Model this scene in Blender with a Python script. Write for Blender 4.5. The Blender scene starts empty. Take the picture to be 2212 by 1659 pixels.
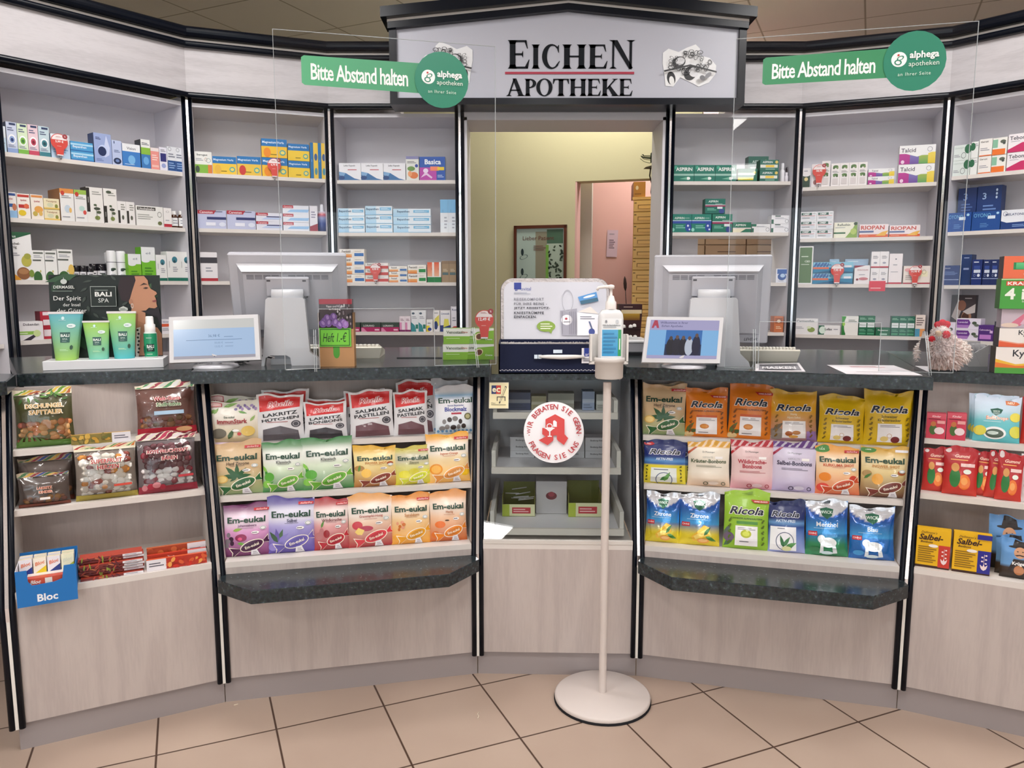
import bpy, math, random
from mathutils import Vector, Matrix
S = bpy.context.scene
COL = S.collection
rnd = random.Random(7)
R = math.radians
# ------------------------------------------------------------------ camera, world, lights
F, PIT, CZ = 1648.0, R(7.29), 1.34
cam_d = bpy.data.cameras.new('camera'); cam = bpy.data.objects.new('camera', cam_d); COL.objects.link(cam)
cam.location = (0, 0, CZ); cam.rotation_euler = (R(90) - PIT, 0, 0)
cam_d.sensor_width = 36.0; cam_d.lens = F / 2212 * 36.0; cam_d.clip_start = 0.02; cam_d.clip_end = 200
S.camera = cam
vs = S.view_settings
vs.view_transform = 'Standard'; vs.look = 'None'; vs.gamma = 1.0; vs.use_curve_mapping = False
vs.exposure = 0.06
W = bpy.data.worlds.new('daylight'); S.world = W; W.use_nodes = True
wn = W.node_tree.nodes; wl = W.node_tree.links
bg = wn['Background']; bg.inputs['Strength'].default_value = 3.4; bg.inputs['Color'].default_value = (0.86, 0.93, 1.0, 1)
def area(name, loc, rot, sx, sy, power, col, portal=False):
    d = bpy.data.lights.new(name, 'AREA'); d.shape = 'RECTANGLE'; d.size = sx; d.size_y = sy
    d.energy = power; d.color = col
    o = bpy.data.objects.new(name, d); COL.objects.link(o); o.location = loc; o.rotation_euler = rot
    if portal: d.cycles.is_portal = True
    return o
CEIL = 3.0
WINY = -8.5
for i, xx in enumerate((-2.75, 0.0, 2.75)):
    area('window_portal', (xx, WINY + 0.02, 1.45), (R(90), 0, R(180)), 2.45, 2.5, 1, (1, 1, 1), True)
# x, y, turn, length, width, watts
LAMPS = [(-0.68, -2.95, 65, .6, .6, 34), (-1.07, -6.42, 78, 1.5, .4, 40), (3.5, -3.2, 65, .6, .6, 34), (-2.6, -1.2, 65, .6, .6, 30), (-1.35, 0.9, 65, .6, .6, 13), (0.3, 1.0, 65, .6, .6, 13), (1.9, 0.9, 65, .6, .6, 13), (-1.05, 2.7, 65, .6, .6, 14), (1.6, 2.7, 65, .6, .6, 14)]  # last five, front row and aisle, are added to brighten the wall shelves
BACKLAMP = 20
# ------------------------------------------------------------------ helpers
def lin(h):
    h = h.lstrip('#'); o = []
    for i in (0, 2, 4):
        c = int(h[i:i+2], 16) / 255.0
        o.append(c / 12.92 if c <= 0.04045 else ((c + 0.055) / 1.055) ** 2.4)
    return (o[0], o[1], o[2], 1.0)
_lc = {}
def L(h):
    if isinstance(h, tuple): return h
    if h not in _lc: _lc[h] = lin(h)
    return _lc[h]
def mix(a, b, t):
    a = L(a); b = L(b); return tuple(a[i] * (1 - t) + b[i] * t for i in range(4))
_c, _s = math.cos(PIT), math.sin(PIT)
RT = Vector((1, 0, 0)); UP = Vector((0, _s, _c)); FW = Vector((0, _c, -_s)); EYE = Vector((0, 0, CZ))
def ray(x, y): return FW + RT * ((x - 1106) / F) - UP * ((y - 829.5) / F)
def onz(x, y, z):
    d = ray(x, y); return EYE + d * ((z - CZ) / d.z)
def ony(x, y, Y):
    d = ray(x, y); return EYE + d * (Y / d.y)
def proj(p):
    q = Vector(p) - EYE; return (1106 + F * q.dot(RT) / q.dot(FW), 829.5 - F * q.dot(UP) / q.dot(FW))
class Fr:
    """a vertical frame: u along, n backwards, z up"""
    def __init__(s, o, deg):
        s.o = Vector((o[0], o[1], 0)); s.a = R(deg)
        s.u = Vector((math.cos(s.a), math.sin(s.a), 0)); s.n = Vector((-math.sin(s.a), math.cos(s.a), 0))
    def pt(s, u, n, z): return s.o + s.u * u + s.n * n + Vector((0, 0, z))
    def hit(s, x, y, n=0.0):
        d = ray(x, y); t = (s.n.dot(s.o) + n - s.n.dot(Vector((0, 0, 0)))) / s.n.dot(d)
        p = EYE + d * t; return (p - s.o).dot(s.u), p.z
    def fit(s, x0, x1, yt, z, n):
        """u0, u1, height of an upright thing standing on z in the plane n"""
        u, zt = s.hit((x0 + x1) / 2, yt, n)
        ym = proj(s.pt(u, n, (z + zt) / 2))[1]
        return s.hit(x0, ym, n)[0], s.hit(x1, ym, n)[0], zt - z
def seg_frame(p, q):
    return Fr(p, math.degrees(math.atan2(q[1] - p[1], q[0] - p[0])))
class MB:
    def __init__(s): s.v = []; s.f = []; s.c = []; s.m = []; s.sm = []
    def poly(s, pts, col, m=0, sm=False):
        b = len(s.v); s.v += [tuple(p) for p in pts]; s.f.append(tuple(range(b, b + len(pts))))
        s.c.append(col if isinstance(col, list) else [L(col)] * len(pts)); s.m.append(m); s.sm.append(sm)
    def mesh(s, vs_, fs, col, m=0, sm=False):
        b = len(s.v); s.v += [tuple(p) for p in vs_]
        for f in fs:
            s.f.append(tuple(b + i for i in f))
            s.c.append([col[i] for i in f] if isinstance(col, list) else [L(col)] * len(f)); s.m.append(m); s.sm.append(sm)
    def box(s, x0, x1, y0, y1, z0, z1, col='ffffff', m=0, bev=0.0):
        if bev:
            P = []; b = bev
            for z, q in ((z0, b), (z0 + b, 0), (z1 - b, 0), (z1, b)):
                P += [(x0 + b + q, y0 + q, z), (x1 - b - q, y0 + q, z), (x1 - q, y0 + b + q, z), (x1 - q, y1 - b - q, z),
                      (x1 - b - q, y1 - q, z), (x0 + b + q, y1 - q, z), (x0 + q, y1 - b - q, z), (x0 + q, y0 + b + q, z)]
            fs = [tuple(range(7, -1, -1)), tuple(range(24, 32))]
            for k in range(3):
                for i in range(8): fs.append((k*8+i, k*8+(i+1) % 8, k*8+8+(i+1) % 8, k*8+8+i))
            s.mesh(P, fs, col, m); return
        P = [(x0,y0,z0),(x1,y0,z0),(x1,y1,z0),(x0,y1,z0),(x0,y0,z1),(x1,y0,z1),(x1,y1,z1),(x0,y1,z1)]
        s.mesh(P, [(0,3,2,1),(4,5,6,7),(0,1,5,4),(1,2,6,5),(2,3,7,6),(3,0,4,7)], col, m)
    def lathe(s, prof, cx=0, cy=0, seg=24, col='ffffff', m=0, cols=None):
        P = []; C = []
        for i, (r, z) in enumerate(prof):
            for k in range(seg):
                a = 2 * math.pi * k / seg; P.append((cx + r * math.cos(a), cy + r * math.sin(a), z)); C.append(L(cols[i]) if cols else L(col))
        fs = [(i*seg+k, i*seg+(k+1) % seg, (i+1)*seg+(k+1) % seg, (i+1)*seg+k) for i in range(len(prof)-1) for k in range(seg)]
        s.mesh(P, fs, C, m, True)
        if prof[0][0] > 1e-5: s.mesh(P[:seg], [tuple(range(seg-1, -1, -1))], C[:seg], m)
        if prof[-1][0] > 1e-5: s.mesh(P[-seg:], [tuple(range(seg))], C[-seg:], m)
    def tube(s, pts, r, seg=8, col='ffffff', m=0):
        pts = [Vector(p) for p in pts]; rings = []; dr = (pts[-1] - pts[0]).normalized()
        ref = min((Vector((1, 0, 0)), Vector((0, 1, 0)), Vector((0, 0, 1))), key=lambda q: abs(q.dot(dr)))
        for i, p in enumerate(pts):
            t = (pts[min(i+1, len(pts)-1)] - pts[max(i-1, 0)]).normalized()
            a = t.cross(ref); a.normalize(); b = t.cross(a).normalized(); rr = r[i] if isinstance(r, (list, tuple)) else r
            rings += [tuple(p + (a * math.cos(2*math.pi*k/seg) + b * math.sin(2*math.pi*k/seg)) * rr) for k in range(seg)]
        n = len(pts)
        fs = [(i*seg+k, i*seg+(k+1) % seg, (i+1)*seg+(k+1) % seg, (i+1)*seg+k) for i in range(n-1) for k in range(seg)]
        fs += [tuple(range(seg-1, -1, -1)), tuple(range((n-1)*seg, n*seg))]
        s.mesh(rings, fs, col, m, True)
    def prism(s, pts, z0, z1, col='ffffff', m=0):
        n = len(pts)
        P = [(x, y, z0) for x, y in pts] + [(x, y, z1) for x, y in pts]
        s.mesh(P, [tuple(range(n-1, -1, -1)), tuple(range(n, 2*n))] + [(i, (i+1) % n, n+(i+1) % n, n+i) for i in range(n)], col, m)
    def prism_y(s, pts, y0, y1, col='ffffff', m=0):
        n = len(pts)
        P = [(x, y0, z) for x, z in pts] + [(x, y1, z) for x, z in pts]
        s.mesh(P, [tuple(range(n)), tuple(range(2*n-1, n-1, -1))] + [((i+1) % n, i, n+i, n+(i+1) % n) for i in range(n)], col, m)
    def data(s, name, mats, origin=None):
        me = bpy.data.meshes.new(name)
        V = s.v if origin is None else [(p[0]-origin[0], p[1]-origin[1], p[2]-origin[2]) for p in s.v]
        me.from_pydata(V, [], s.f)
        for x in mats: me.materials.append(x)
        me.polygons.foreach_set('material_index', s.m)
        me.polygons.foreach_set('use_smooth', s.sm)
        at = me.color_attributes.new('Col', 'FLOAT_COLOR', 'CORNER')
        flat = [x for f in s.c for c in f for x in c]
        at.data.foreach_set('color', flat)
        me.update(); return me
    def build(s, name, mats, parent=None, loc=(0, 0, 0), rot=(0, 0, 0), origin=None):
        me = s.data(name, mats if isinstance(mats, (list, tuple)) else [mats], origin)
        o = bpy.data.objects.new(name, me); COL.objects.link(o)
        o.location = origin if origin is not None else loc; o.rotation_euler = rot
        if parent is not None:
            o.parent = parent
            if origin is not None: o.location = Vector(origin) - parent.location if not any(parent.rotation_euler) else o.location
        return o
def link(name, me, parent=None, loc=(0, 0, 0), rot=(0, 0, 0)):
    o = bpy.data.objects.new(name, me); COL.objects.link(o); o.location = loc; o.rotation_euler = rot
    if parent is not None: o.parent = parent
    return o
LABELS = {}
def tag(o, label, cat, group=None, kind=None):
    o['label'] = label; o['category'] = cat
    if group: o['group'] = group
    if kind: o['kind'] = kind
    n = len(label.split())
    if n > 16 or n < 4: print('LABEL LEN', n, label)
    if label in LABELS: print('LABEL DUP', label)
    LABELS[label] = 1
    return o
def empty(name, loc=(0, 0, 0), rot=0.0):
    o = bpy.data.objects.new(name, None); COL.objects.link(o); o.location = loc; o.rotation_euler = (0, 0, rot)
    o.empty_display_size = 0.05; return o
def struct(o): o['kind'] = 'structure'; return o
# ------------------------------------------------------------------ materials
def mat(name, base=None, rough=0.5, metal=0.0, attr=True, bump=None, spec=0.5, coat=0.0, emit=0.0, setup=None):
    m = bpy.data.materials.new(name); m.use_nodes = True; nt = m.node_tree; b = nt.nodes['Principled BSDF']
    b.inputs['Roughness'].default_value = rough; b.inputs['Metallic'].default_value = metal
    b.inputs['Specular IOR Level'].default_value = spec; b.inputs['Coat Weight'].default_value = coat
    if attr:
        a = nt.nodes.new('ShaderNodeVertexColor'); a.layer_name = 'Col'; nt.links.new(a.outputs['Color'], b.inputs['Base Color'])
        if emit:
            nt.links.new(a.outputs['Color'], b.inputs['Emission Color']); b.inputs['Emission Strength'].default_value = emit
    else: b.inputs['Base Color'].default_value = L(base)
    if bump:
        sc, st, dist = bump
        tc = nt.nodes.new('ShaderNodeTexCoord'); n = nt.nodes.new('ShaderNodeTexNoise'); n.inputs['Scale'].default_value = sc; n.inputs['Detail'].default_value = 4
        bp = nt.nodes.new('ShaderNodeBump'); bp.inputs['Strength'].default_value = st; bp.inputs['Distance'].default_value = dist
        nt.links.new(tc.outputs['Object'], n.inputs['Vector']); nt.links.new(n.outputs['Fac'], bp.inputs['Height']); nt.links.new(bp.outputs['Normal'], b.inputs['Normal'])
    if setup: setup(nt, b)
    return m
CARD = mat('printed_carton', rough=0.42, spec=0.4)
MATTE = mat('painted_matte', rough=0.75, spec=0.3)
PLAST = mat('smooth_plastic', rough=0.38)
GLOSS = mat('gloss_plastic', rough=0.12)
FOIL = mat('printed_film_bag', rough=0.36, spec=0.45, bump=(28, 0.35, 0.004), coat=0.15)
SHINE = mat('shiny_foil_bag', rough=0.2, spec=0.7, metal=0.35, bump=(24, 0.6, 0.006), coat=0.5)
METAL = mat('brushed_metal', rough=0.28, metal=1.0)
CHROME = mat('chrome_strip', 'f2f2f6', rough=0.16, metal=1.0, attr=False)
NAVY = mat('navy_black_profile', '090e19', rough=0.27, attr=False, spec=0.22)
FABRIC = mat('plush_fleece', rough=0.95, spec=0.1, bump=(60, 1.0, 0.01))
def grain(vertical, c0='b6aaa6', c1='c2b6b1'):
    def f(nt, b):
        tc = nt.nodes.new('ShaderNodeTexCoord'); mp = nt.nodes.new('ShaderNodeMapping')
        mp.inputs['Scale'].default_value = (5, 5, 0.55) if vertical else (0.8, 0.8, 6)
        nt.links.new(tc.outputs['Object'], mp.inputs['Vector'])
        n = nt.nodes.new('ShaderNodeTexNoise'); n.inputs['Scale'].default_value = 1.3; n.inputs['Detail'].default_value = 2; n.inputs['Distortion'].default_value = 0.4
        nt.links.new(mp.outputs['Vector'], n.inputs['Vector'])
        mu = nt.nodes.new('ShaderNodeMath'); mu.operation = 'MULTIPLY'; mu.inputs[1].default_value = 26
        sn = nt.nodes.new('ShaderNodeMath'); sn.operation = 'SINE'
        nt.links.new(n.outputs['Fac'], mu.inputs[0]); nt.links.new(mu.outputs[0], sn.inputs[0])
        n2 = nt.nodes.new('ShaderNodeTexNoise'); n2.inputs['Scale'].default_value = 30; n2.inputs['Detail'].default_value = 3
        nt.links.new(mp.outputs['Vector'], n2.inputs['Vector'])
        ad = nt.nodes.new('ShaderNodeMath'); ad.operation = 'MULTIPLY_ADD'; ad.inputs[1].default_value = 0.25
        nt.links.new(sn.outputs[0], ad.inputs[0]); nt.links.new(n2.outputs['Fac'], ad.inputs[2])
        cr = nt.nodes.new('ShaderNodeValToRGB'); cr.color_ramp.elements[0].position = 0.15; cr.color_ramp.elements[1].position = 0.75
        cr.color_ramp.elements[0].color = L(c0); cr.color_ramp.elements[1].color = L(c1)
        nt.links.new(ad.outputs[0], cr.inputs['Fac']); nt.links.new(cr.outputs['Color'], b.inputs['Base Color'])
        bp = nt.nodes.new('ShaderNodeBump'); bp.inputs['Strength'].default_value = 0.12; bp.inputs['Distance'].default_value = 0.002
        nt.links.new(ad.outputs[0], bp.inputs['Height']); nt.links.new(bp.outputs['Normal'], b.inputs['Normal'])
    return f
WOOD = mat('whitewashed_ash_panel', 'cfc8c4', rough=0.5, attr=False, setup=grain(True))
WOODH = mat('whitewashed_fascia_panel', 'cfc8c4', rough=0.5, attr=False, setup=grain(False, 'b9b4b7', 'c8c3c6'))
LAM = mat('white_laminate', 'dcd5d0', rough=0.45, attr=False)
GREYLAM = mat('pale_grey_laminate', 'dfdde4', rough=0.5, attr=False)
PLINTH = mat('grey_plinth', '9c9393', rough=0.45, attr=False)
def granite(nt, b):
    tc = nt.nodes.new('ShaderNodeTexCoord')
    v = nt.nodes.new('ShaderNodeTexVoronoi'); v.inputs['Scale'].default_value = 260
    n = nt.nodes.new('ShaderNodeTexNoise'); n.inputs['Scale'].default_value = 90; n.inputs['Detail'].default_value = 5
    nt.links.new(tc.outputs['Object'], v.inputs['Vector']); nt.links.new(tc.outputs['Object'], n.inputs['Vector'])
    cr = nt.nodes.new('ShaderNodeValToRGB'); e = cr.color_ramp.elements; e[0].position = 0.35; e[0].color = L('1b2226'); e[1].position = 0.62; e[1].color = L('303a3e')
    e2 = cr.color_ramp.elements.new(0.75); e2.color = L('56646a')
    nt.links.new(n.outputs['Fac'], cr.inputs['Fac'])
    mx = nt.nodes.new('ShaderNodeMixRGB'); mx.inputs['Fac'].default_value = 0.25; nt.links.new(cr.outputs['Color'], mx.inputs['Color1']); nt.links.new(v.outputs['Color'], mx.inputs['Color2'])
    mx.blend_type = 'MULTIPLY'
    nt.links.new(mx.outputs['Color'], b.inputs['Base Color'])
GRAN = mat('dark_granite', rough=0.2, attr=False, base='222222', setup=granite)
def tiles(nt, b):
    tc = nt.nodes.new('ShaderNodeTexCoord'); mp = nt.nodes.new('ShaderNodeMapping'); mp.vector_type = 'TEXTURE'
    mp.inputs['Location'].default_value = (-0.7648 * CZ, 1.5256 * CZ, 0); mp.inputs['Rotation'].default_value = (0, 0, R(23.07)); mp.inputs['Scale'].default_value = (0.3329, 0.3329, 1)
    nt.links.new(tc.outputs['Object'], mp.inputs['Vector'])
    sp = nt.nodes.new('ShaderNodeSeparateXYZ'); nt.links.new(mp.outputs['Vector'], sp.inputs[0])
    outs = []
    for ax in ('X', 'Y'):
        fr = nt.nodes.new('ShaderNodeMath'); fr.operation = 'PINGPONG'; fr.inputs[1].default_value = 0.5; nt.links.new(sp.outputs[ax], fr.inputs[0]); outs.append(fr)
    mn = nt.nodes.new('ShaderNodeMath'); mn.operation = 'MINIMUM'; nt.links.new(outs[0].outputs[0], mn.inputs[0]); nt.links.new(outs[1].outputs[0], mn.inputs[1])
    mr = nt.nodes.new('ShaderNodeMapRange'); mr.inputs['From Min'].default_value = 0.006; mr.inputs['From Max'].default_value = 0.011; nt.links.new(mn.outputs[0], mr.inputs['Value'])
    vm = nt.nodes.new('ShaderNodeVectorMath'); vm.operation = 'FLOOR'; nt.links.new(mp.outputs['Vector'], vm.inputs[0])
    wnz = nt.nodes.new('ShaderNodeTexWhiteNoise'); nt.links.new(vm.outputs['Vector'], wnz.inputs['Vector'])
    n = nt.nodes.new('ShaderNodeTexNoise'); n.inputs['Scale'].default_value = 3; n.inputs['Detail'].default_value = 4; nt.links.new(tc.outputs['Object'], n.inputs['Vector'])
    ad = nt.nodes.new('ShaderNodeMath'); ad.operation = 'MULTIPLY_ADD'; ad.inputs[1].default_value = 0.25; nt.links.new(wnz.outputs['Value'], ad.inputs[0]); nt.links.new(n.outputs['Fac'], ad.inputs[2])
    cr = nt.nodes.new('ShaderNodeValToRGB'); e = cr.color_ramp.elements; e[0].position = 0.3; e[0].color = L('b09a8b'); e[1].position = 0.9; e[1].color = L('bca797')
    nt.links.new(ad.outputs[0], cr.inputs['Fac'])
    mx = nt.nodes.new('ShaderNodeMixRGB'); mx.inputs['Color1'].default_value = L('4a3428'); nt.links.new(cr.outputs['Color'], mx.inputs['Color2']); nt.links.new(mr.outputs[0], mx.inputs['Fac'])
    nt.links.new(mx.outputs['Color'], b.inputs['Base Color'])
    bp = nt.nodes.new('ShaderNodeBump'); bp.inputs['Distance'].default_value = 0.002; bp.inputs['Strength'].default_value = 0.6; nt.links.new(mr.outputs[0], bp.inputs['Height']); nt.links.new(bp.outputs['Normal'], b.inputs['Normal'])
TILE = mat('beige_floor_tiles', rough=0.33, attr=False, base='bba590', setup=tiles)
def ceilt(nt, b):
    tc = nt.nodes.new('ShaderNodeTexCoord'); mp = nt.nodes.new('ShaderNodeMapping'); mp.vector_type = 'TEXTURE'
    mp.inputs['Location'].default_value = (1.38, 4.71, 0); mp.inputs['Rotation'].default_value = (0, 0, R(65)); mp.inputs['Scale'].default_value = (0.62, 0.62, 1)
    nt.links.new(tc.outputs['Object'], mp.inputs['Vector'])
    sp = nt.nodes.new('ShaderNodeSeparateXYZ'); nt.links.new(mp.outputs['Vector'], sp.inputs[0])
    outs = []
    for ax in ('X', 'Y'):
        fr = nt.nodes.new('ShaderNodeMath'); fr.operation = 'PINGPONG'; fr.inputs[1].default_value = 0.5; nt.links.new(sp.outputs[ax], fr.inputs[0]); outs.append(fr)
    mn = nt.nodes.new('ShaderNodeMath'); mn.operation = 'MINIMUM'; nt.links.new(outs[0].outputs[0], mn.inputs[0]); nt.links.new(outs[1].outputs[0], mn.inputs[1])
    mr = nt.nodes.new('ShaderNodeMapRange'); mr.inputs['From Min'].default_value = 0.004; mr.inputs['From Max'].default_value = 0.012; nt.links.new(mn.outputs[0], mr.inputs['Value'])
    mx = nt.nodes.new('ShaderNodeMixRGB'); mx.inputs['Color1'].default_value = L('aaa498'); mx.inputs['Color2'].default_value = L('eae7e2'); nt.links.new(mr.outputs[0], mx.inputs['Fac'])
    nt.links.new(mx.outputs['Color'], b.inputs['Base Color'])
CEILM = mat('ceiling_panels', rough=0.9, attr=False, base='aaa090', setup=ceilt)
def glassy(name, tint, gloss_rough=0.0, ior=1.45, film=0.0):
    m = bpy.data.materials.new(name); m.use_nodes = True; nt = m.node_tree; nt.nodes.remove(nt.nodes['Principled BSDF'])
    out = [n for n in nt.nodes if n.type == 'OUTPUT_MATERIAL'][0]
    t = nt.nodes.new('ShaderNodeBsdfTransparent'); t.inputs['Color'].default_value = L(tint)
    g = nt.nodes.new('ShaderNodeBsdfGlossy'); g.inputs['Roughness'].default_value = gloss_rough
    fr = nt.nodes.new('ShaderNodeFresnel'); fr.inputs['IOR'].default_value = ior
    mx = nt.nodes.new('ShaderNodeMixShader'); src = fr.outputs[0]
    if film:
        a = nt.nodes.new('ShaderNodeMath'); a.operation = 'ADD'; a.inputs[1].default_value = film; a.use_clamp = True; nt.links.new(fr.outputs[0], a.inputs[0]); src = a.outputs[0]
    nt.links.new(src, mx.inputs[0]); nt.links.new(t.outputs[0], mx.inputs[1]); nt.links.new(g.outputs[0], mx.inputs[2]); nt.links.new(mx.outputs[0], out.inputs['Surface'])
    return m, nt, g
GLASS = glassy('clear_glass', 'f2f6f4')[0]
PLEXI = glassy('clear_acrylic', 'fbfcfd', ior=1.35)[0]
THIN = glassy('thin_acrylic_foot', 'fbfcfd', ior=1.06)[0]
EDGE = mat('acrylic_cut_edge', 'b4babe', rough=0.2, attr=False)
FILM, _nt, _g = glassy('clear_wrapper_film', 'f4f4f4', 0.12, 1.4, 0.03)
_tc = _nt.nodes.new('ShaderNodeTexCoord'); _n = _nt.nodes.new('ShaderNodeTexNoise'); _n.inputs['Scale'].default_value = 18
_b = _nt.nodes.new('ShaderNodeBump'); _b.inputs['Strength'].default_value = 0.6; _b.inputs['Distance'].default_value = 0.012
_nt.links.new(_tc.outputs['Object'], _n.inputs['Vector']); _nt.links.new(_n.outputs['Fac'], _b.inputs['Height']); _nt.links.new(_b.outputs['Normal'], _g.inputs['Normal'])
def _dark(nt, b):
    a = [n for n in nt.nodes if n.type == 'VERTEX_COLOR'][0]; nt.links.remove(b.inputs['Base Color'].links[0]); b.inputs['Base Color'].default_value = (0.02, 0.02, 0.025, 1)
SCREEN = mat('lit_screen', rough=0.15, emit=0.72, setup=_dark)
LAMPM = mat('lamp_diffuser', rough=0.5, emit=9.0)
# ------------------------------------------------------------------ lettering and print
_gc = {}
def glyph(txt, style=''):
    k = (txt, style)
    if k in _gc: return _gc[k]
    cu = bpy.data.curves.new('t', 'FONT'); cu.body = txt; cu.fill_mode = 'FRONT'; cu.resolution_u = 2
    cu.offset = 0.028 if 'B' in style else (0.016 if 'b' in style else 0.0)
    if 'w' in style: cu.offset = 0.06
    if 'i' in style: cu.shear = 0.28
    if 'n' in style: cu.space_character = 0.9
    if 's' in style: cu.space_character = 1.15
    ob = bpy.data.objects.new('t', cu)
    me = bpy.data.meshes.new_from_object(ob)
    vs_ = [(v.co.x, v.co.y) for v in me.vertices]; fs = [tuple(p.vertices) for p in me.polygons]
    bpy.data.objects.remove(ob); bpy.data.curves.remove(cu); bpy.data.meshes.remove(me)
    if not vs_: vs_ = [(0, 0), (1, 0), (1, 1)]; fs = []
    x0 = min(v[0] for v in vs_); x1 = max(v[0] for v in vs_); y0 = min(v[1] for v in vs_); y1 = max(v[1] for v in vs_)
    _gc[k] = ([(a - x0, b - y0) for a, b in vs_], fs, x1 - x0, y1 - y0); return _gc[k]
def _cut(poly, ax, val, keep):
    out = []; n = len(poly)
    for i in range(n):
        a, b = poly[i], poly[(i + 1) % n]; da = (a[ax] - val) * keep; db = (b[ax] - val) * keep
        if da >= 0: out.append(a)
        if (da > 0 and db < 0) or (da < 0 and db > 0):
            t = da / (da - db); out.append((a[0] + (b[0] - a[0]) * t, a[1] + (b[1] - a[1]) * t))
    return out
def cells(poly, grid):
    """pieces of a 2D polygon along the grid of the curved face it is printed on"""
    gx, gy_ = grid; res = []
    x0 = min(p[0] for p in poly); x1 = max(p[0] for p in poly); y0 = min(p[1] for p in poly); y1 = max(p[1] for p in poly)
    for i in range(max(0, int(x0 * gx)), min(gx - 1, int(x1 * gx)) + 1):
        a = poly
        if x0 < i / gx: a = _cut(a, 0, i / gx, 1)
        if x1 > (i + 1) / gx and len(a) > 2: a = _cut(a, 0, (i + 1) / gx, -1)
        if len(a) < 3: continue
        for j in range(max(0, int(y0 * gy_)), min(gy_ - 1, int(y1 * gy_)) + 1):
            b = a
            if y0 < j / gy_: b = _cut(b, 1, j / gy_, 1)
            if y1 > (j + 1) / gy_ and len(b) > 2: b = _cut(b, 1, (j + 1) / gy_, -1)
            if len(b) > 2: res.append(b)
    return res
class Curved:
    """collects flat print and cuts it along the face grid"""
    def __init__(s, mb, fn, grid, m): s.mb, s.fn, s.grid, s.m0 = mb, fn, grid, m
    def poly(s, pts, col, m=0, sm=False):
        k = pts[0][2]; P = [(p[0], p[1]) for p in pts]
        for q in cells(P, s.grid):
            c = L(col) if not isinstance(col, list) else col[0]
            s.mb.poly([s.fn(x, y, k) for x, y in q], c, s.m0, True)
    def mesh(s, vs_, fs, col, m=0, sm=False):
        for f in fs: s.poly([vs_[i] for i in f], [col[f[0]]] if isinstance(col, list) else col)
def paint(mb, decs, fn, w, h, m=0, seg=1, k0=0, grid=None):
    if grid: mb = Curved(mb, fn, grid, m); fn = lambda x, y, k: (x, y, k)
    """decs in unit coordinates of a w x h face; fn(x, y, layer) gives the point"""
    for k, d in enumerate(decs):
        k += k0; t = d[0]
        if t in 'rg':
            x0, y0, x1, y1 = d[1:5]; c0 = L(d[5]); c1 = L(d[6]) if t == 'g' else c0
            nx = max(1, int(math.ceil(abs(x1 - x0) * seg))); ny = max(1, int(math.ceil(abs(y1 - y0) * seg)))
            P = []; C = []
            for j in range(ny + 1):
                for i in range(nx + 1):
                    P.append(fn(x0 + (x1 - x0) * i / nx, y0 + (y1 - y0) * j / ny, k)); C.append(mix(c0, c1, j / ny))
            mb.mesh(P, [(j*(nx+1)+i, j*(nx+1)+i+1, (j+1)*(nx+1)+i+1, (j+1)*(nx+1)+i) for j in range(ny) for i in range(nx)], C, m, seg > 1)
        elif t in 'eo':
            cx, cy, rx, ry, c = d[1:6]; rot = R(d[6]) if len(d) > 6 else 0; wd = d[7] if len(d) > 7 else 0.16
            n = 16 if rx * w < 0.006 else 24
            def pt(q, a):
                ex = q * rx * w * math.cos(a); ey = q * ry * h * math.sin(a)
                return (cx + (ex * math.cos(rot) - ey * math.sin(rot)) / w, cy + (ex * math.sin(rot) + ey * math.cos(rot)) / h)
            rings = [1.0, 1 - wd] if t == 'o' else ([1.0, 0.5] if seg > 1 else [1.0])
            P = [fn(*pt(q, 2*math.pi*i/n), k) for q in rings for i in range(n)]
            fs = [(i, (i+1) % n, n+(i+1) % n, n+i) for i in range(n)] if len(rings) > 1 else []
            if t == 'e': fs.append(tuple(range((len(rings)-1)*n, len(rings)*n)))
            mb.mesh(P, fs, L(c) if not isinstance(c, str) else c, m, seg > 1)
        elif t == 'p':
            mb.poly([fn(x, y, k) for x, y in d[1]], d[2], m)
        elif t == 'n':
            x0, y0, x1, y1, rows, c = d[1:7]
            for j in range(rows):
                yy = y1 - (j + 0.5) * (y1 - y0) / rows; xe = x1 - (x1 - x0) * (0.37 * ((j * 7 + 3) % 5) / 5)
                hh = (y1 - y0) / rows * 0.22
                mb.poly([fn(x0, yy-hh, k), fn(xe, yy-hh, k), fn(xe, yy+hh, k), fn(x0, yy+hh, k)], c, m)
        elif t == 's':   # diagonal stripes in a band
            x0, y0, x1, y1, n, cs = d[1:7]; dx = (x1 - x0) / n; sl = d[7] if len(d) > 7 else 1.4
            for i in range(n):
                a = x0 + i * dx; e = a + dx * 0.72
                q = lambda x: min(max(x, x0), x1)
                pts = [(q(a), y0), (q(e), y0), (q(e + sl * dx), y1), (q(a + sl * dx), y1)]
                if pts[2][0] - pts[3][0] > 1e-4 or pts[1][0] - pts[0][0] > 1e-4: mb.poly([fn(x, y, k) for x, y in pts], cs[i % len(cs)], m)
        elif t == 't':
            s, cx, cy, tw, th, c = d[1:7]; st = d[7] if len(d) > 7 else ''; rot = R(d[8]) if len(d) > 8 else 0
            V, fs, gw, gh = glyph(s, st)
            sx = sy = min(tw * w / gw, th * h / gh)
            if 'f' in st: sx = tw * w / gw; sy = th * h / gh
            P = []
            for a, b in V:
                a = (a - gw / 2) * sx; b = (b - gh / 2) * sy
                P.append(fn(cx + (a * math.cos(rot) - b * math.sin(rot)) / w, cy + (a * math.sin(rot) + b * math.cos(rot)) / h, k))
            mb.mesh(P, fs, c, m)
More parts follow.
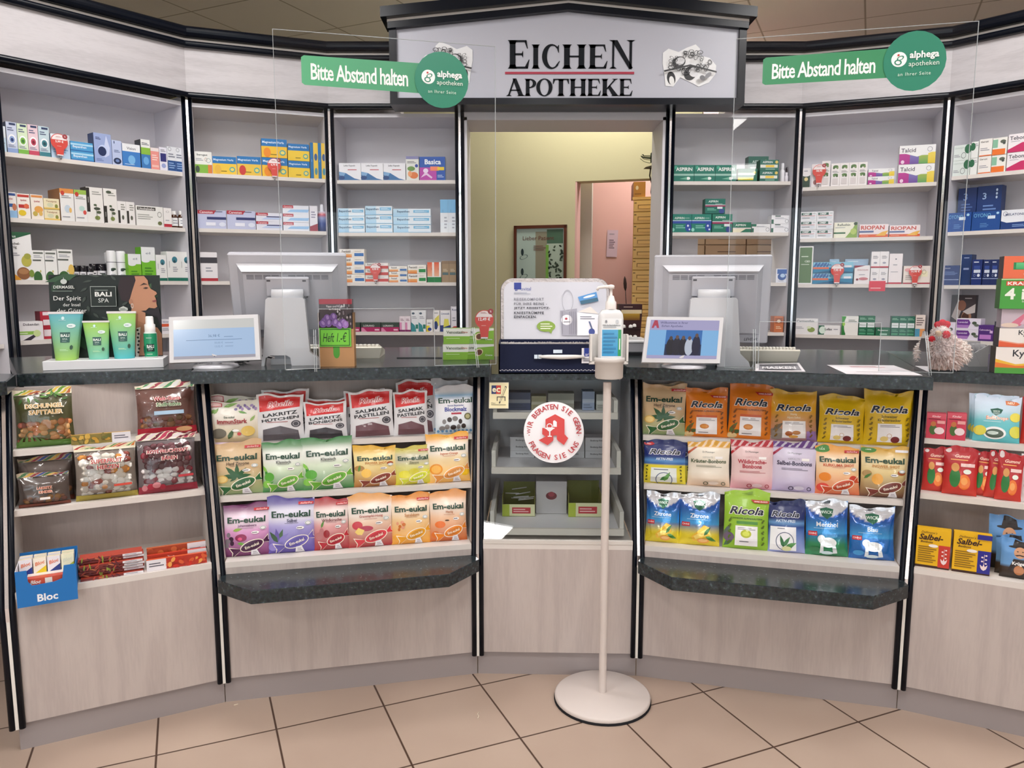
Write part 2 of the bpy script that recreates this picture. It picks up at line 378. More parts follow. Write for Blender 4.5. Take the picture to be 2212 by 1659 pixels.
def boxmesh(name, w, d, h, base, decs=(), side=None, top=None, mats=None, bevel=0.0):
    """carton, origin at the bottom centre, front face at y = 0 facing -y"""
    mb = MB(); s = side or base; e = 0.0004
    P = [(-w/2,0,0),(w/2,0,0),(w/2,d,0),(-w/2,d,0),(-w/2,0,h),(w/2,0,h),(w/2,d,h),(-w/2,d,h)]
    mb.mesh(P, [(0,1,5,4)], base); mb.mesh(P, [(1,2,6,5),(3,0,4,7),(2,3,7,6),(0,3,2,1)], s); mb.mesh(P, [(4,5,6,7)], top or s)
    paint(mb, decs, lambda x, y, k: ((x - .5) * w, -e * (1 + 0.5 * k), y * h), w, h)
    return mb.data(name, mats or [CARD])
def ordinal(i, n):
    if n == 2: return ('left', 'right')[i]
    if n == 3: return ('left', 'middle', 'right')[i]
    return ('first', 'second', 'third', 'fourth', 'fifth', 'sixth', 'seventh', 'eighth')[i]
def rowname(i, n):
    if n == 1: return ''
    if n == 2: return ('lower', 'upper')[i]
    if n == 3: return ('bottom', 'middle', 'top')[i]
    return (['bottom', 'second-lowest', 'second-highest', 'top'])[i]
# ------------------------------------------------------------------ the room
XL, XR, YB = -4.2, 4.2, 8.0
def slab(name, x0, x1, y0, y1, z0, z1, m, parent=None):
    mb = MB(); mb.box(x0, x1, y0, y1, z0, z1); return mb.build(name, [m], parent)
WALLM = mat('off_white_wall', 'c9c2b8', rough=0.85, attr=False)
BEIGE = mat('pale_olive_wall_paint', 'cfc9a4', rough=0.85, attr=False, bump=(120, 0.15, 0.002))
PINK = mat('pink_wall_paint', 'e0b4ae', rough=0.85, attr=False)
struct(slab('floor', XL, XR, WINY, YB, -0.05, 0, TILE)); struct(slab('ceiling', XL, XR, WINY, YB, CEIL, CEIL + 0.05, CEILM))
struct(slab('wall_left', XL - 0.1, XL, WINY, YB, 0, CEIL, WALLM)); struct(slab('wall_right', XR, XR + 0.1, WINY, YB, 0, CEIL, WALLM))
struct(slab('wall_rear', XL, XR, YB, YB + 0.1, 0, CEIL, BEIGE))
mb = MB()
for a, b in ((XL, -4.0), (-1.5, -1.25), (1.25, 1.5), (4.0, XR)): mb.box(a, b, WINY - 0.15, WINY, 0, CEIL)
for a, b in ((-4.0, -1.5), (-1.25, 1.25), (1.5, 4.0)):
    mb.box(a, b, WINY - 0.15, WINY, 0, 0.2); mb.box(a, b, WINY - 0.15, WINY, 2.7, CEIL)
struct(mb.build('wall_front', [WALLM]))
for i, (a, b) in enumerate(((-4.0, -1.5), (-1.25, 1.25), (1.5, 4.0))):
    mb = MB()
    for x in (a, (a + b) / 2 - 0.03, b - 0.06): mb.box(x, x + 0.06, WINY - 0.1, WINY - 0.04, 0.2, 2.7, 'd8d8d8')
    mb.box(a, b, WINY - 0.1, WINY - 0.04, 0.2, 0.26, 'd8d8d8'); mb.box(a, b, WINY - 0.1, WINY - 0.04, 2.64, 2.7, 'd8d8d8')
    wf = struct(mb.build('window_%d' % (i + 1), [MATTE]))
    mb = MB(); mb.poly([(a, WINY - 0.07, 0.2), (b, WINY - 0.07, 0.2), (b, WINY - 0.07, 2.7), (a, WINY - 0.07, 2.7)], 'ffffff'); mb.build('window_pane', [GLASS], wf)
for i, (x, y, tn, l_, w_, pw) in enumerate(LAMPS):
    mb = MB(); mb.box(-l_ / 2 - .01, l_ / 2 + .01, -w_ / 2 - .01, w_ / 2 + .01, -0.012, -0.001, 'e8e8e4'); t = mb.build('ceiling_lamp', [MATTE], None, (x, y, CEIL), (0, 0, R(tn)))
    mb = MB(); mb.box(-l_ / 2 + .015, l_ / 2 - .015, -w_ / 2 + .015, w_ / 2 - .015, -0.0135, -0.0125, 'ffffff'); mb.build('lamp_diffuser', [LAMPM], t)
    tag(t, ('square white ceiling lamp mirrored in the slanted glass cabinet', 'long white ceiling lamp mirrored in the right acrylic screen', 'square white ceiling lamp far behind the viewer on the right', 'square white ceiling lamp behind the viewer on the left', 'added square ceiling lamp in front of the left wall units, brightening their shelves', 'added square ceiling lamp in front of the passage, brightening the upper shelves', 'added square ceiling lamp in front of the right wall units, brightening their shelves', 'added square ceiling lamp above the aisle, brightening the left wall units', 'added square ceiling lamp above the aisle, brightening the right wall units')[i], 'ceiling lamp', 'ceiling lamps')
    a_ = area('ceiling_lamp_light', (x, y, CEIL - 0.03), (0, 0, R(tn)), l_ - .04, w_ - .04, pw, (1.0, 0.965, 0.93))
a_ = area('back_room_lamp_light', (0.5, 5.0, CEIL - 0.03), (0, 0, 0), 1.2, 0.4, BACKLAMP, (1.0, 0.95, 0.84))
mb = MB(); mb.box(-0.62, 0.62, -0.22, 0.22, -0.02, -0.001, 'e8e8e4'); t = mb.build('ceiling_lamp', [MATTE], None, (0.5, 5.0, CEIL)); tag(t, 'long lamp on the ceiling of the back room behind the shelves', 'ceiling lamp')
# back room: beige wall with a doorway to a pink hallway
P_ = ony(1110, 560, 5.6); WF = Fr((P_.x, P_.y), -17)
du, dz = WF.hit(1243, 392)
u1 = WF.hit(1500, 560)[0] + 0.3
def fbox(mb, fr, u0, u1, n0, n1, z0, z1, col='ffffff', m=0):
    P = [fr.pt(u0, n0, z0), fr.pt(u1, n0, z0), fr.pt(u1, n1, z0), fr.pt(u0, n1, z0), fr.pt(u0, n0, z1), fr.pt(u1, n0, z1), fr.pt(u1, n1, z1), fr.pt(u0, n1, z1)]
    mb.mesh(P, [(0,3,2,1),(4,5,6,7),(0,1,5,4),(1,2,6,5),(2,3,7,6),(3,0,4,7)], col, m)
mb = MB(); fbox(mb, WF, -3.4, du, 0, 0.12, 0, CEIL); fbox(mb, WF, du, du + .85, 0, 0.12, dz, CEIL)
struct(mb.build('wall_back', [BEIGE]))
mb = MB(); fbox(mb, WF, du - 0.001, du + 0.012, 0.002, 0.12, 0, dz - 0.001); struct(mb.build('trim_1', [PINK]))
mb = MB(); fbox(mb, WF, du - 0.02, du + 0.075, 0.22, 0.26, 0, dz + 0.3); struct(mb.build('trim_2', [WALLM]))
mb = MB(); fbox(mb, WF, du - 2.0, du + 1.2, 1.0, 1.1, 0, CEIL); struct(mb.build('wall_hallway', [PINK]))
a_ = area('hallway_lamp_light', tuple(WF.pt(du + 0.6, 0.55, CEIL - 0.03)), (0, 0, 0), 0.4, 0.4, 24, (1.0, 0.97, 0.93))
mb = MB(); mb.box(-0.22, 0.22, -0.22, 0.22, -0.02, -0.001, 'e8e8e4'); t = mb.build('ceiling_lamp', [MATTE], None, tuple(WF.pt(du + 0.6, 0.55, CEIL))); tag(t, 'small square lamp on the hallway ceiling behind the doorway', 'ceiling lamp')

# ------------------------------------------------------------------ counter
PT = [(-1.43, 2.065), (-0.93, 2.325), (-0.119, 2.51), (0.429, 2.494), (1.229, 2.286)]
ua = math.radians(-26.8); PT.append((PT[4][0] + 0.60 * math.cos(ua), PT[4][1] + 0.60 * math.sin(ua)))
FA, FB, FC, FD, FE = [seg_frame(PT[i], PT[i+1]) for i in range(5)]
LN = [math.dist(PT[i], PT[i+1]) for i in range(5)]
TOPS = [FA.pt(0.01, 0.217, 1.03), FA.pt(LN[0], 0.215, 1.03), FC.pt(-0.007, 0.215, 1.03), FC.pt(0.556, 0.215, 1.03), FE.pt(0.012, 0.215, 1.03), FE.pt(LN[4], 0.215, 1.03)]
NZ = 0.44
def strip(mb, path, lat, w, dep, d, off=0.0, col='ffffff', m=0):
    """a bar of section w (along lat) x d (along dep) swept along path"""
    P = []
    for p in path:
        c = Vector(p) + lat * off
        P += [c - lat * w / 2 - dep * d / 2, c + lat * w / 2 - dep * d / 2, c + lat * w / 2 + dep * d / 2, c - lat * w / 2 + dep * d / 2]
    n = len(path); fs = [(i*4+k, i*4+(k+1) % 4, (i+1)*4+(k+1) % 4, (i+1)*4+k) for i in range(n-1) for k in range(4)] + [(3, 2, 1, 0), tuple(range((n-1)*4, n*4))]
    mb.mesh([tuple(p) for p in P], fs, col, m)
WHITES = mat('white_strip', 'e6e2dc', rough=0.3, attr=False)
def post(name, path_lo, path_up, fr, label, group, lower_white=True, sc=1.0):
    o = Vector(path_lo[0] if path_lo else path_up[0]); root = empty(name, (o.x, o.y, 0)); q = Vector((o.x, o.y, 0))
    full = (path_lo or []) + (path_up or [])[1 if path_lo else 0:]
    full = [Vector(p) - q for p in full]; lat = fr.u; dep = -fr.n
    for sgn in (-1, 1):
        mb = MB(); mb.tube([p + lat * sgn * 0.0125 * sc for p in full], 0.0085 * sc, 12); mb.build('black_profile', [NAVY], root)
    if path_up:
        mb = MB(); strip(mb, [Vector(p) - q for p in path_up], lat, 0.0095 * sc, dep, 0.012, 0); mb.build('chrome_strip', [CHROME], root)
    if path_lo:
        mb = MB(); strip(mb, [Vector(p) - q for p in path_lo], lat, 0.0085 * sc, dep, 0.012, 0); mb.build('white_strip', [WHITES], root)
    tag(root, label, 'corner post', group); return root
nb = [FA, Fr((0, 0), (math.degrees(FA.a) + math.degrees(FB.a)) / 2), Fr((0, 0), math.degrees(FB.a) / 2), Fr((0, 0), math.degrees(FD.a) / 2), Fr((0, 0), (math.degrees(FD.a) + math.degrees(FE.a)) / 2), FE]
pl = ['outer left end of the counter', 'between the striped-bag display and left sweets display', 'left of the glass cabinet in the counter', 'right of the glass cabinet in the counter', 'between the right and the far-right sweets displays', 'outer right end of the counter']
for i in range(5):
    b = Vector((PT[i][0], PT[i][1], 0)) - nb[i].n * 0.012
    post('counter_post', [b + Vector((0, 0, 0.075)), b + Vector((0, 0, 0.40))], [b + Vector((0, 0, 0.40)), b + Vector((0, 0, NZ)), TOPS[i] - nb[i].n * 0.008], nb[i], 'black counter post with a pale centre strip, ' + pl[i], 'posts between the counter sections')
ZB = {'B': (0.822, 0.662, 0.474), 'A': (0.857, 0.690, 0.477)}
def nslant(z): return 0.215 * (z - NZ) / (1.03 - NZ)
CU = {}
def counter(fr, ln, tl, tr, zs, name, label, group, glass=False):
    o = fr.pt(0, 0, 0); root = empty(name, tuple(o), fr.a); lf = Fr((0, 0), 0)
    def loc(p): d = Vector(p) - o; return d.dot(fr.u), d.dot(fr.n)
    ul = loc(tl)[0]; ur = loc(tr)[0]
    mb = MB(); mb.box(0.001, ln - 0.001, 0.004, 0.03, 0, 0.084); mb.build('plinth', [PLINTH], root)
    mb = MB(); mb.box(0.021, ln - 0.021, -0.008, 0.012, 0.086, zs[2] - 0.018); mb.build('front_panel', [WOOD], root)
    dn = 0.52 if glass else 0.285
    mb = MB(); mb.box(0.021, ln - 0.021, -0.008, dn, zs[2] - 0.018, zs[2]); mb.build('display_floor', [LAM], root)
    for s, ub, ut, nm in ((1, 0.018, ul + 0.018, 'side_panel'), (-1, ln - 0.018, ur - 0.018, 'side_panel')):
        mb = MB(); w = 0.014; P = []
        for du_ in (0, -s * w):
            P += [(ub + du_, 0.0, zs[2]), (ub + du_, dn, zs[2]), (ut + du_, dn, 1.029), (ut + du_, 0.205, 1.029)]
        mb.mesh(P, [(0,1,2,3), (7,6,5,4), (0,4,5,1), (1,5,6,2), (2,6,7,3), (3,7,4,0)], 'ffffff'); mb.build(nm, [GREYLAM if glass else LAM], root)
    mb = MB(); P = [(0.01, dn, zs[2]), (ln - 0.01, dn, zs[2]), (ur, dn, 1.029), (ul, dn, 1.029)]; P += [(x, y + 0.012, z) for x, y, z in P]
    mb.mesh(P, [(0,1,2,3), (7,6,5,4), (0,4,5,1), (2,6,7,3), (1,5,6,2), (3,7,4,0)], 'ffffff'); mb.build('back_panel', [GREYLAM if glass else WOOD], root)
    if not glass:
        for z in zs[:2]:
            t = (z - zs[2]) / (1.03 - zs[2]); a = 0.02 + (ul + 0.0) * t; b = ln - 0.02 + (ur - ln) * t
            mb = MB(); mb.box(a, b, nslant(z) + 0.004, dn - 0.001, z - 0.018, z); mb.build('display_shelf', [LAM], root)
    tag(root, label, 'counter unit', group); return root
gcu = 'sections of the sales counter'
counter(FA, LN[0], TOPS[0], TOPS[1], ZB['A'], 'counter_section', 'pale wood counter section holding striped-top sweet bags, at far left', gcu)
counter(FB, LN[1], TOPS[1], TOPS[2], ZB['B'], 'counter_section', 'pale wood counter section with three rows of sweets, left of glass cabinet', gcu)
cabC = counter(FC, LN[2], TOPS[2], TOPS[3], (0, 0, 0.474), 'glass_cabinet', 'pale counter cabinet with slanted glass front in the middle of the counter', None, True)
counter(FD, LN[3], TOPS[3], TOPS[4], ZB['B'], 'counter_section', 'pale wood counter section with three rows of sweets, right of glass cabinet', gcu)
counter(FE, LN[4], TOPS[4], TOPS[5], ZB['A'], 'counter_section', 'pale wood counter section with red and yellow sweets, at far right', gcu)
mb = MB(); P = [(0.022, 0.004, 0.476), (LN[2] - 0.022, 0.004, 0.476), (0.556 - 0.022, 0.21, 1.005), (-0.007 + 0.022, 0.21, 1.005)]
mb.poly(P, 'ffffff'); mb.build('glass_front', [GLASS], cabC)
mb = MB(); mb.box(0.021, LN[2] - 0.021, -0.01, 0.004, 0.4745, 0.486, 'd8d2cc'); mb.build('glass_ledge', [PLAST], cabC)
# pull-out trays of the glass cabinet
TR = [(0.878, 0.172), (0.694, 0.106), (0.497, 0.034)]
for k, (z, n0) in enumerate(TR):
    a, b = 0.046 - k * 0.002, 0.49 + k * 0.006; t = empty('pull_out_tray', (0, 0, z)); t.parent = cabC
    mb = MB(); mb.box(a, b, n0 + 0.012, 0.50, 0, 0.008); mb.build('tray_floor', [GREYLAM], t)
    mb = MB(); mb.box(a, b, n0, n0 + 0.012, -0.006, 0.017); mb.build('tray_front', [LAM], t)
    for x in (a, b - 0.014):
        mb = MB(); mb.box(x, x + 0.014, n0 + 0.012, 0.50, 0.008, 0.075 if k else 0.06, 'd4d0cc'); mb.build('tray_side', [MATTE], t)
# granite worktops
def px(x, y, z=1.07): p = onz(x, y, z); return (p.x, p.y)
J1 = Vector(PT[1]) + Vector((nb[1].n.x, nb[1].n.y)) * 1.0; J4 = Vector(PT[4]) + Vector((nb[4].n.x, nb[4].n.y)) * 1.0
B0, B1, D0, D1 = px(410, 803), px(1057, 789), px(1353, 793), px(2017, 815)
def worktop(pts, z0, z1, label, name='granite_worktop', group='dark granite worktops on the counter'):
    c = Vector((sum(p[0] for p in pts) / len(pts), sum(p[1] for p in pts) / len(pts))); mb = MB(); q = [(p[0] - c.x, p[1] - c.y) for p in pts]
    n = len(q); sh = lambda d: [(x * (1 - d), y * (1 - d)) for x, y in q]
    P = [(x, y, z0) for x, y in q] + [(x, y, z1 - 0.003) for x, y in q] + [(x, y, z1) for x, y in sh(0.006)]
    mb.mesh(P, [tuple(range(n-1, -1, -1)), tuple(range(2*n, 3*n))] + [(k*n+i, k*n+(i+1) % n, (k+1)*n+(i+1) % n, (k+1)*n+i) for k in (0, 1) for i in range(n)], 'ffffff')
    o = mb.build(name, [GRAN], None, (c.x, c.y, 0)); tag(o, label, 'worktop', group); return o
def meet(p, q, r, t):
    p, q, r, t = (Vector(v) for v in (p, q, r, t)); d, e = q - p, t - r; k = ((r.x - p.x) * e.y - (r.y - p.y) * e.x) / (d.x * e.y - d.y * e.x); return tuple(p + d * k)
A0 = px(35, 807.5); A1 = meet(A0, px(380, 798), (B0[0] - .004, B0[1]), (J1.x - .004, J1.y)); E_R = tuple(FE.pt(0.62, 0.24, 0).xy); E_L = meet(tuple(FE.pt(0, 0.24, 0).xy), E_R, (D1[0] + .004, D1[1]), (J4.x + .004, J4.y))
worktop([A0, A1, (J1.x - 0.004, J1.y), tuple((FA.pt(-0.05, 0.98, 0)).xy)], 1.03, 1.07, 'dark granite worktop under the green cosmetics display at far left')
worktop([B0, B1, (B1[0] - 0.02, B1[1] + 0.87), (J1.x, J1.y)], 1.03, 1.07, 'dark granite worktop carrying the left cash terminal')
worktop([D0, D1, (J4.x, J4.y), (D0[0] + 0.02, D0[1] + 0.93)], 1.03, 1.07, 'dark granite worktop carrying the right cash terminal')
E0 = px(2017, 807.8); eu, en = (Vector((E0[0], E0[1], 0)) - FE.pt(0, 0, 0)).dot(FE.u), (Vector((E0[0], E0[1], 0)) - FE.pt(0, 0, 0)).dot(FE.n)
worktop([E_L, E_R, tuple(FE.pt(0.62, 1.0, 0).xy), (J4.x + 0.004, J4.y)], 1.03, 1.07, 'dark granite worktop under the plush hen at far right')
worktop([(B1[0] + 0.004, 2.70), (D0[0] - 0.004, 2.70), (D0[0] - 0.004 + 0.02, 3.40), (B1[0] + 0.004 - 0.02, 3.40)], 1.008, 1.03, 'lower dark granite worktop under the blue suitcase')
# left neighbour: slab end and panel going out of frame
Z0 = onz(14, 823, 1.07); ZF = Fr((Z0.x, Z0.y), 62)
worktop([(Z0.x, Z0.y), (A0[0] - 0.002, A0[1]), tuple(ZF.pt(-0.1, 0.8, 0).xy), tuple(ZF.pt(-0.8, 0.8, 0).xy), tuple(ZF.pt(-0.8, 0, 0).xy)], 1.03, 1.07, 'dark granite worktop end at the left picture edge')
for fr, pts, lab in ((FB, [(487, 1230), (480, 1250), (542, 1275), (970, 1242), (1020, 1210), (1005, 1199)], 'left'), (FD, [(1393, 1202), (1391, 1215), (1451, 1250), (1886, 1285), (1950, 1265), (1926, 1242)], 'right')):
    zt = 0.435
    q = []
    for x, y in pts:
        p = onz(x, y, zt); u = (p - fr.pt(0, 0, 0)).dot(fr.u); n = (p - fr.pt(0, 0, 0)).dot(fr.n); q.append([u, n])
    ln = LN[1] if fr is FB else LN[3]
    nf = (q[2][1] + q[3][1]) / 2; print('ledge', lab, [(round(a, 3), round(b, 3)) for a, b in q])
    q = [(0.012, -0.0085), (0.004, -0.055), (q[2][0], nf), (q[3][0], nf), (ln - 0.004, -0.055), (ln - 0.012, -0.0085)]
    mb = MB(); n = len(q); P = [(x, y, -0.042) for x, y in q] + [(x, y, -0.002) for x, y in q] + [(x * 0.998 + 0.001, y * 0.985, 0) for x, y in q]
    mb.mesh(P, [tuple(range(n-1, -1, -1)), tuple(range(2*n, 3*n))] + [(k*n+i, k*n+(i+1) % n, (k+1)*n+(i+1) % n, (k+1)*n+i) for k in (0, 1) for i in range(n)], 'ffffff')
    for f in range(len(mb.f)): mb.f[f] = tuple(reversed(mb.f[f]))
    o = mb.build('bag_ledge', [GRAN], None, tuple(fr.pt(0, 0, zt)), (0, 0, fr.a))
    tag(o, 'dark granite bag ledge with cut corners below the %s sweets display' % lab, 'ledge', 'granite bag ledges')

# ------------------------------------------------------------------ wall units behind the counter
BK = {}
AB = (-1.547, 3.764); BC = (-0.926, 4.0); CO = (-0.266, 4.0); OD = (0.803, 4.0); DE = (1.460, 4.0); EF = (2.080, 3.77)
def ext(p, deg, l): return (p[0] + l * math.cos(R(deg)), p[1] + l * math.sin(R(deg)))
ZA = ext(AB, 50.2 + 180, 0.80); FG = ext(EF, -48.5, 0.80)
BK['A'] = (seg_frame(ZA, AB), math.dist(ZA, AB)); BK['B'] = (seg_frame(AB, BC), math.dist(AB, BC)); BK['C'] = (seg_frame(BC, CO), math.dist(BC, CO))
BK['D'] = (seg_frame(OD, DE), math.dist(OD, DE)); BK['E'] = (seg_frame(DE, EF), math.dist(DE, EF)); BK['F'] = (seg_frame(EF, FG), math.dist(EF, FG))
ZZ = ext(ZA, 78 + 180, 0.7); BK['Z'] = (seg_frame(ZZ, ZA), 0.7)
SH = {'Z': (1.882, 1.620, 1.366, 1.105), 'A': (1.882, 1.620, 1.366, 1.114), 'B': (1.886, 1.622, 1.366, 1.11), 'C': (1.882, 1.617, 1.361, 1.103), 'D': (1.876, 1.618, 1.360, 1.10), 'E': (1.844, 1.585, 1.352, 1.091), 'F': (1.864, 1.601, 1.346, 1.082)}
UN = {'Z': 'at the left picture edge', 'A': 'far-left wall unit', 'B': 'second unit from left', 'C': 'unit left of doorway', 'D': 'unit right of doorway', 'E': 'second unit from right', 'F': 'far-right wall unit'}
SF = 0.022
for k, (fr, ln) in BK.items():
    root = empty('wall_shelf_unit', tuple(fr.pt(0, 0, 0)), fr.a); D_ = 0.28; a, b = 0.024, ln - 0.024
    mb = MB()
    if k == 'D':
        mb.box(a, b, D_, D_ + 0.01, 1.60, 2.23); mb.box(a, a + 0.20, D_, D_ + 0.01, 0.03, 1.60); mb.box(a + 0.20, b, D_, D_ + 0.01, 0.03, 1.36)
    else: mb.box(a, b, D_, D_ + 0.01, 0.03, 2.23)
    mb.build('back_panel', [GREYLAM], root)
    for x in (a - 0.018, b): mb = MB(); mb.box(x, x + 0.018, 0.006, D_ + 0.01, 0.0, 2.23); mb.build('side_panel', [GREYLAM], root)
    mb = MB(); mb.box(a, b, 0.006, D_, 2.19, 2.208); mb.build('top_panel', [GREYLAM], root)
    for z in SH[k]: mb = MB(); mb.box(a + 0.002, b - 0.002, SF, D_ - 0.001, z - 0.018, z); mb.build('shelf_board', [LAM], root)
    mb = MB(); mb.box(a, b, 0.03, 0.05, 0.0, 0.9); mb.build('base_front', [LAM], root)
    tag(root, 'pale grey shelf unit mostly cut off by the left picture edge' if k == 'Z' else 'pale grey open shelf unit full of medicine boxes, ' + UN[k], 'shelf unit', 'wall shelf units behind the counter')
WU = dict(AB=(AB, 'A', 'B'), BC=(BC, 'B', 'C'), DE=(DE, 'D', 'E'), EF=(EF, 'E', 'F'))
plx = {'AB': 'between the two leftmost wall units', 'BC': 'between the second and third wall units from left', 'CO': 'at the left side of the doorway opening', 'OD': 'at the right side of the doorway opening', 'DE': 'between the fourth and fifth wall units', 'EF': 'between the two rightmost wall units', 'ZA': 'at the left picture edge'}
F0 = Fr((0, 0), 0)
for k, p, fr in (('ZA', ZA, BK['A'][0]), ('AB', AB, Fr((0, 0), 35)), ('BC', BC, Fr((0, 0), 10)), ('CO', CO, F0), ('OD', OD, F0), ('DE', DE, Fr((0, 0), -10)), ('EF', EF, Fr((0, 0), -34))):
    b = Vector((p[0], p[1], 0))
    post('shelf_post', None, [b + Vector((0, 0, 0.02)), b + Vector((0, 0, 2.225))], fr, 'dark blue shelf post with chrome strip ' + plx[k], 'posts between the wall units', sc=1.15)
# doorway lining between the units
root = empty('passage_lining', (CO[0], 4.0, 0)); wd = OD[0] - CO[0]
for x in (0.02, wd - 0.038): mb = MB(); mb.box(x, x + 0.018, 0.0, 0.30, 0, 2.19); mb.build('side_panel', [GREYLAM], root)
mb = MB(); mb.box(0.02, wd - 0.02, 0.0, 0.30, 2.175, 2.215); mb.build('head_panel', [GREYLAM], root)
tag(root, 'pale grey lining of the open passage between the shelf units', 'door lining')
# cornice and fascia
def sweep(mb, path, prof, col='ffffff', m=0):
    n = len(path); P = []; pv = [Vector(p) for p in path]
    for i in range(n):
        a = (pv[i] - pv[i-1]).normalized() if i else None; b = (pv[i+1] - pv[i]).normalized() if i < n - 1 else None
        t = ((a or b) + (b or a)).normalized(); nn = Vector((-t.y, t.x)); k = 1.0 / max(0.5, nn.dot(Vector((-(a or b).y, (a or b).x))))
        P += [(pv[i].x + nn.x * k * q, pv[i].y + nn.y * k * q, z) for q, z in prof]
    c = len(prof); fs = [(i*c+j, (i+1)*c+j, (i+1)*c+(j+1) % c, i*c+(j+1) % c) for i in range(n-1) for j in range(c)] + [tuple(range(c)), tuple(range(n*c-1, (n-1)*c-1, -1))]
    mb.mesh(P, fs, col, m)
def rnd_prof(n0, n1, z0, z1):
    r = (z1 - z0) / 2; return [(n1, z0), (n1, z1)] + [(n0 + r - r * math.sin(a), (z0 + z1) / 2 + r * math.cos(a)) for a in [math.pi * k / 8 for k in range(0, 9)]]
ZA2 = ext(AB, 50.2 + 180, 1.3); FG2 = ext(EF, -48.5, 1.3)
for path, side in (([ZA2, AB, BC, (-0.585, 4.0)], 'left'), ([(1.118, 4.0), DE, EF, FG2], 'right')):
    root = empty('cornice', (path[1][0], path[1][1], 0)); q = [(x - path[1][0], y - path[1][1]) for x, y in path]
    for i in range(3):
        mb = MB(); sweep(mb, q[i:i+2], [(0.28, 2.245), (0.28, 2.50), (-0.012, 2.50), (-0.012, 2.245)]); mb.build('fascia_panel', [WOODH], root)
    for nm, a, b, m_, dn_ in (('lower_moulding', 2.223, 2.249, NAVY, -0.045), ('upper_moulding', 2.452, 2.480, NAVY, -0.045), ('light_strip', 2.4795, 2.4935, LAM, -0.03), ('top_moulding', 2.493, 2.541, NAVY, -0.07)):
        mb = MB(); sweep(mb, q, rnd_prof(dn_, 0.0 if nm != 'top_moulding' else 0.29, a, b)); mb.build(nm, [m_], root)
    tag(root, 'pale fascia with dark blue mouldings above the %s wall units' % side, 'cornice', 'cornices above the wall units')
# ------------------------------------------------------------------ sign board with gable
SY = 3.85
def sx(x, y=140): return ony(x, y, SY).x
def sz(y, x=1225): return ony(x, y, SY).z
sgn = empty('gable_sign', (0.268, SY, 0)); OX = 0.268
xl, xr, zb = -0.589 - OX, 1.123 - OX, 2.212; zi, za = 2.559, 2.643
mb = MB(); mb.prism_y([(xl + 0.01, zb + 0.01), (xr - 0.01, zb + 0.01), (xr - 0.01, zi + 0.02), (0, za + 0.02), (xl + 0.01, zi + 0.02)], 0, 0.13, 'bfc0cc'); mb.build('sign_panel', [PLAST], sgn)
mb = MB(); mb.box(xl, xr, -0.022, 0.14, zb, zb + 0.031); mb.build('bottom_moulding', [NAVY], sgn)
for x in (xl, xr - 0.034): mb = MB(); mb.box(x, x + 0.034, -0.02, 0.14, zb + 0.031, zi + 0.03); mb.build('side_moulding', [NAVY], sgn)
def gable(d0, d1, over, y0, y1, nm, m_):
    mb = MB(); a, b = xl - over, xr + over; k = (za - zi) / (0 - xl)
    f = lambda x, d: zi + (x - xl) * k + d if x <= 0 else zi + (xr - x) * k + d
    mb.prism_y([(a, f(a, d0)), (0, f(0, d0)), (0, f(0, d1)), (a, f(a, d1))], y0, y1, 'bfc0cc'); mb.prism_y([(0, f(0, d0)), (b, f(b, d0)), (b, f(b, d1)), (0, f(0, d1))], y0, y1, 'bfc0cc')
    mb.build(nm, [m_], sgn)
gable(0.0, 0.030, 0.004, -0.035, 0.15, 'inner_gable_moulding', NAVY)
gable(0.030, 0.043, 0.006, -0.03, 0.15, 'gable_light_strip', LAM)
gable(0.043, 0.090, 0.032, -0.07, 0.15, 'outer_gable_moulding', NAVY)
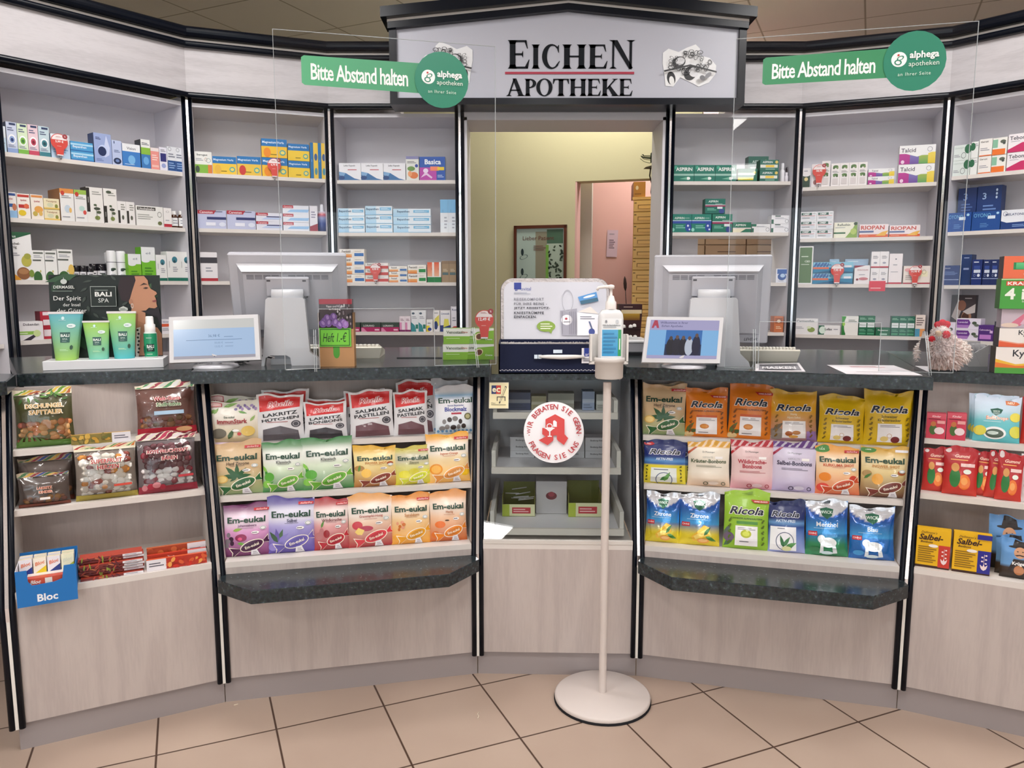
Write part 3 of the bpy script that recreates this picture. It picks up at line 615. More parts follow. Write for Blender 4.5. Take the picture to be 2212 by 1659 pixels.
def serif(ch):
    t, s, h = 0.085, 0.24, 0.05   # thin, stem, serif height
    def stem(x, w=s): return [[(x, 0), (x + w, 0), (x + w, 1), (x, 1)], [(x - .09, 0), (x + w + .09, 0), (x + w + .03, h), (x + w, .14), (x, .14), (x - .03, h)], [(x - .09, 1), (x - .03, 1 - h), (x, .86), (x + w, .86), (x + w + .03, 1 - h), (x + w + .09, 1)]]
    def ring(cx, cy, ro, rh, ri, rj, dx, a0, a1):
        o = []; n = 22
        for i in range(n):
            A, B = (R(a0 + (a1 - a0) * (i + k) / n) for k in (0, 1))
            o.append([(cx + ro * math.cos(A), cy + rh * math.sin(A)), (cx + ro * math.cos(B), cy + rh * math.sin(B)), (cx + dx + ri * math.cos(B), cy + rj * math.sin(B)), (cx + dx + ri * math.cos(A), cy + rj * math.sin(A))])
        return o
    if ch == 'I': return stem(.1), .44
    if ch in 'E': return stem(.1) + [[(.3, .93), (.8, .93), (.8, 1), (.3, 1)], [(.8, 1), (.72, .93), (.83, .7), (.86, .7)], [(.3, .47), (.62, .47), (.62, .54), (.3, .54)], [(.6, .54), (.66, .64), (.66, .37), (.6, .47)], [(.3, 0), (.86, 0), (.86, .07), (.3, .07)], [(.86, 0), (.93, .32), (.9, .32), (.74, .07)]], .95
    if ch == 'H': return stem(.1) + stem(.72) + [[(.3, .47), (.75, .47), (.75, .54), (.3, .54)]], 1.06
    if ch == 'C': return ring(.5, .5, .47, .52, .28, .45, .06, 48, 318) + [[(.84, .98), (.87, .98), (.87, .66), (.84, .66), (.76, .86)], [(.80, .12), (.92, .3), (.89, .32), (.76, .18)]], .95
    if ch == 'O': return ring(.52, .5, .5, .52, .27, .46, 0, 0, 360), 1.04
    if ch == 'N': return [[(.14, 0), (.22, 0), (.22, 1), (.14, 1)], [(.03, 0), (.33, 0), (.24, .06), (.12, .06)], [(.0, 1), (.34, 1), (.96, .02), (.82, -.02), (.14, .94)], [(.82, -.02), (.92, -.02), (.92, 1), (.82, 1)], [(.7, 1), (1.04, 1), (.94, .94), (.8, .94)]], 1.02
    if ch == 'A': return [[(.1, 0), (.19, 0), (.5, .98), (.42, 1.02)], [(.36, 1.02), (.56, 1.02), (.94, 0), (.68, 0)], [(.22, .3), (.74, .3), (.74, .37), (.24, .37)], [(.0, 0), (.32, 0), (.22, .06), (.1, .06)], [(.6, 0), (1.04, 0), (.94, .06), (.7, .06)]], 1.02
    if ch == 'P': return stem(.1) + ring(.36, .73, .42, .27, .19, .2, 0, -90, 90) + [[(.3, .93), (.38, .93), (.38, 1), (.3, 1)], [(.3, .46), (.38, .46), (.38, .53), (.3, .53)]], .82
    if ch == 'T': return stem(.33) + [[(.02, .93), (.88, .93), (.88, 1), (.02, 1)], [(.02, 1), (.0, .7), (.04, .7), (.13, .93)], [(.88, 1), (.9, .7), (.86, .7), (.77, .93)]], .9
    if ch == 'K': return stem(.1) + [[(.3, .42), (.36, .38), (.86, .96), (.76, .98)], [(.38, .5), (.5, .64), (1.0, 0), (.68, 0)], [(.62, 1), (.98, 1), (.88, .94), (.72, .94)], [(.58, 0), (1.08, 0), (.96, .06), (.68, .06)]], 1.06
def word(chars, spec, py0, col='10141c'):
    mb = MB()
    for ch, x0, x1, ptop in spec:
        P, w = serif(ch); a, b = sx(x0) - OX, sx(x1) - OX; z0, z1 = sz(py0), sz(ptop)
        for pl_ in P: mb.poly([(a + (b - a) * x / w, -0.003, z0 + (z1 - z0) * y) for x, y in pl_], col)
    return mb.build(chars, [MATTE], sgn)
k_ = lambda v: 700 + v / 2.949
word('shop_lettering', [('E', k_(1168), k_(1312), 87), ('I', k_(1320), k_(1376), 96.5), ('C', k_(1384), k_(1506), 96.5), ('H', k_(1514), k_(1672), 96.5), ('E', k_(1680), k_(1808), 96.5), ('N', k_(1812), k_(1976), 87)], 148.5)
word('shop_lettering', [('A', k_(1158), k_(1280), 170.5), ('P', k_(1276), k_(1356), 170.5), ('O', k_(1350), k_(1458), 170.5), ('T', k_(1458), k_(1562), 170.5), ('H', k_(1562), k_(1676), 170.5), ('E', k_(1676), k_(1768), 170.5), ('K', k_(1766), k_(1884), 170.5), ('E', k_(1880), k_(1970), 170.5)], 207.5)
mb = MB(); mb.box(sx(1091) - OX, sx(1370) - OX, -0.004, 0, sz(160.5), sz(155.5), 'b02a44'); mb.build('red_rule', [PLAST], sgn)
for cx, cy, fl in ((1489, 142, 1), (963, 136, -1)):
    mb = MB(); W_, H_ = 0.27, 0.195; X0, Z0_ = sx(cx) - OX, sz(cy)
    fn = lambda x, y, k: (X0 + fl * (x - .5) * W_, -0.003 - k * 0.0004, Z0_ + (y - .5) * H_)
    out = [(.02, .55), (.02, .8), (.12, .9), (.3, .82), (.44, .92), (.6, 1.0), (.68, .9), (.68, .74), (.86, .68), (.98, .5), (.97, .3), (.86, .1), (.68, 0), (.5, .12), (.34, .22), (.22, 0), (.08, .02), (.06, .25)]
    mb.poly([fn(x, y, 0) for x, y in out][::-fl], 'f2f2f4')
    D = [('e', .18, .2, .075, .16, '1c1c20', 12), ('e', .19, .14, .045, .11, 'f0f0f0', 12), ('e', .52, .32, .13, .15, '26262a', 60), ('e', .58, .34, .08, .12, 'e8e8ec', 60), ('e', .31, .58, .12, .13, '3a3a3e', 20), ('e', .33, .6, .085, .09, 'e4e4e8', 20)]
    rr = random.Random(3)
    for i in range(46):
        a = rr.random() * 6.28; x = .5 + .42 * math.cos(a) * (0.45 + .5 * rr.random()); y = .56 + .3 * math.sin(a) * (0.3 + .6 * rr.random())
        D.append(('o', x, y, .03 + .03 * rr.random(), .02 + .035 * rr.random(), '55555a' if i % 3 else '2a2a2e', rr.random() * 180, 0.25))
    D += [('p', [(.03, .36), (.04, .32), (.5, .46), (.97, .3), (.97, .34), (.5, .5)], '2e2e32'), ('e', .82, .24, .07, .05, '8a8a90', 40), ('e', .72, .18, .05, .06, '77777c', -30)]
    paint(mb, D, fn, W_, H_, k0=1)
    if fl < 0:
        for f in range(len(mb.f)): mb.f[f] = tuple(reversed(mb.f[f])); mb.c[f] = list(reversed(mb.c[f]))
    mb.build('acorn_emblem', [PLAST], sgn)
tag(sgn, 'white gabled sign board with black serif lettering over the passage', 'sign')

# ------------------------------------------------------------------ acrylic screens with stickers
def sheet(pa, pb, zt, side, foot_px, cut):
    a, b = onz(pa[0], pa[1], zt), onz(pb[0], pb[1], zt); fr = seg_frame((a.x, a.y), (b.x, b.y)); ln = (b - a).length
    root = empty('acrylic_screen', tuple(fr.pt(0, 0, 0)), fr.a); zb_ = 1.0705; c0, c1 = (fr.hit(cut[0], 740)[0], fr.hit(cut[1], 740)[0]); zc = fr.hit(cut[0], cut[2])[1]
    mb = MB()
    for x0, x1, z0, z1 in ((0, ln, zc, zt), (0, c0, zb_, zc), (c1, ln, zb_, zc)): mb.poly([(x0, 0, z0), (x1, 0, z0), (x1, 0, z1), (x0, 0, z1)], 'ffffff')
    mb.build('clear_sheet', [PLEXI], root)
    mb = MB(); e = 0.0015
    for x0, x1, z0, z1 in ((0, ln, zt - e, zt), (0, e, zb_, zt), (ln - e, ln, zb_, zt), (c0 - e, c0, zb_, zc), (c1, c1 + e, zb_, zc), (c0, c1, zc, zc + e), (0, c0, zb_, zb_ + e), (c1, ln, zb_, zb_ + e)):
        mb.box(x0, x1, -0.0015, 0.0015, z0, z1)
    mb.build('sheet_edge', [EDGE], root)
    for fx in foot_px:
        u = fr.hit(fx, 760)[0]; mb = MB(); mb.prism([(0, 0)], 0, 0) if 0 else None
        P = [(u - 0.003, -0.09, zb_), (u - 0.003, 0.09, zb_), (u - 0.003, 0.012, zb_ + 0.13), (u - 0.003, -0.012, zb_ + 0.13)]; Q = [(x + 0.006, y, z) for x, y, z in P]
        mb.mesh(P + Q, [(0, 1, 2, 3), (7, 6, 5, 4), (0, 4, 5, 1), (1, 5, 6, 2), (2, 6, 7, 3), (3, 7, 4, 0)], 'ffffff'); mb.build('support_foot', [THIN], root)
        mb = MB(); mb.tube([P[0], P[3]], 0.0012, 6); mb.tube([(u + 0.003, y, z) for _, y, z in (P[0], P[3])], 0.0012, 6); mb.build('foot_edge', [EDGE], root)
    tag(root, 'large clear acrylic hygiene screen standing on the %s worktop' % side, 'screen', 'acrylic screens on the counter')
    return fr, ln, root
GRN = 'printed_green_vinyl'
def distance_sign(fr, band, cx, cy, rx, side, c0, c1, c2):
    P = [fr.hit(x, y, -0.004) for x, y in band]; cu, cz = fr.hit(cx, cy, -0.004); r = abs(fr.hit(cx + rx, cy, -0.004)[0] - fr.hit(cx - rx, cy, -0.004)[0]) / 2
    u0 = (P[0][0] + P[3][0]) / 2; u1 = cu; zt0, zb0, = P[0][1], P[3][1]; zt1, zb1 = P[1][1], P[2][1]
    o = fr.pt(u0, -0.004, (zb0 + zt0) / 2); root = empty('distance_sign', tuple(o), fr.a); w = u1 - u0; hm = (zt0 + zt1) / 2 - (zb0 + zb1) / 2; zc = (zb0 + zt0) / 2
    def fn(x, y, k):
        zt = zt0 + (zt1 - zt0) * x; zb_ = zb0 + (zb1 - zb0) * x; return (x * w, -0.0008 - 0.0006 * k, zb_ + (zt - zb_) * y - zc)
    mb = MB(); mb.mesh([fn(0.02, 0, 0), fn(1, 0, 0), fn(1, 1, 0), fn(0.02, 1, 0), fn(0, .93, 0), fn(0, .07, 0)], [(0, 1, 2, 3, 4, 5)], [L(c0), L(c1), L(c1), L(c0), L(c0), L(c0)])
    xe = (w - r) / w
    paint(mb, [('t', 'Bitte Abstand halten', .04 + xe * .46, .47, xe * .86, .56, 'ffffff', 'bnf')], fn, w, hm, k0=1); mb.build('sign_band', [PLAST], root)
    mb = MB(); g = lambda x, y, k: (w + (x - .5) * 2 * r, -0.004 - 0.0006 * k, cz - zc + (y - .5) * 2 * r)
    paint(mb, [('e', .5, .5, .5, .5, c2), ('e', .25, .54, .125, .125, 'ffffff'), ('o', .27, .56, .06, .035, c2, 25, .35), ('o', .235, .49, .06, .045, c2, -10, .35), ('e', .235, .61, .018, .018, 'c03030'),
        ('t', 'alphega', .645, .585, .48, .15, 'ffffff', 'B'), ('t', 'apotheken', .645, .44, .48, .13, 'eaf6ee'), ('t', 'an Ihrer Seite', .5, .285, .52, .07, 'd8efe2', 's')], g, 2 * r, 2 * r)
    mb.build('round_logo', [PLAST], root)
    tag(root, 'green distance reminder sign with round logo on the %s acrylic screen' % side, 'sign', 'distance signs on the screens')
fs1, ls1, _ = sheet((588, 62), (1070, 100), 2.13, 'left', (681, 1021), (690, 938, 668))
distance_sign(fs1, [(650, 119), (954, 140), (954, 205), (652, 183)], 954, 173.5, 58, 'left', '5cb484', '3a9068', '24866a')
fs2, ls2, _ = sheet((1590, 84), (2115, 45), 2.12, 'right', (1627, 1995), (1640, 1901, 695))
distance_sign(fs2, [(1648, 125), (1975, 101), (1975, 165), (1647, 184)], 1975, 132.5, 68, 'right', '389060', '389060', '24866a')

# ------------------------------------------------------------------ stickers on the glass front of the middle cabinet
def slantC(x, y, off=0.0):
    o = FC.pt(0, 0, 0); k = 0.215 / (1.03 - NZ); d = ray(x, y); t = (FC.n.dot(o) + k * (CZ - NZ) - off) / (FC.n.dot(d) - k * d.z); return EYE + d * t
tilt = math.atan(0.215 / (1.03 - NZ))
def on_glass(name, cx, cy, w, h, decs, label, cat, rnd_=False, base='f2f0f4'):
    c = slantC(cx, cy, 0.003); root = None; mb = MB()
    mb.box(-w / 2, w / 2, 0.0, 0.0006, -h / 2, h / 2, base) if not rnd_ else mb.prism_y([(w / 2 * math.cos(2 * math.pi * i / 48), h / 2 * math.sin(2 * math.pi * i / 48)) for i in range(48)], 0, 0.0006, base)
    paint(mb, decs, lambda x, y, k: ((x - .5) * w, -0.0003 - 0.0003 * k, (y - .5) * h), w, h)
    o = mb.build(name, [PLAST], None, tuple(c)); o.rotation_euler = (-tilt, 0, FC.a); o.rotation_mode = 'XYZ'
    tag(o, label, cat); return o
D = []
def arc_text(s, r, a0, a1, col, inward=False):
    out = []
    for i, ch in enumerate(s):
        if ch == ' ': continue
        a = a0 + (a1 - a0) * i / (len(s) - 1); x = .5 + r * math.cos(R(a)); y = .5 + r * math.sin(R(a))
        out.append(('t', ch, x, y, .09, .085, col, 'b', a + 90 if inward else a - 90))
    return out
D += arc_text('WIR BERATEN SIE GERN', .415, 178, 2, 'b8323a') + arc_text('FRAGEN SIE UNS', .415, 207, 333, 'b8323a', True) + [('e', .09, .44, .008, .008, 'b8323a'), ('e', .91, .44, .008, .008, 'b8323a')]
def gp(x, y): return ((x - 490) / 502, 1 - (y - 328) / 502)
D += [('p', [gp(*p) for p in [(672, 478), (752, 436), (830, 478), (830, 600), (860, 632), (825, 688), (775, 652), (766, 640), (766, 610), (737, 610), (737, 650), (690, 690), (614, 650), (672, 620), (645, 600), (645, 550), (672, 550)]], 'd2403e'),
      ('p', [gp(*p) for p in [(735, 492), (748, 486), (766, 500), (766, 540), (735, 540)]], 'f2f0f4'), ('e', gp(706, 552)[0], gp(706, 552)[1], .085, .016, 'f2f0f4'), ('p', [gp(*p) for p in [(668, 552), (745, 552), (712, 578), (700, 578)]], 'f2f0f4'), ('o', gp(706, 535)[0], gp(706, 535)[1], .05, .045, 'f2f0f4', 0, .3), ('r', gp(702, 0)[0], gp(0, 618)[1], gp(712, 0)[0], gp(0, 575)[1], 'f2f0f4'), ('r', gp(690, 0)[0], gp(0, 622)[1], gp(725, 0)[0], gp(0, 614)[1], 'f2f0f4')]
s_ = 2.62 / 1648
on_glass('round_sticker', 1196.2, 933.3, 133.2 * s_, 137 * s_, D, 'round white sticker with a red gothic letter on the slanted glass front', 'sticker', True)
on_glass('card_sticker', 1077.6, 854, 44 * s_, 60 * s_, [('r', .03, .02, .97, .98, 'f2e6b8'), ('r', .12, .55, .36, .88, '22306a'), ('r', .36, .55, .6, .88, 'cc3a34'), ('t', 'e', .26, .7, .2, .2, 'f4ecc8', 'B'), ('t', 'c', .47, .7, .2, .2, 'f4ecc8', 'B'), ('p', [(.5, .2), (.56, .18), (.9, .82), (.82, .86)], '3a3a34'), ('p', [(.55, .27), (.58, .25), (.86, .8), (.82, .82)], 'f2e6b8'), ('r', .4, .42, .84, .45, '222222'), ('r', .8, .28, .84, .42, '3a3a34'), ('r', .4, .28, .44, .42, '3a3a34'), ('r', .12, .13, .86, .145, '3a3a34'), ('t', 'Otto', .22, .2, .22, .07, '55504a', 'i')], 'cream card payment sticker with blue and red letters on the glass front', 'sticker', base='d8d2c0')

# ------------------------------------------------------------------ hand sanitiser stand
bc = onz(1301, 1510, 0); sp = Vector((bc.x, bc.y, 0)); st = empty('sanitiser_stand', tuple(sp))
mb = MB(); mb.lathe([(0.158, 0), (0.158, 0.006), (0.152, 0.008)], seg=48, col='15151a'); mb.build('rubber_rim', [MATTE], st)
mb = MB(); mb.lathe([(0.155, 0.0075), (0.156, 0.016), (0.15, 0.021), (0.02, 0.026), (0.0, 0.026)], seg=48, col='d8cdc8'); mb.build('round_base', [PLAST], st)
mb = MB(); mb.lathe([(0.0125, 0.025), (0.0125, 1.045)], seg=20, col='d6cbc6'); mb.build('pole', [PLAST], st)
zc = ony(1310, 817, sp.y).z; ct = ony(1316, 776, sp.y)
cxo = ct.x - sp.x
mb = MB(); mb.lathe([(0.040, zc - 1.0 + 1.0), (0.043, zc + 0.004), (0.0435, zc + 0.05), (0.047, zc + 0.052), (0.047, zc + 0.066), (0.042, zc + 0.066), (0.040, zc + 0.012), (0, zc + 0.012)], cx=cxo, seg=40, col='d8d2ce'); mb.build('drip_cup', [PLAST], st)
zcup = zc + 0.0125
mb = MB()
for s in (-1, 1): mb.box(cxo + s * 0.056 - 0.003, cxo + s * 0.056 + 0.003, 0.0, 0.03, zc + 0.05, zc + 0.135, 'e8e4e0')
mb.box(cxo - 0.059, cxo + 0.059, 0.03, 0.036, zc + 0.04, zc + 0.135, 'e8e4e0')
for s in (-1, 1): mb.box(cxo + s * 0.052 - 0.007, cxo + s * 0.052 + 0.007, 0.0, 0.034, zc + 0.044, zc + 0.052, 'e8e4e0')
mb.build('bottle_bracket', [PLAST], st)
tag(st, 'white floor stand with round base and drip cup in front of the glass cabinet', 'stand')
bo = Vector((ct.x + 0.002, sp.y - 0.002, zcup)); bt = empty('sanitiser_bottle', tuple(bo))
hb = ony(1318, 668, sp.y).z - zcup
def rect_lathe(prof, seg, pw, flat, col, cols=None):
    mb = MB(); P = []; C = []
    for i, (r, z) in enumerate(prof):
        for k in range(seg):
            a = 2 * math.pi * k / seg; ca, sa = math.cos(a), math.sin(a); q = (abs(ca) ** pw + abs(sa) ** pw) ** (-1 / pw)
            P.append((r * q * ca, r * q * sa * flat, z)); C.append(L(cols[i] if cols else col))
    mb.mesh(P, [(i*seg+k, i*seg+(k+1) % seg, (i+1)*seg+(k+1) % seg, (i+1)*seg+k) for i in range(len(prof)-1) for k in range(seg)], C, 0, True)
    mb.mesh(P[:seg], [tuple(range(seg-1, -1, -1))], C[:seg]); mb.mesh(P[-seg:], [tuple(range(seg))], C[-seg:]); return mb
mb = rect_lathe([(0.036, 0), (0.038, 0.004), (0.038, hb * .86), (0.036, hb * .93), (0.028, hb * .985), (0.016, hb)], 32, 5, 0.62, 'e4e4e6')
fb = lambda x, y, k: ((x - .5) * 0.064, -0.0239 - 0.0004 * k, 0.008 + y * hb * .84)
paint(mb, [('r', .02, .0, .98, .98, 'eef0f2'), ('g', .06, .30, .82, .78, '3f9ed4', '4aa6d8'), ('r', .82, .30, .97, .78, '2c9c58'), ('r', .87, .42, .92, .62, 'e8f2ea'), ('n', .12, .34, .78, .74, 6, '2c82b8'), ('t', 'Händedesinfektion', .5, .86, .84, .05, '555a60', 'b'), ('n', .1, .81, .9, .84, 1, '9aa0a6'), ('e', .24, .93, .05, .025, '888890'), ('e', .76, .93, .07, .03, 'c8ccd2'), ('r', .1, .12, .42, .24, 'f8f8f8'), ('t', '85', .26, .18, .2, .05, '60646a'), ('n', .5, .14, .9, .24, 3, '8a8e94'), ('n', .1, .04, .4, .1, 2, '8a8e94')], fb, 0.064, hb * .84)
mb.build('bottle_body', [GLOSS], bt)
mb = MB(); mb.lathe([(0.0165, hb), (0.0165, hb + 0.022), (0.013, hb + 0.026), (0.009, hb + 0.04), (0.0045, hb + 0.042), (0.0045, hb + 0.062), (0.010, hb + 0.062), (0.010, hb + 0.072), (0.003, hb + 0.075)], seg=24, col='efe9e6')
mb.tube([(0.004, 0, hb + 0.069), (-0.02, 0, hb + 0.068), (-0.038, 0, hb + 0.066), (-0.043, 0, hb + 0.058)], [0.006, 0.005, 0.0045, 0.004], 10, 'efe9e6'); mb.build('pump_head', [PLAST], bt)
tag(bt, 'white pump bottle with a blue and green label held in the floor stand', 'bottle')

# ------------------------------------------------------------------ blue suitcase display
sc0 = ony(1077, 809, 2.715); sc1 = ony(1328, 809, 2.715); sw = sc1.x - sc0.x; scx = (sc0.x + sc1.x) / 2
case = empty('suitcase_display', (scx, 2.715, 1.0302)); bh, bd = 0.106, 0.25
mb = MB(); mb.box(-sw/2, sw/2, 0, bd, 0, 0.004, '151d3c'); mb.box(-sw/2, sw/2, 0, 0.005, 0, bh, '141c3a'); mb.box(-sw/2, sw/2, bd - 0.005, bd, 0, bh, '141c3a'); mb.box(-sw/2, -sw/2 + 0.005, 0, bd, 0, bh, '141c3a'); mb.box(sw/2 - 0.005, sw/2, 0, bd, 0, bh, '141c3a'); mb.build('case_base', [MATTE], case)
mb = MB(); mb.box(-sw/2 + 0.005, sw/2 - 0.005, 0.006, bd - 0.006, bh - 0.02, bh - 0.012, 'c9c4c0')
rr = random.Random(5)
for i in range(90): x = -sw/2 + 0.008 + (sw - 0.016) * i / 90; mb.box(x, x + 0.0035, 0.006, 0.02, bh - 0.012, bh + 0.004 + 0.003 * rr.random(), 'c8c2bf')
mb.build('lining', [FABRIC], case)
mb = MB()
for i in range(60): x = -sw/2 + 0.004 + (sw - 0.012) * i / 60; mb.box(x, x + 0.0045, -0.0008, 0, 0.010 + (0.002 if i % 2 else 0), 0.0125 + (0.002 if i % 2 else 0), 'e4e2ea')
mb.build('white_stitching', [MATTE], case)
mb = MB(); hz = 0.062; x0, x1 = ony(1165, 779, 2.7).x - scx, ony(1262, 779, 2.7).x - scx
mb.tube([(x0, -0.012, hz), (x0 + .03, -0.016, hz), ((x0+x1)/2, -0.018, hz - 0.001), (x1 - .03, -0.016, hz), (x1, -0.012, hz)], [0.005, 0.007, 0.0085, 0.007, 0.005], 10, 'e6e4e2'); mb.build('carry_handle', [PLAST], case)
for x in (x0 - 0.012, x0 + 0.002): mb = MB(); mb.box(x - .006, x + .006, -0.014, 0, hz - 0.007, hz + 0.007, 'c8ccd2'); mb.build('handle_clasp', [METAL], case)
mb = MB(); mb.box(x0 + .05, x0 + .082, -0.006, 0, hz + 0.012, hz + 0.024, 'd0d4da'); mb.build('lock', [METAL], case)
tx = ony(1266, 779, 2.7).x - scx; mb = MB(); mb.box(tx - .015, tx + .045, -0.006, -0.005, 0.038, 0.092, 'eceaf0')
paint(mb, [('r', .14, .45, .46, 1.0, '2b3f98'), ('t', 'ar', .32, .56, .26, .14, 'f0f0f8'), ('t', 'ovital', .7, .58, .42, .14, '3a4c9c'), ('n', .1, .1, .9, .34, 2, '5a6070')], lambda x, y, k: (tx - .015 + .06 * x, -0.0063 - .0003 * k, .038 + .054 * y), .06, .054); mb.build('hang_tag', [CARD], case)
lx0, lx1 = ony(1081, 740, 2.97).x - scx, ony(1318, 740, 2.97).x - scx; lw = lx1 - lx0; lh = 0.245; tl_ = R(14)
lid = empty('case_lid', ((lx0 + lx1) / 2, bd + 0.008, bh - 0.002)); lid.parent = case; lid.rotation_euler = (-tl_, 0, 0)
def rrect(w, h, r, r2=None, n=8):
    r2 = r if r2 is None else r2; P = []
    for cx, cz, a0, q in ((w/2 - r2, r2, -90, r2), (w/2 - r, h - r, 0, r), (-w/2 + r, h - r, 90, r), (-w/2 + r2, r2, 180, r2)):
        for i in range(n + 1): a = R(a0 + 90 * i / n); P.append((cx + q * math.cos(a), cz + q * math.sin(a)))
    return P
mb = MB(); mb.prism_y(rrect(lw, lh, 0.05, 0.006), 0.0, 0.05, '3a4266'); mb.build('lid_shell', [MATTE], lid)
mb = MB(); mb.prism_y(rrect(lw - 0.004, lh - 0.002, 0.048, 0.006), -0.006, 0.0, 'cfc8c8'); mb.build('lid_lining', [FABRIC], lid)
mb = MB(); cw_, ch_ = lw - 0.026, lh - 0.018; mb.prism_y(rrect(cw_, ch_, 0.036, 0.004), -0.010, -0.006, 'd6d6e0')
fl_ = lambda x, y, k: ((x - .5) * cw_, -0.0104 - 0.0004 * k, y * ch_)
paint(mb, [('r', .10, .87, .17, .99, '2b3f98'), ('t', 'ar', .125, .86, .05, .035, '2b3f98', 'b'), ('t', 'ovital', .215, .88, .10, .06, '4a5ca8'), ('n', .10, .78, .26, .82, 2, 'a0a4b4'),
    ('t', 'REISEKOMFORT', .245, .695, .29, .05, '80808c', 'bsf'), ('t', 'FÜR IHRE BEINE -', .26, .62, .32, .055, '6c6c74', 'bsf'), ('t', 'JETZT REISESTÜTZ-', .275, .54, .35, .055, '3c3d47', 'Bsf'), ('t', 'KNIESTRÜMPFE', .245, .46, .29, .055, '3c3d47', 'Bsf'), ('t', 'EINPACKEN.', .21, .385, .22, .048, '3c3d47', 'Bsf'),
    ('e', .41, .22, .09, .095, '8fae4a'), ('p', [(.43, .14), (.47, .15), (.46, .09)], '8fae4a'), ('n', .355, .16, .47, .28, 3, 'eef4d8'),
    ('p', [(.56, .06), (.70, .06), (.71, .53), (.55, .49)], 'a8a6b4'), ('o', .62, .66, .055, .2, 'b4b4be', 0, .1), ('e', .61, .33, .055, .09, 'f6f4fa'), ('e', .605, .35, .012, .02, 'b03a4a'), ('r', .58, .29, .645, .30, '50505a'),
    ('p', [(.72, .73), (.90, .82), (.92, .66), (.75, .60)], '5a9ad8'), ('p', [(.74, .66), (.91, .72), (.92, .66), (.75, .60)], '3f6c86'), ('e', .83, .74, .06, .02, 'eef4fa', 15),
    ('p', [(.71, .06), (.92, .06), (.92, .42), (.71, .46)], 'f6f5fc'), ('p', [(.72, .47), (.92, .43), (.84, .56)], 'e9e2dc'), ('n', .74, .33, .88, .4, 2, '8c8c9a'), ('e', .85, .12, .03, .06, '44549c'), ('p', [(.82, .3), (.835, .3), (.86, .17), (.845, .17)], '5a6890')] + [('r', .565 + i * .018, .08, .569 + i * .018, .47, '77757f') for i in range(8) if i not in (1, 2, 3)], fl_, cw_, ch_)
mb.build('lid_poster', [CARD], lid)
tag(case, 'dark blue open suitcase display with a printed white lid, above the glass cabinet', 'display case')
for i, (a, b, h_, c) in enumerate(((-0.48, -0.05, 0.012, 'eef0ec'), (-.03, .3, .007, 'e6e6ea'))):
    me = boxmesh('stocking_pack', (b - a) * sw, 0.02, h_, c, [('r', 0, 0, .08, 1, '9cc060')] if i == 0 else ()); o = link('stocking_pack', me, None, (scx + (a + b) / 2 * sw, 2.715 + 0.03, 1.0302 + bh - 0.011)); tag(o, ('flat white pack with green end lying at the left in the blue suitcase', 'flat white pack lying in the middle of the blue suitcase')[i], 'pack')
# ------------------------------------------------------------------ sweet bags on the counter displays
def stops(S_, v):
    for i in range(len(S_) - 1):
        if v <= S_[i+1][0]: t = (v - S_[i][0]) / max(1e-6, S_[i+1][0] - S_[i][0]); return mix(S_[i][1], S_[i+1][1], max(0, t))
    return L(S_[-1][1])
def bagmesh(name, w, h, d, base, decs, seed=0, mats=None, puff=1.0, back='d8d8dc', curve=None):
    """soft bag standing on its bottom edge, sealed at top; returns a mesh"""
    r_ = random.Random(seed); NX, NZ_ = 20, 26; G = []
    ph = [r_.random() * 6.28 for _ in range(8)]; sk = (r_.random() - .5) * 0.05
    for j in range(NZ_ + 1):
        v = j / NZ_; row = []
        pv = min(1, max(0, v / 0.16)) ** 0.55 * min(1, max(0, (0.90 - v) / 0.24)) ** 0.8 * (1.12 - 0.35 * v)
        for i in range(NX + 1):
            u = i / NX; pu = math.sin(math.pi * u) ** 0.62 if 0 < u < 1 else 0
            wr = 0.05 * math.sin(u * 17 + ph[0] + 2 * math.sin(v * 5 + ph[1])) * (0.3 + abs(v - .5)) + 0.05 * math.sin(v * 15 + ph[2] + 3 * u) + 0.04 * math.sin(u * 9 - v * 12 + ph[3])
            row.append(d * 0.5 * puff * (pu * pv * (1 + wr) + 0.02))
        G.append(row)
    def gy(x, y):
        x = min(max(x, 0), 1) * NX; y = min(max(y, 0), 1) * NZ_; i = min(int(x), NX - 1); j = min(int(y), NZ_ - 1); a, b = x - i, y - j
        return (G[j][i] * (1-a) + G[j][i+1] * a) * (1-b) + (G[j+1][i] * (1-a) + G[j+1][i+1] * a) * b
    def X(x, y): return (x - .5) * w * (1 - 0.05 * math.sin(math.pi * min(1, max(0, y)))) + sk * w * y * (y - .5)
    def Z(x, y): return y * h + (0.004 * math.sin(x * 5 + ph[5]) + 0.002 * math.sin(x * 13 + ph[6])) * (y > .95) * h * 8
    wv = lambda x, y: 0.0014 * math.sin(x * 24 + ph[4]) * max(0, y - .86) * 8
    fn = lambda x, y, k: (X(x, y), -gy(x, y) + wv(x, y) - 0.0004 - 0.00014 * k, Z(x, y))
    mb = MB(); P = []; C = []
    for j in range(NZ_ + 1):
        for i in range(NX + 1):
            u, v = i / NX, j / NZ_; P.append((X(u, v), -G[j][i] + wv(u, v), Z(u, v))); C.append(base(u, v) if callable(base) else stops(base, v))
    q = [(j*(NX+1)+i, j*(NX+1)+i+1, (j+1)*(NX+1)+i+1, (j+1)*(NX+1)+i) for j in range(NZ_) for i in range(NX)]
    mb.mesh(P, q, C, 0, True)
    mb.mesh([(x, G[k // (NX+1)][k % (NX+1)] * .8 + wv(k % (NX+1) / NX, k // (NX+1) / NZ_) if 0 < k % (NX+1) < NX and 0 < k // (NX+1) < NZ_ else y, z) for k, (x, y, z) in enumerate(P)], [f[::-1] for f in q], mix(C[len(C)//2], back, .3), 0, True)
    paint(mb, decs, fn, w, h, grid=(NX, NZ_))
    return mb.data(name, mats or [FOIL])
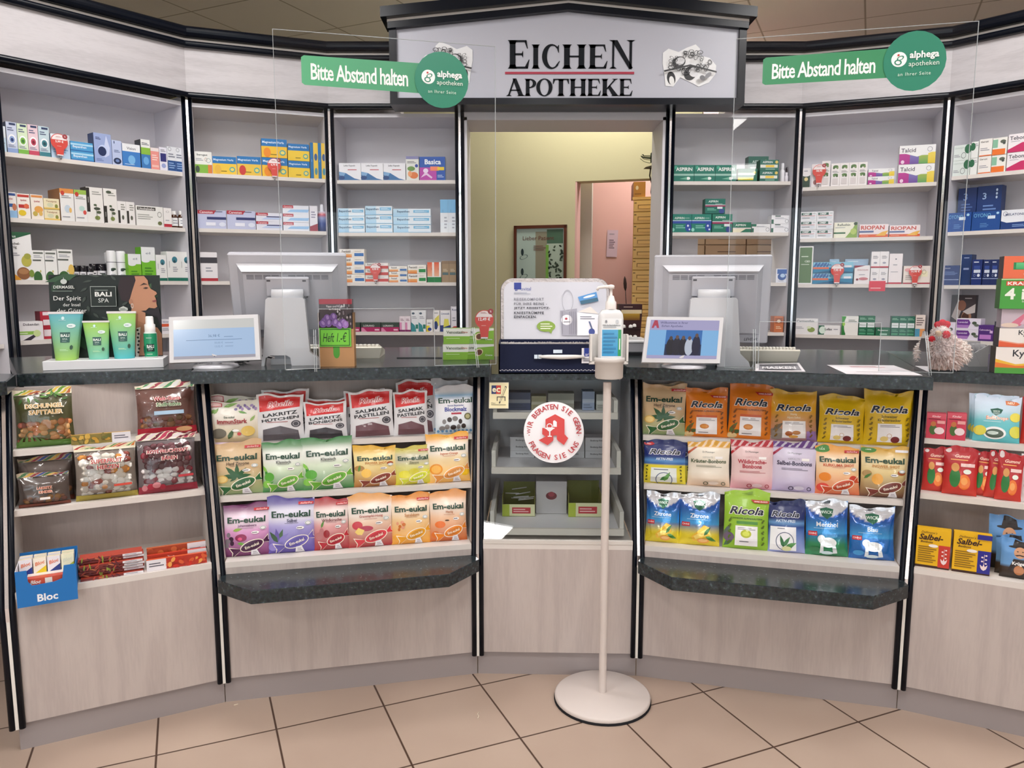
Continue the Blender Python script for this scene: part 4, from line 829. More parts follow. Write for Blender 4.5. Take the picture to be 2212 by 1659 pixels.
def candy(c, o='f4ead8', x=.62, y=.2, s=1.0, a=18, lab='Em-eukal', lc=None):
    dk = mix(c, '000000', .25)
    P = lambda dx, dy: (x + s * (dx * math.cos(R(a)) - dy * math.sin(R(a))), y + s * (dx * math.sin(R(a)) + dy * math.cos(R(a))) * .82)
    return [('p', [P(-.22, 0), P(-.5, .14), P(-.46, -.02), P(-.54, -.16)], o), ('p', [P(-.22, 0), P(-.48, .11), P(-.44, -.02), P(-.51, -.13)], c), ('p', [P(.22, 0), P(.42, .13), P(.38, 0), P(.46, -.11)], o), ('p', [P(.22, 0), P(.40, .10), P(.37, 0), P(.43, -.08)], c),
            ('e', x, y, .27 * s, .105 * s, o, a), ('e', x, y, .25 * s, .09 * s, c, a), ('e', x, y, .20 * s, .062 * s, dk, a), ('t', lab, x, y, .34 * s, .055 * s, lc or o, 'b', a),
            ('p', [(x - .04, 0.005), (x + .16, .005), (x + .10, y - .07 * s), (x - .02, y - .09 * s)], 'eceaf0'), ('n', x + .01, .03, x + .11, .09, 2, 'a09aa8')]
PRICE = [('e', .70, .45, .085, .028, 'f6f4f2'), ('n', .63, .43, .77, .47, 1, '77737a')]
def em(top, mid, bot, flav, fc, cc, fruit=(), tx=.5, light='f2ece6', red=True, sub=None, ty=.70, fs=.60):
    B = [(0, bot), (.28, mix(bot, mid, .5)), (.48, mid), (.62, light), (.78, light), (.88, mix(top, light, .25)), (1, top)]
    D = list(fruit) + candy(cc) + [('t', 'Em-eukal', tx, ty, .84, .115, '1d4434', 'Bf'), ('t', flav, tx + .02, ty - .115, fs, .06, fc, 'b'), ('r', tx - .14, ty - .165, tx + .16, ty - .159, fc)] + PRICE
    if red: D += [('r', .66, .865, .985, .915, 'c23038'), ('t', 'zuckerfrei', .83, .89, .28, .036, 'f6e4e0', 'i')]
    D += [('e', .87, .53, .07, .035, 'f0eeee'), ('o', .87, .53, .06, .03, '7a9a90', 0, .2)]
    return B, D
def berries(c, pts, r=.06): return [('e', x, y, r * (1 + .2 * ((i * 7) % 3 - 1)), r * .85, mix(c, '000000' if i % 2 else 'ffffff', .18)) for i, (x, y) in enumerate(pts)]
def leaf(x, y, s, a, c):
    P = []
    for t, k in ((0, 0), (.3, .16), (.6, .14), (1, 0), (.6, -.14), (.3, -.16)): P.append((x + s * (t * math.cos(R(a)) - k * math.sin(R(a))), y + s * .85 * (t * math.sin(R(a)) + k * math.cos(R(a)))))
    return ('p', P, c)
HEMP = [leaf(.5, .33, s, a, '2c5a34') for a, s in ((90, .30), (45, .28), (135, .34), (8, .30), (172, .32), (-30, .16), (210, .18))] + [('e', .18, .3, .13, .075, 'd8b060'), ('e', .18, .3, .10, .055, 'e8cc84')]
def hemp(): 
    B, D = em('c9a67c', 'd3b48c', '8aa070', 'Hanf Zitrone', '5a4636', '2f6638', HEMP, light='d8bc96'); return B, D
def ric(base, sub, subc, tp=None, bot=None, dark='2a2430', ribbon='', fr=(), y=.66, box=True, cap=None):
    B = [(0, bot or base), (.4, mix(bot or base, base, .6)), (.6, base), (.85, base), (1, tp or mix(base, '000000', .12))]
    D = list(fr) + [('t', 'Ricola', .5, y, .80, .15, 'f6f2ee', 'wif'), ('t', 'Ricola', .5, y, .77, .13, '1a2030', 'Bif')]
    for i, s in enumerate(sub): D.append(('t', s, .5, y - .13 - i * .065, .72, .05, subc, 'b'))
    if box:
        D += [('r', .26, .06, .76, .40, 'f1eef0'), ('n', .31, .33, .71, .38, 2, '8a8690')] + (cap or [('e', .46, .22, .11, .05, 'c87a30'), ('e', .46, .22, .08, .03, 'd89040'), ('n', .32, .08, .62, .11, 1, '5a5660')])
    for i in range(5):
        for x in (.12, .87): D += [('e', x, .10 + .095 * i, .035, .015, mix(base, '201c10', .75), 40 + 50 * i), ('e', x + .02, .125 + .095 * i, .02, .02, mix(base, '201c10', .7), 120)]
    D += [('r', .38, .945, .62, .955, mix(base, '000000', .35))]
    if ribbon: D += [('p', [(.58, .855), (.99, .845), (.99, .80), (.66, .80)], 'b8272c'), ('t', ribbon, .81, .825, .3, .028, 'f4e8e0', 'b')]
    return B, D
def rhe(l1, l2, win='5a555c'):
    B = [(0, 'd9d8dc'), (1, 'dedde0')]
    D = [('r', .0, .94, 1, 1, 'e4e2e6'), ('p', [(.05, .64), (.93, .72), (.93, .955), (.05, .955)], 'cf2a2c'), ('t', 'Rheila', .5, .80, .58, .13, 'f2dede', 'wif', 4), ('t', 'Rheila', .5, .80, .56, .115, 'c02028', 'if', 4),
         ('t', l1, .5, .585, .76, .075, '2a2a30', 'Bf', 5), ('t', l2, .5, .485, .82, .075, '2a2a30', 'Bf', 5), ('n', .2, .40, .8, .43, 1, 'b06a6a'), ('p', [(.12, .02), (.90, .02), (.88, .22), (.5, .33), (.12, .26)], win), ('e', .84, .36, .13, .095, 'dcdade'), ('e', .84, .36, .105, .075, '4a4a52'), ('o', .84, .36, .07, .05, 'c8c6cc')]
    return B, D
def wick(flav, fr, bot, mid='2070c0'):
    def B(u, v):
        e = .70 + .20 * (2 * u - 1) ** 2
        if v > e: return L('c9cbd2')
        if v > .42: return mix('3f9fe0', '1450a4', min(1, (v - .42) / .3))
        return mix(bot, mid, max(0, min(1, (v - .22) / .2)))
    D = [('p', [(.34, .845), (.5, .875), (.66, .845), (.62, .73), (.5, .665), (.38, .73)], '1f6048'), ('t', 'WICK', .5, .79, .27, .075, 'dff0e8', 'b'), ('t', flav, .5, .57, .52, .085, 'eef6fc', 'b'), ('n', .18, .49, .86, .51, 1, 'a8d4f4'), ('r', .05, .36, .26, .44, 'c42c3a'), ('t', 'OHNE', .155, .40, .18, .04, 'f4dde0', 'b'), ('e', .5, .955, .1, .012, '20242c')] + list(fr)
    return B, D
LEM = [('p', [(.30, .16), (.36, .08), (.78, .22), (.76, .36), (.62, .40)], 'f2c23c'), ('p', [(.36, .18), (.70, .34), (.74, .25), (.42, .12)], 'f8dc70'), leaf(.62, .20, .26, 50, '3c7a34'), leaf(.66, .18, .28, -20, '4c8a3c'), ('e', .60, .10, .15, .05, 'f0a850'), ('e', .60, .105, .11, .03, 'f8c880')]
def bear(c): return [('e', .52, .25, .20, .09, 'eef4f6'), ('e', .36, .31, .09, .07, 'f2f8fa'), ('p', [(.34, .24), (.40, .24), (.42, .05), (.33, .05)], 'e8f0f4'), ('p', [(.60, .24), (.68, .24), (.74, .06), (.64, .05)], 'e8f0f4'), ('e', .2, .12, .12, .05, c), ('e', .5, .06, .14, .035, 'd4ecf4')]
def drt(stripe, light, l, col, sub, bot):
    B = [(0, bot), (.3, light), (.8, light), (.87, light), (.872, stripe), (1, stripe)]
    D = [('s', .0, .88, 1, .995, 12, [mix(stripe, 'ffffff', .45), mix(stripe, '000000', .12)], 1.2), ('p', [(0, .70), (0, .76), (.17, .87), (.24, .87)], mix('b02a34', stripe, .2)), ('t', 'Dr.Munzinger', .5, .76, .5, .045, '3a4a46'), ('t', 'GEFÜLLTE', .48, .655, .34, .045, mix(col, 'ffffff', .35)), ('r', .66, .62, .84, .67, 'f4f0ee')]
    for i, s in enumerate(l): D.append(('t', s, .5, .565 - .095 * i, .86, .085, col, 'B'))
    D += [('n', .2, .56 - .095 * len(l) - .04, .82, .56 - .095 * len(l) + .01, 2, mix(col, light, .3)), ('e', .62, .08, .12, .04, mix(bot, 'ffffff', .4)), ('o', .44, .07, .06, .04, mix(col, '000000', .2), 0, .3), ('o', .85, .07, .05, .04, mix(col, '000000', .2), 0, .3)]
    return B, D
ORG = [('e', .2, .28, .15, .11, 'e8952c'), ('e', .2, .28, .11, .08, 'f4b44a'), ('e', .88, .22, .12, .10, 'f0c020')]
ST = {
 'hemp': hemp(),
 'immun': ([(0, 'cbb48c'), (.3, 'd8cbb0'), (.6, 'ece6dc'), (1, 'dfdccf')], [leaf(.2, .8, .3, 200, '7ea85a'), leaf(.3, .86, .3, 20, '86b060'), leaf(.6, .75, .2, -20, '6a9a50'), leaf(.1, .7, .2, 60, '88ac62'), leaf(.85, .5, .2, 60, '9ab870')] + [('e', .55 + .045 * i, .84 + .04 * ((i * 5) % 3 - 1), .035, .03, 'a08ab8' if i % 2 else '7a6a98', 30 * i) for i in range(10)] + [('r', .0, .87, .27, .97, 'b8404a'), ('r', .02, .885, .25, .955, 'e8c0bc'), ('t', 'Em-eukal', .42, .62, .3, .05, '2c4a3c', 'b'), ('t', 'ImmunStark', .48, .52, .84, .11, '9c2c34', 'B'), ('n', .2, .44, .75, .46, 1, 'a8606a'), ('e', .2, .24, .16, .12, '6a6458'), ('e', .8, .28, .14, .12, 'd8b860'), ('e', .62, .22, .04, .04, 'c04040'), leaf(.4, .1, .3, 70, '3c5a30'), ('e', .55, .3, .07, .03, 'f2f0ee')]),
 'huet': rhe('LAKRITZ', 'HÜTCHEN'), 'bonb': rhe('LAKRITZ', 'BONBONS', '3f3c42'), 'salm': rhe('SALMIAK', 'PASTILLEN', '6a4850'),
 'malz': ([(0, 'c2d0d8'), (.2, 'dde4ea'), (.7, 'eceaf0'), (.82, '86b8dc'), (.86, 'd8dce2'), (1, 'd0d0d6')], [('t', 'Em-eukal', .5, .70, .86, .115, '1f4a3a', 'Bf'), ('t', 'feinste Bayerischer', .5, .59, .6, .045, '34489a', 'b'), ('t', 'Blockmalz', .5, .515, .62, .09, '2e3f9a', 'B'), ('r', .38, .41, .64, .445, 'b02c44')] + berries('3a3030', [(.2, .26), (.33, .3), (.47, .32), (.6, .26), (.27, .15), (.42, .14), (.55, .15), (.68, .16), (.15, .12)], .06) + [('e', .8, .36, .09, .07, '6a6a48'), ('e', .8, .36, .06, .045, 'b8b488')] + [('e', .06 + .1 * i, .06, .03, .03, '5a88b0', 45) for i in range(10)]),
 'klas': em('2f7a3a', 'd8e6cc', '2c7c38', 'Klassisch', '4c4a48', '6cb03c', [leaf(.1, .1 + .1 * i, .22, 40 + 30 * i, c) for i, c in enumerate(('4c9a3c', '7ac04c', '3a8a34', '8ccc58'))] + [('e', .16, .3, .12, .09, '5aa83e'), ('e', .1, .16, .1, .07, '84c452')], light='e9ede6', red=False),
 'ingw': em('d8a62c', 'ecd490', 'a8682c', 'INGWER SHOT', 'c07a2c', '8a3c2c', [('e', .12, .46, .12, .07, 'b88a50'), ('e', .28, .34, .12, .11, 'f0c058'), leaf(.1, .38, .2, 80, '5c8a3c'), ('e', .86, .56, .08, .045, 'a8502c')], light='f0dca0', red=False),
 'zitr': em('c8bc50', 'd8d488', 'd4cc28', 'Zitrone', '6a6a50', 'd8e040', [('e', .25, .28, .16, .1, 'e4dc3c'), ('e', .5, .34, .14, .09, 'd4cc40'), ('e', .85, .3, .12, .09, 'e0d848')], light='c9c4a8'),
 'oran': em('e8a420', 'f0d8a8', 'f0b85c', 'Ingwer-Orange', 'c8704c', 'e89a4c', ORG, light='f4eadc'),
 'joha': em('6a1a58', 'd89ac8', '6c1c5c', 'Johannisbeere', '6a3464', '4a1844', berries('3c1438', [(.1, .42), (.16, .34), (.08, .3), (.18, .26), (.06, .22)], .055) + [leaf(.2, .5, .22, 10, '90b048'), leaf(.3, .26, .2, -10, '6aa03c'), ('e', .38, .36, .13, .07, '8c1c50'), ('e', .36, .34, .05, .03, 'd84c7c')], light='e9d4e4'),
 'salb': em('4a3c90', 'a8a0d8', '5848a0', 'Salbei', '3c3c5c', '6c60b4', [leaf(.22, .2, .3, a, c) for a, c in ((70, '4c6a4c'), (100, '6a5ca8'), (130, '3c5a40'), (40, '8478c0'))] + [('e', .12, .12, .1, .07, '9488d0')], light='dcdaea'),
 'kirs': em('a82430', 'dca0a0', 'a41c28', 'Wildkirsche', '7c3c40', 'b82838', berries('a81c28', [(.22, .36), (.36, .32), (.14, .28)], .09) + [leaf(.2, .44, .2, 60, '5a8a3c')], light='ecdcd8'),
 'gran': em('e0a058', 'e8c8b0', 'a81c2c', 'Granatapfel-Honig', 'b05c50', 'd8404c', [('e', .2, .42, .12, .08, 'c8404c'), ('e', .4, .36, .16, .05, 'b03850'), ('p', [(.14, .3), (.22, .38), (.36, .33), (.3, .24), (.2, .25)], 'eccc70')], light='f0e4dc', red=False),
 'sand': em('dc8a30', 'ecc894', 'e8a030', 'Sanddorn', 'b87838', 'e8a020', berries('e07a28', [(.14, .42), (.2, .36), (.26, .44), (.18, .3), (.28, .34), (.3, .4)], .04) + [('e', .15, .14, .12, .07, 'eca83c')], light='f0dcc4'),
 'honi': em('d8904c', 'ecc09c', 'c8601c', 'Honig', 'b86c3c', 'e88420', [('e', .26, .34, .14, .07, 'e8742c'), ('e', .45, .42, .06, .015, '4a3420'), ('e', .14, .14, .1, .07, 'd87028')], light='efdccc', red=False),
 'rora': ric('e07c18', ['SCHWEIZER ALPENKRÄUTERN'], '5a3418', ribbon='OHNE ZUCKER', fr=[('r', .26, .40, .76, .445, 'cf5a20'), leaf(.02, .1, .3, 50, '5a6a34'), leaf(.05, .1, .3, 10, '44582c'), ('e', .1, .05, .12, .05, 'd8bc88')]),
 'rsal': ric('e0a41c', ['Honig', 'Alpen-Salbei'], 'f8e8c0', tp='d8ac14', bot='b0808c', fr=[('e', .14, .14, .18, .12, '8a8078'), leaf(.05, .2, .3, 40, '6c5c48'), ('r', .78, .02, .99, .2, '9470b0')], cap=[('e', .4, .15, .08, .05, 'a85c2c'), ('e', .56, .17, .09, .04, 'b87838'), ('e', .5, .09, .1, .03, 'e0a850')]),
 'rgel': ric('e4bc10', ['Schweizer', 'Kräuterzucker'], '5a5018', bot='dcb814', cap=[('e', .40, .12, .08, .05, 'e8d080'), ('e', .62, .11, .09, .06, '7a2c30'), ('o', .5, .18, .05, .04, 'c0842c')]),
 'rakt': ([(0, 'd8c838'), (.45, 'dccc30'), (.46, '3060a8'), (.54, '5a90c8'), (.63, '1c2c70'), (1, '16225c')], [('t', 'Ricola', .5, .74, .78, .14, 'e8e8f0', 'wif'), ('t', 'Ricola', .5, .74, .75, .12, '141a30', 'Bif'), ('t', 'AKTIV-FREI', .5, .575, .55, .06, 'dce8f4', 'b'), ('r', .18, .03, .80, .37, 'dde2de'), ('n', .25, .31, .7, .35, 1, '44506a'), ('o', .5, .1, .2, .17, '4a5a80', 0, .1), leaf(.4, .08, .3, 30, '3c7a3c'), leaf(.5, .06, .3, 60, '5a9444'), ('e', .12, .92, .13, .04, 'b82c34'), ('t', 'Neu', .12, .92, .12, .04, 'f0dada', 'i')] + [('e', x, .08 + .08 * i, .03, .015, '4a4a18', 50 * i) for i in range(5) for x in (.08, .9)]),
 'rblu': ([(0, '9aa4d8'), (.4, '5a78b8'), (.5, '28488c'), (.58, '6a98c8'), (.64, '1a2a66'), (1, '141f52')], [('t', 'Ricola', .46, .74, .8, .13, 'dfe2ee', 'wif'), ('t', 'Ricola', .46, .74, .77, .11, '121830', 'Bif'), ('t', 'AKTIV-FREI', .46, .61, .6, .055, 'd4e4f4', 'b'), ('r', .05, .04, .76, .5, 'f0f0f4'), ('n', .24, .45, .5, .48, 1, '50586c'), ('o', .45, .22, .25, .18, '505a78', 0, .08), leaf(.4, .12, .3, 50, '3f7a44'), leaf(.45, .1, .34, 20, '55904c'), leaf(.42, .1, .3, 110, '2f6a3c'), ('e', .5, .08, .13, .05, 'dfe0a8')]),
 'rlim': ric('92bc34', ['SCHWEIZER ALPENKRÄUTERN'], '3c5420', tp='9cc43c', bot='88b42c', ribbon='OHNE ZUCKER', fr=[('r', .28, .43, .76, .48, '4c8a34'), leaf(.02, .04, .3, 40, '4a6a4c'), leaf(.0, .2, .3, 60, '5c6a64'), ('e', .12, .2, .12, .08, '6c5c74')], cap=[('e', .5, .27, .12, .07, 'b8c030'), ('e', .5, .27, .08, .04, 'd8e058'), ('n', .36, .12, .62, .15, 1, '5a5660')]),
 'wzit': wick('Zitrone', LEM, 'e4d02c'), 'wmen': wick('Menthol', bear('2c7c4c'), '2c8a58', '2878c4'), 'wblu': wick('Blau', bear('3c98d8'), '1868b8', '1c70c0'),
 'drkr': drt('e0a840', 'e6dccc', ['Kräuter-Bonbons'], '4a5a3c', '', 'd8b89c'), 'drwi': drt('b41c2c', 'e0c0c0', ['Wildkirsche-', 'Bonbons'], 'b03040', '', 'd898a4'), 'drsa': drt('5c2c7c', 'cfc6dc', ['Salbei-Bonbons'], '3c3450', '', 'b0a4cc'),
 'kurk': em('e8a040', 'f0c898', 'd86c44', 'KURKUMA SHOT', 'c8502c', 'c84c28', [('e', .2, .36, .14, .09, 'e8882c'), ('e', .86, .32, .1, .08, 'c83c2c'), ('e', .16, .14, .14, .09, 'd8483c'), ('e', .16, .92, .17, .06, '4a8a3c'), ('t', '100%', .16, .93, .2, .04, 'e4f0dc', 'b')], light='f2d4b0', ty=.72, fs=.74),
 'gold': em('d0a038', 'dcc488', '6a3c2c', 'INGWER SHOT', 'c08030', '7c3c34', [('e', .16, .93, .17, .06, '4a8a3c'), ('t', '100%', .16, .94, .2, .04, 'e4f0dc', 'b'), ('e', .12, .46, .1, .07, 'b09060'), leaf(.06, .36, .2, 40, '4a7a3c'), ('e', .34, .36, .12, .11, 'e8a848'), ('e', .86, .5, .09, .05, 'a85a30'), ('r', .72, .9, .99, .95, 'ece8ec')], light='e8d4a4', red=False, ty=.73),
 'soft': ([(0, '58b4bc'), (.45, '6cc4cc'), (.55, '9ad0dc'), (.7, 'c4dcec'), (1, 'cfdcf0')], [('t', 'SoftDrops', .5, .52, .66, .11, 'e89a80', 'w'), ('t', 'SoftDrops', .5, .52, .62, .095, 'f4e4d8', 'B'), ('p', [(.34, .72), (.5, .75), (.62, .72), (.58, .64), (.48, .58), (.38, .64)], '1f5a4c'), ('t', 'WICK', .48, .68, .16, .05, 'cfe4dc', 'b'), ('p', [(.66, .92), (.9, .9), (.97, .86), (.9, .82), (.68, .83)], 'd87848'), ('t', 'NEU', .78, .87, .18, .05, 'f8ead8', 'B'), ('e', .46, .2, .25, .14, 'eef0f0'), ('e', .46, .19, .2, .1, '4a5c50'), ('e', .42, .2, .12, .04, 'b8c8c0'), ('e', .9, .56, .12, .1, 'e8dc58'), ('e', .14, .24, .14, .11, 'd8d050'), ('e', .92, .24, .14, .13, 'd8d44c'), ('n', .2, .44, .7, .46, 1, 'e0f0f4')]),
 'rkid': ([(0, 'c8382c'), (.5, 'c02a2c'), (.78, 'a81c24'), (1, 'b0202a')], [('e', .14, .93, .09, .05, 'd8cccc'), ('t', 'Gummi', .55, .82, .62, .07, 'f0c8b8', 'Bi'), ('n', .2, .72, .85, .76, 1, 'f0b060'), ('e', .62, .28, .18, .16, 'e8782c'), ('e', .62, .3, .1, .08, 'f0a050'), ('r', .5, .6, .92, .67, 'f2d0cc'), ('e', .34, .36, .16, .2, '2f7a3c'), ('e', .34, .58, .12, .09, 'd89a58'), ('e', .7, .5, .12, .05, 'e8f0e4')]),
}
FTOP = {}
def lean(z0, a): return a
BAGDEP = {'r': 0.010}
def place_bag(fr, ln, z, px0, px1, pyt, style, look, where, group, n0, tilt_=9, depth=.042, idx=0, z_off=0.0, skew=0.0, name='sweet_bag', cat='bag', shiny=None, mats=None, mesh=None):
    nc = n0 + depth * .55 + 0.004
    u0, u1, h = fr.fit(px0, px1, pyt, z, nc + 0.012)
    w = u1 - u0; me = mesh
    if me is None:
        B, D = ST[style]; m_ = [SHINE] if style.startswith('w') else (mats or [FOIL])
        me = bagmesh(name, w * 1.02, h * 1.01, depth, B, D, seed=idx * 7 + hash_(style), mats=m_)
    o = link(name, me, None, tuple(fr.pt((u0 + u1) / 2, nc, z + 0.0005 + z_off)), (-R(tilt_), R(skew), fr.a))
    o.rotation_mode = 'XYZ'
    tag(o, look + where, cat, group); return o
def hash_(s): return sum(ord(c) * (i + 3) for i, c in enumerate(s)) % 97
LOOK = dict(hemp='tan sweets bag with a dark green hemp leaf', immun='white bag with lavender and herbs', huet='white bag with red top and one long dark window', bonb='white and red liquorice bag, lower than its neighbours', salm='white and red bag with a brown window', malz='pale silver bag with round dark malt sweets',
 klas='green and white bag with mint leaves', ingw='gold bag with ginger and dark sweet', zitr='dull yellow lemon bag', oran='orange and white bag with yellow top', joha='purple bag with dark currants', salb='violet bag with sage sprig', kirs='red bag with cherries', gran='peach and red pomegranate bag', sand='orange bag with sea buckthorn berries', honi='orange-brown honey bag',
 rora='orange bag with black script and red ribbon', rsal='amber bag with purple corner', rgel='bright yellow bag with white panel', rakt='navy and yellow bag', rblu='dark blue bag with white panel', rlim='lime green bag', wzit='silver and blue foil bag with lemon slices', wmen='silver, blue and green foil bag with white bear', wblu='silver and blue foil bag with white bear', drkr='cream bag with yellow striped top', drwi='pale pink bag with red striped top', drsa='lavender bag with purple striped top', kurk='peach bag with orange spice', gold='golden brown bag with ginger root')
rows = {
 ('B', 0): [(452, 559, 867, 'immun'), (556, 657, 853, 'huet'), (657, 749, 870, 'bonb'), (756, 850, 845, 'salm'), (850, 923, 846, 'salm'), (940, 1026, 835, 'malz')],
 ('B', 1): [(461, 567, 955, 'hemp'), (567, 656, 954, 'klas'), (654, 763, 946, 'klas'), (764, 856, 964, 'ingw'), (853, 932, 965, 'zitr'), (922, 1014, 937, 'oran')],
 ('B', 2): [(483, 583, 1091, 'joha'), (577, 679, 1077, 'salb'), (678, 754, 1079, 'kirs'), (752, 848, 1070, 'gran'), (845, 929, 1069, 'sand'), (927, 1007, 1063, 'honi')],
 ('D', 0): [(1387, 1481, 831, 'hemp'), (1481, 1572, 839, 'rora'), (1573, 1667, 830, 'rora'), (1664, 1765, 845, 'rsal'), (1767, 1866, 856, 'rgel'), (1866, 1973, 846, 'rgel')],
 ('D', 1): [(1391, 1482, 953, 'rakt'), (1486, 1577, 955, 'drkr'), (1579, 1671, 953, 'drwi'), (1667, 1762, 955, 'drsa'), (1762, 1857, 965, 'kurk'), (1858, 1961, 967, 'gold')],
 ('D', 2): [(1395, 1468, 1065, 'wzit'), (1468, 1555, 1068, 'wzit'), (1563, 1661, 1063, 'rlim'), (1660, 1740, 1084, 'rblu'), (1741, 1833, 1084, 'wmen'), (1835, 1933, 1097, 'wblu')]}
RN = ('top', 'middle', 'bottom'); WH = {'B': 'left sweets display', 'D': 'right sweets display'}
for (k, r), L_ in rows.items():
    fr, ln = (FB, LN[1]) if k == 'B' else (FD, LN[3])
    for i, (a, b, t, s) in enumerate(L_):
        lk = LOOK[s]; dup_ = [q for q, x in enumerate(L_) if x[3] == s]
        if len(dup_) > 1: lk = ('left ' if dup_[0] == i else 'right ') + lk
        place_bag(fr, ln, ZB['B'][r], a, b, t, s, lk, ', %s row, %s' % (RN[r], WH[k]), 'sweet bags on the %s shelf of the %s' % (RN[r], WH[k]), max(nslant(ZB['B'][r]), 0) + 0.002, idx=i + 10 * r, tilt_=(7, 9, 11)[r], skew=rnd.uniform(-1.2, 1.2))
back = [('B', 0, 457, 562, 856, 'immun', 'herb sweets bag peeking out behind its twin at the left end of the top row'), ('B', 0, 566, 668, 843, 'huet', 'red topped bag half hidden behind the second bag of the top row'), ('B', 0, 660, 752, 862, 'bonb', 'red topped bag peeking out behind the lower red liquorice bag'), ('B', 0, 744, 832, 844, 'salm', 'red and white bag mostly hidden behind the fourth bag of the top row'), ('B', 0, 856, 942, 824, 'salm', 'tall red topped bag standing behind the others beside the silver malt bag'), ('B', 0, 934, 1012, 821, 'malz', 'silver malt sweets bag hidden behind its twin at the right end'),
        ('B', 1, 446, 550, 932, 'joha', 'purple bag sticking out behind the tan hemp bag in the left display'), ('B', 2, 500, 590, 1090, 'joha', 'purple bag hidden behind the first purple bag in the bottom row'), ('D', 1, 1400, 1498, 958, 'rakt', 'navy and yellow bag hidden behind its twin in the right display'), ('D', 0, 1385, 1478, 829, 'hemp', 'tan hemp bag behind its twin at the left of the right display')]
for i, (k, r, a, b, t, s, lab) in enumerate(back):
    fr, ln = (FB, LN[1]) if k == 'B' else (FD, LN[3])
    place_bag(fr, ln, ZB['B'][r], a, b, t, s, lab, '', 'sweet bags on the %s shelf of the %s' % (RN[r], WH[k]), max(nslant(ZB['B'][r]), 0) + 0.040, idx=60 + i, tilt_=9, depth=.03)
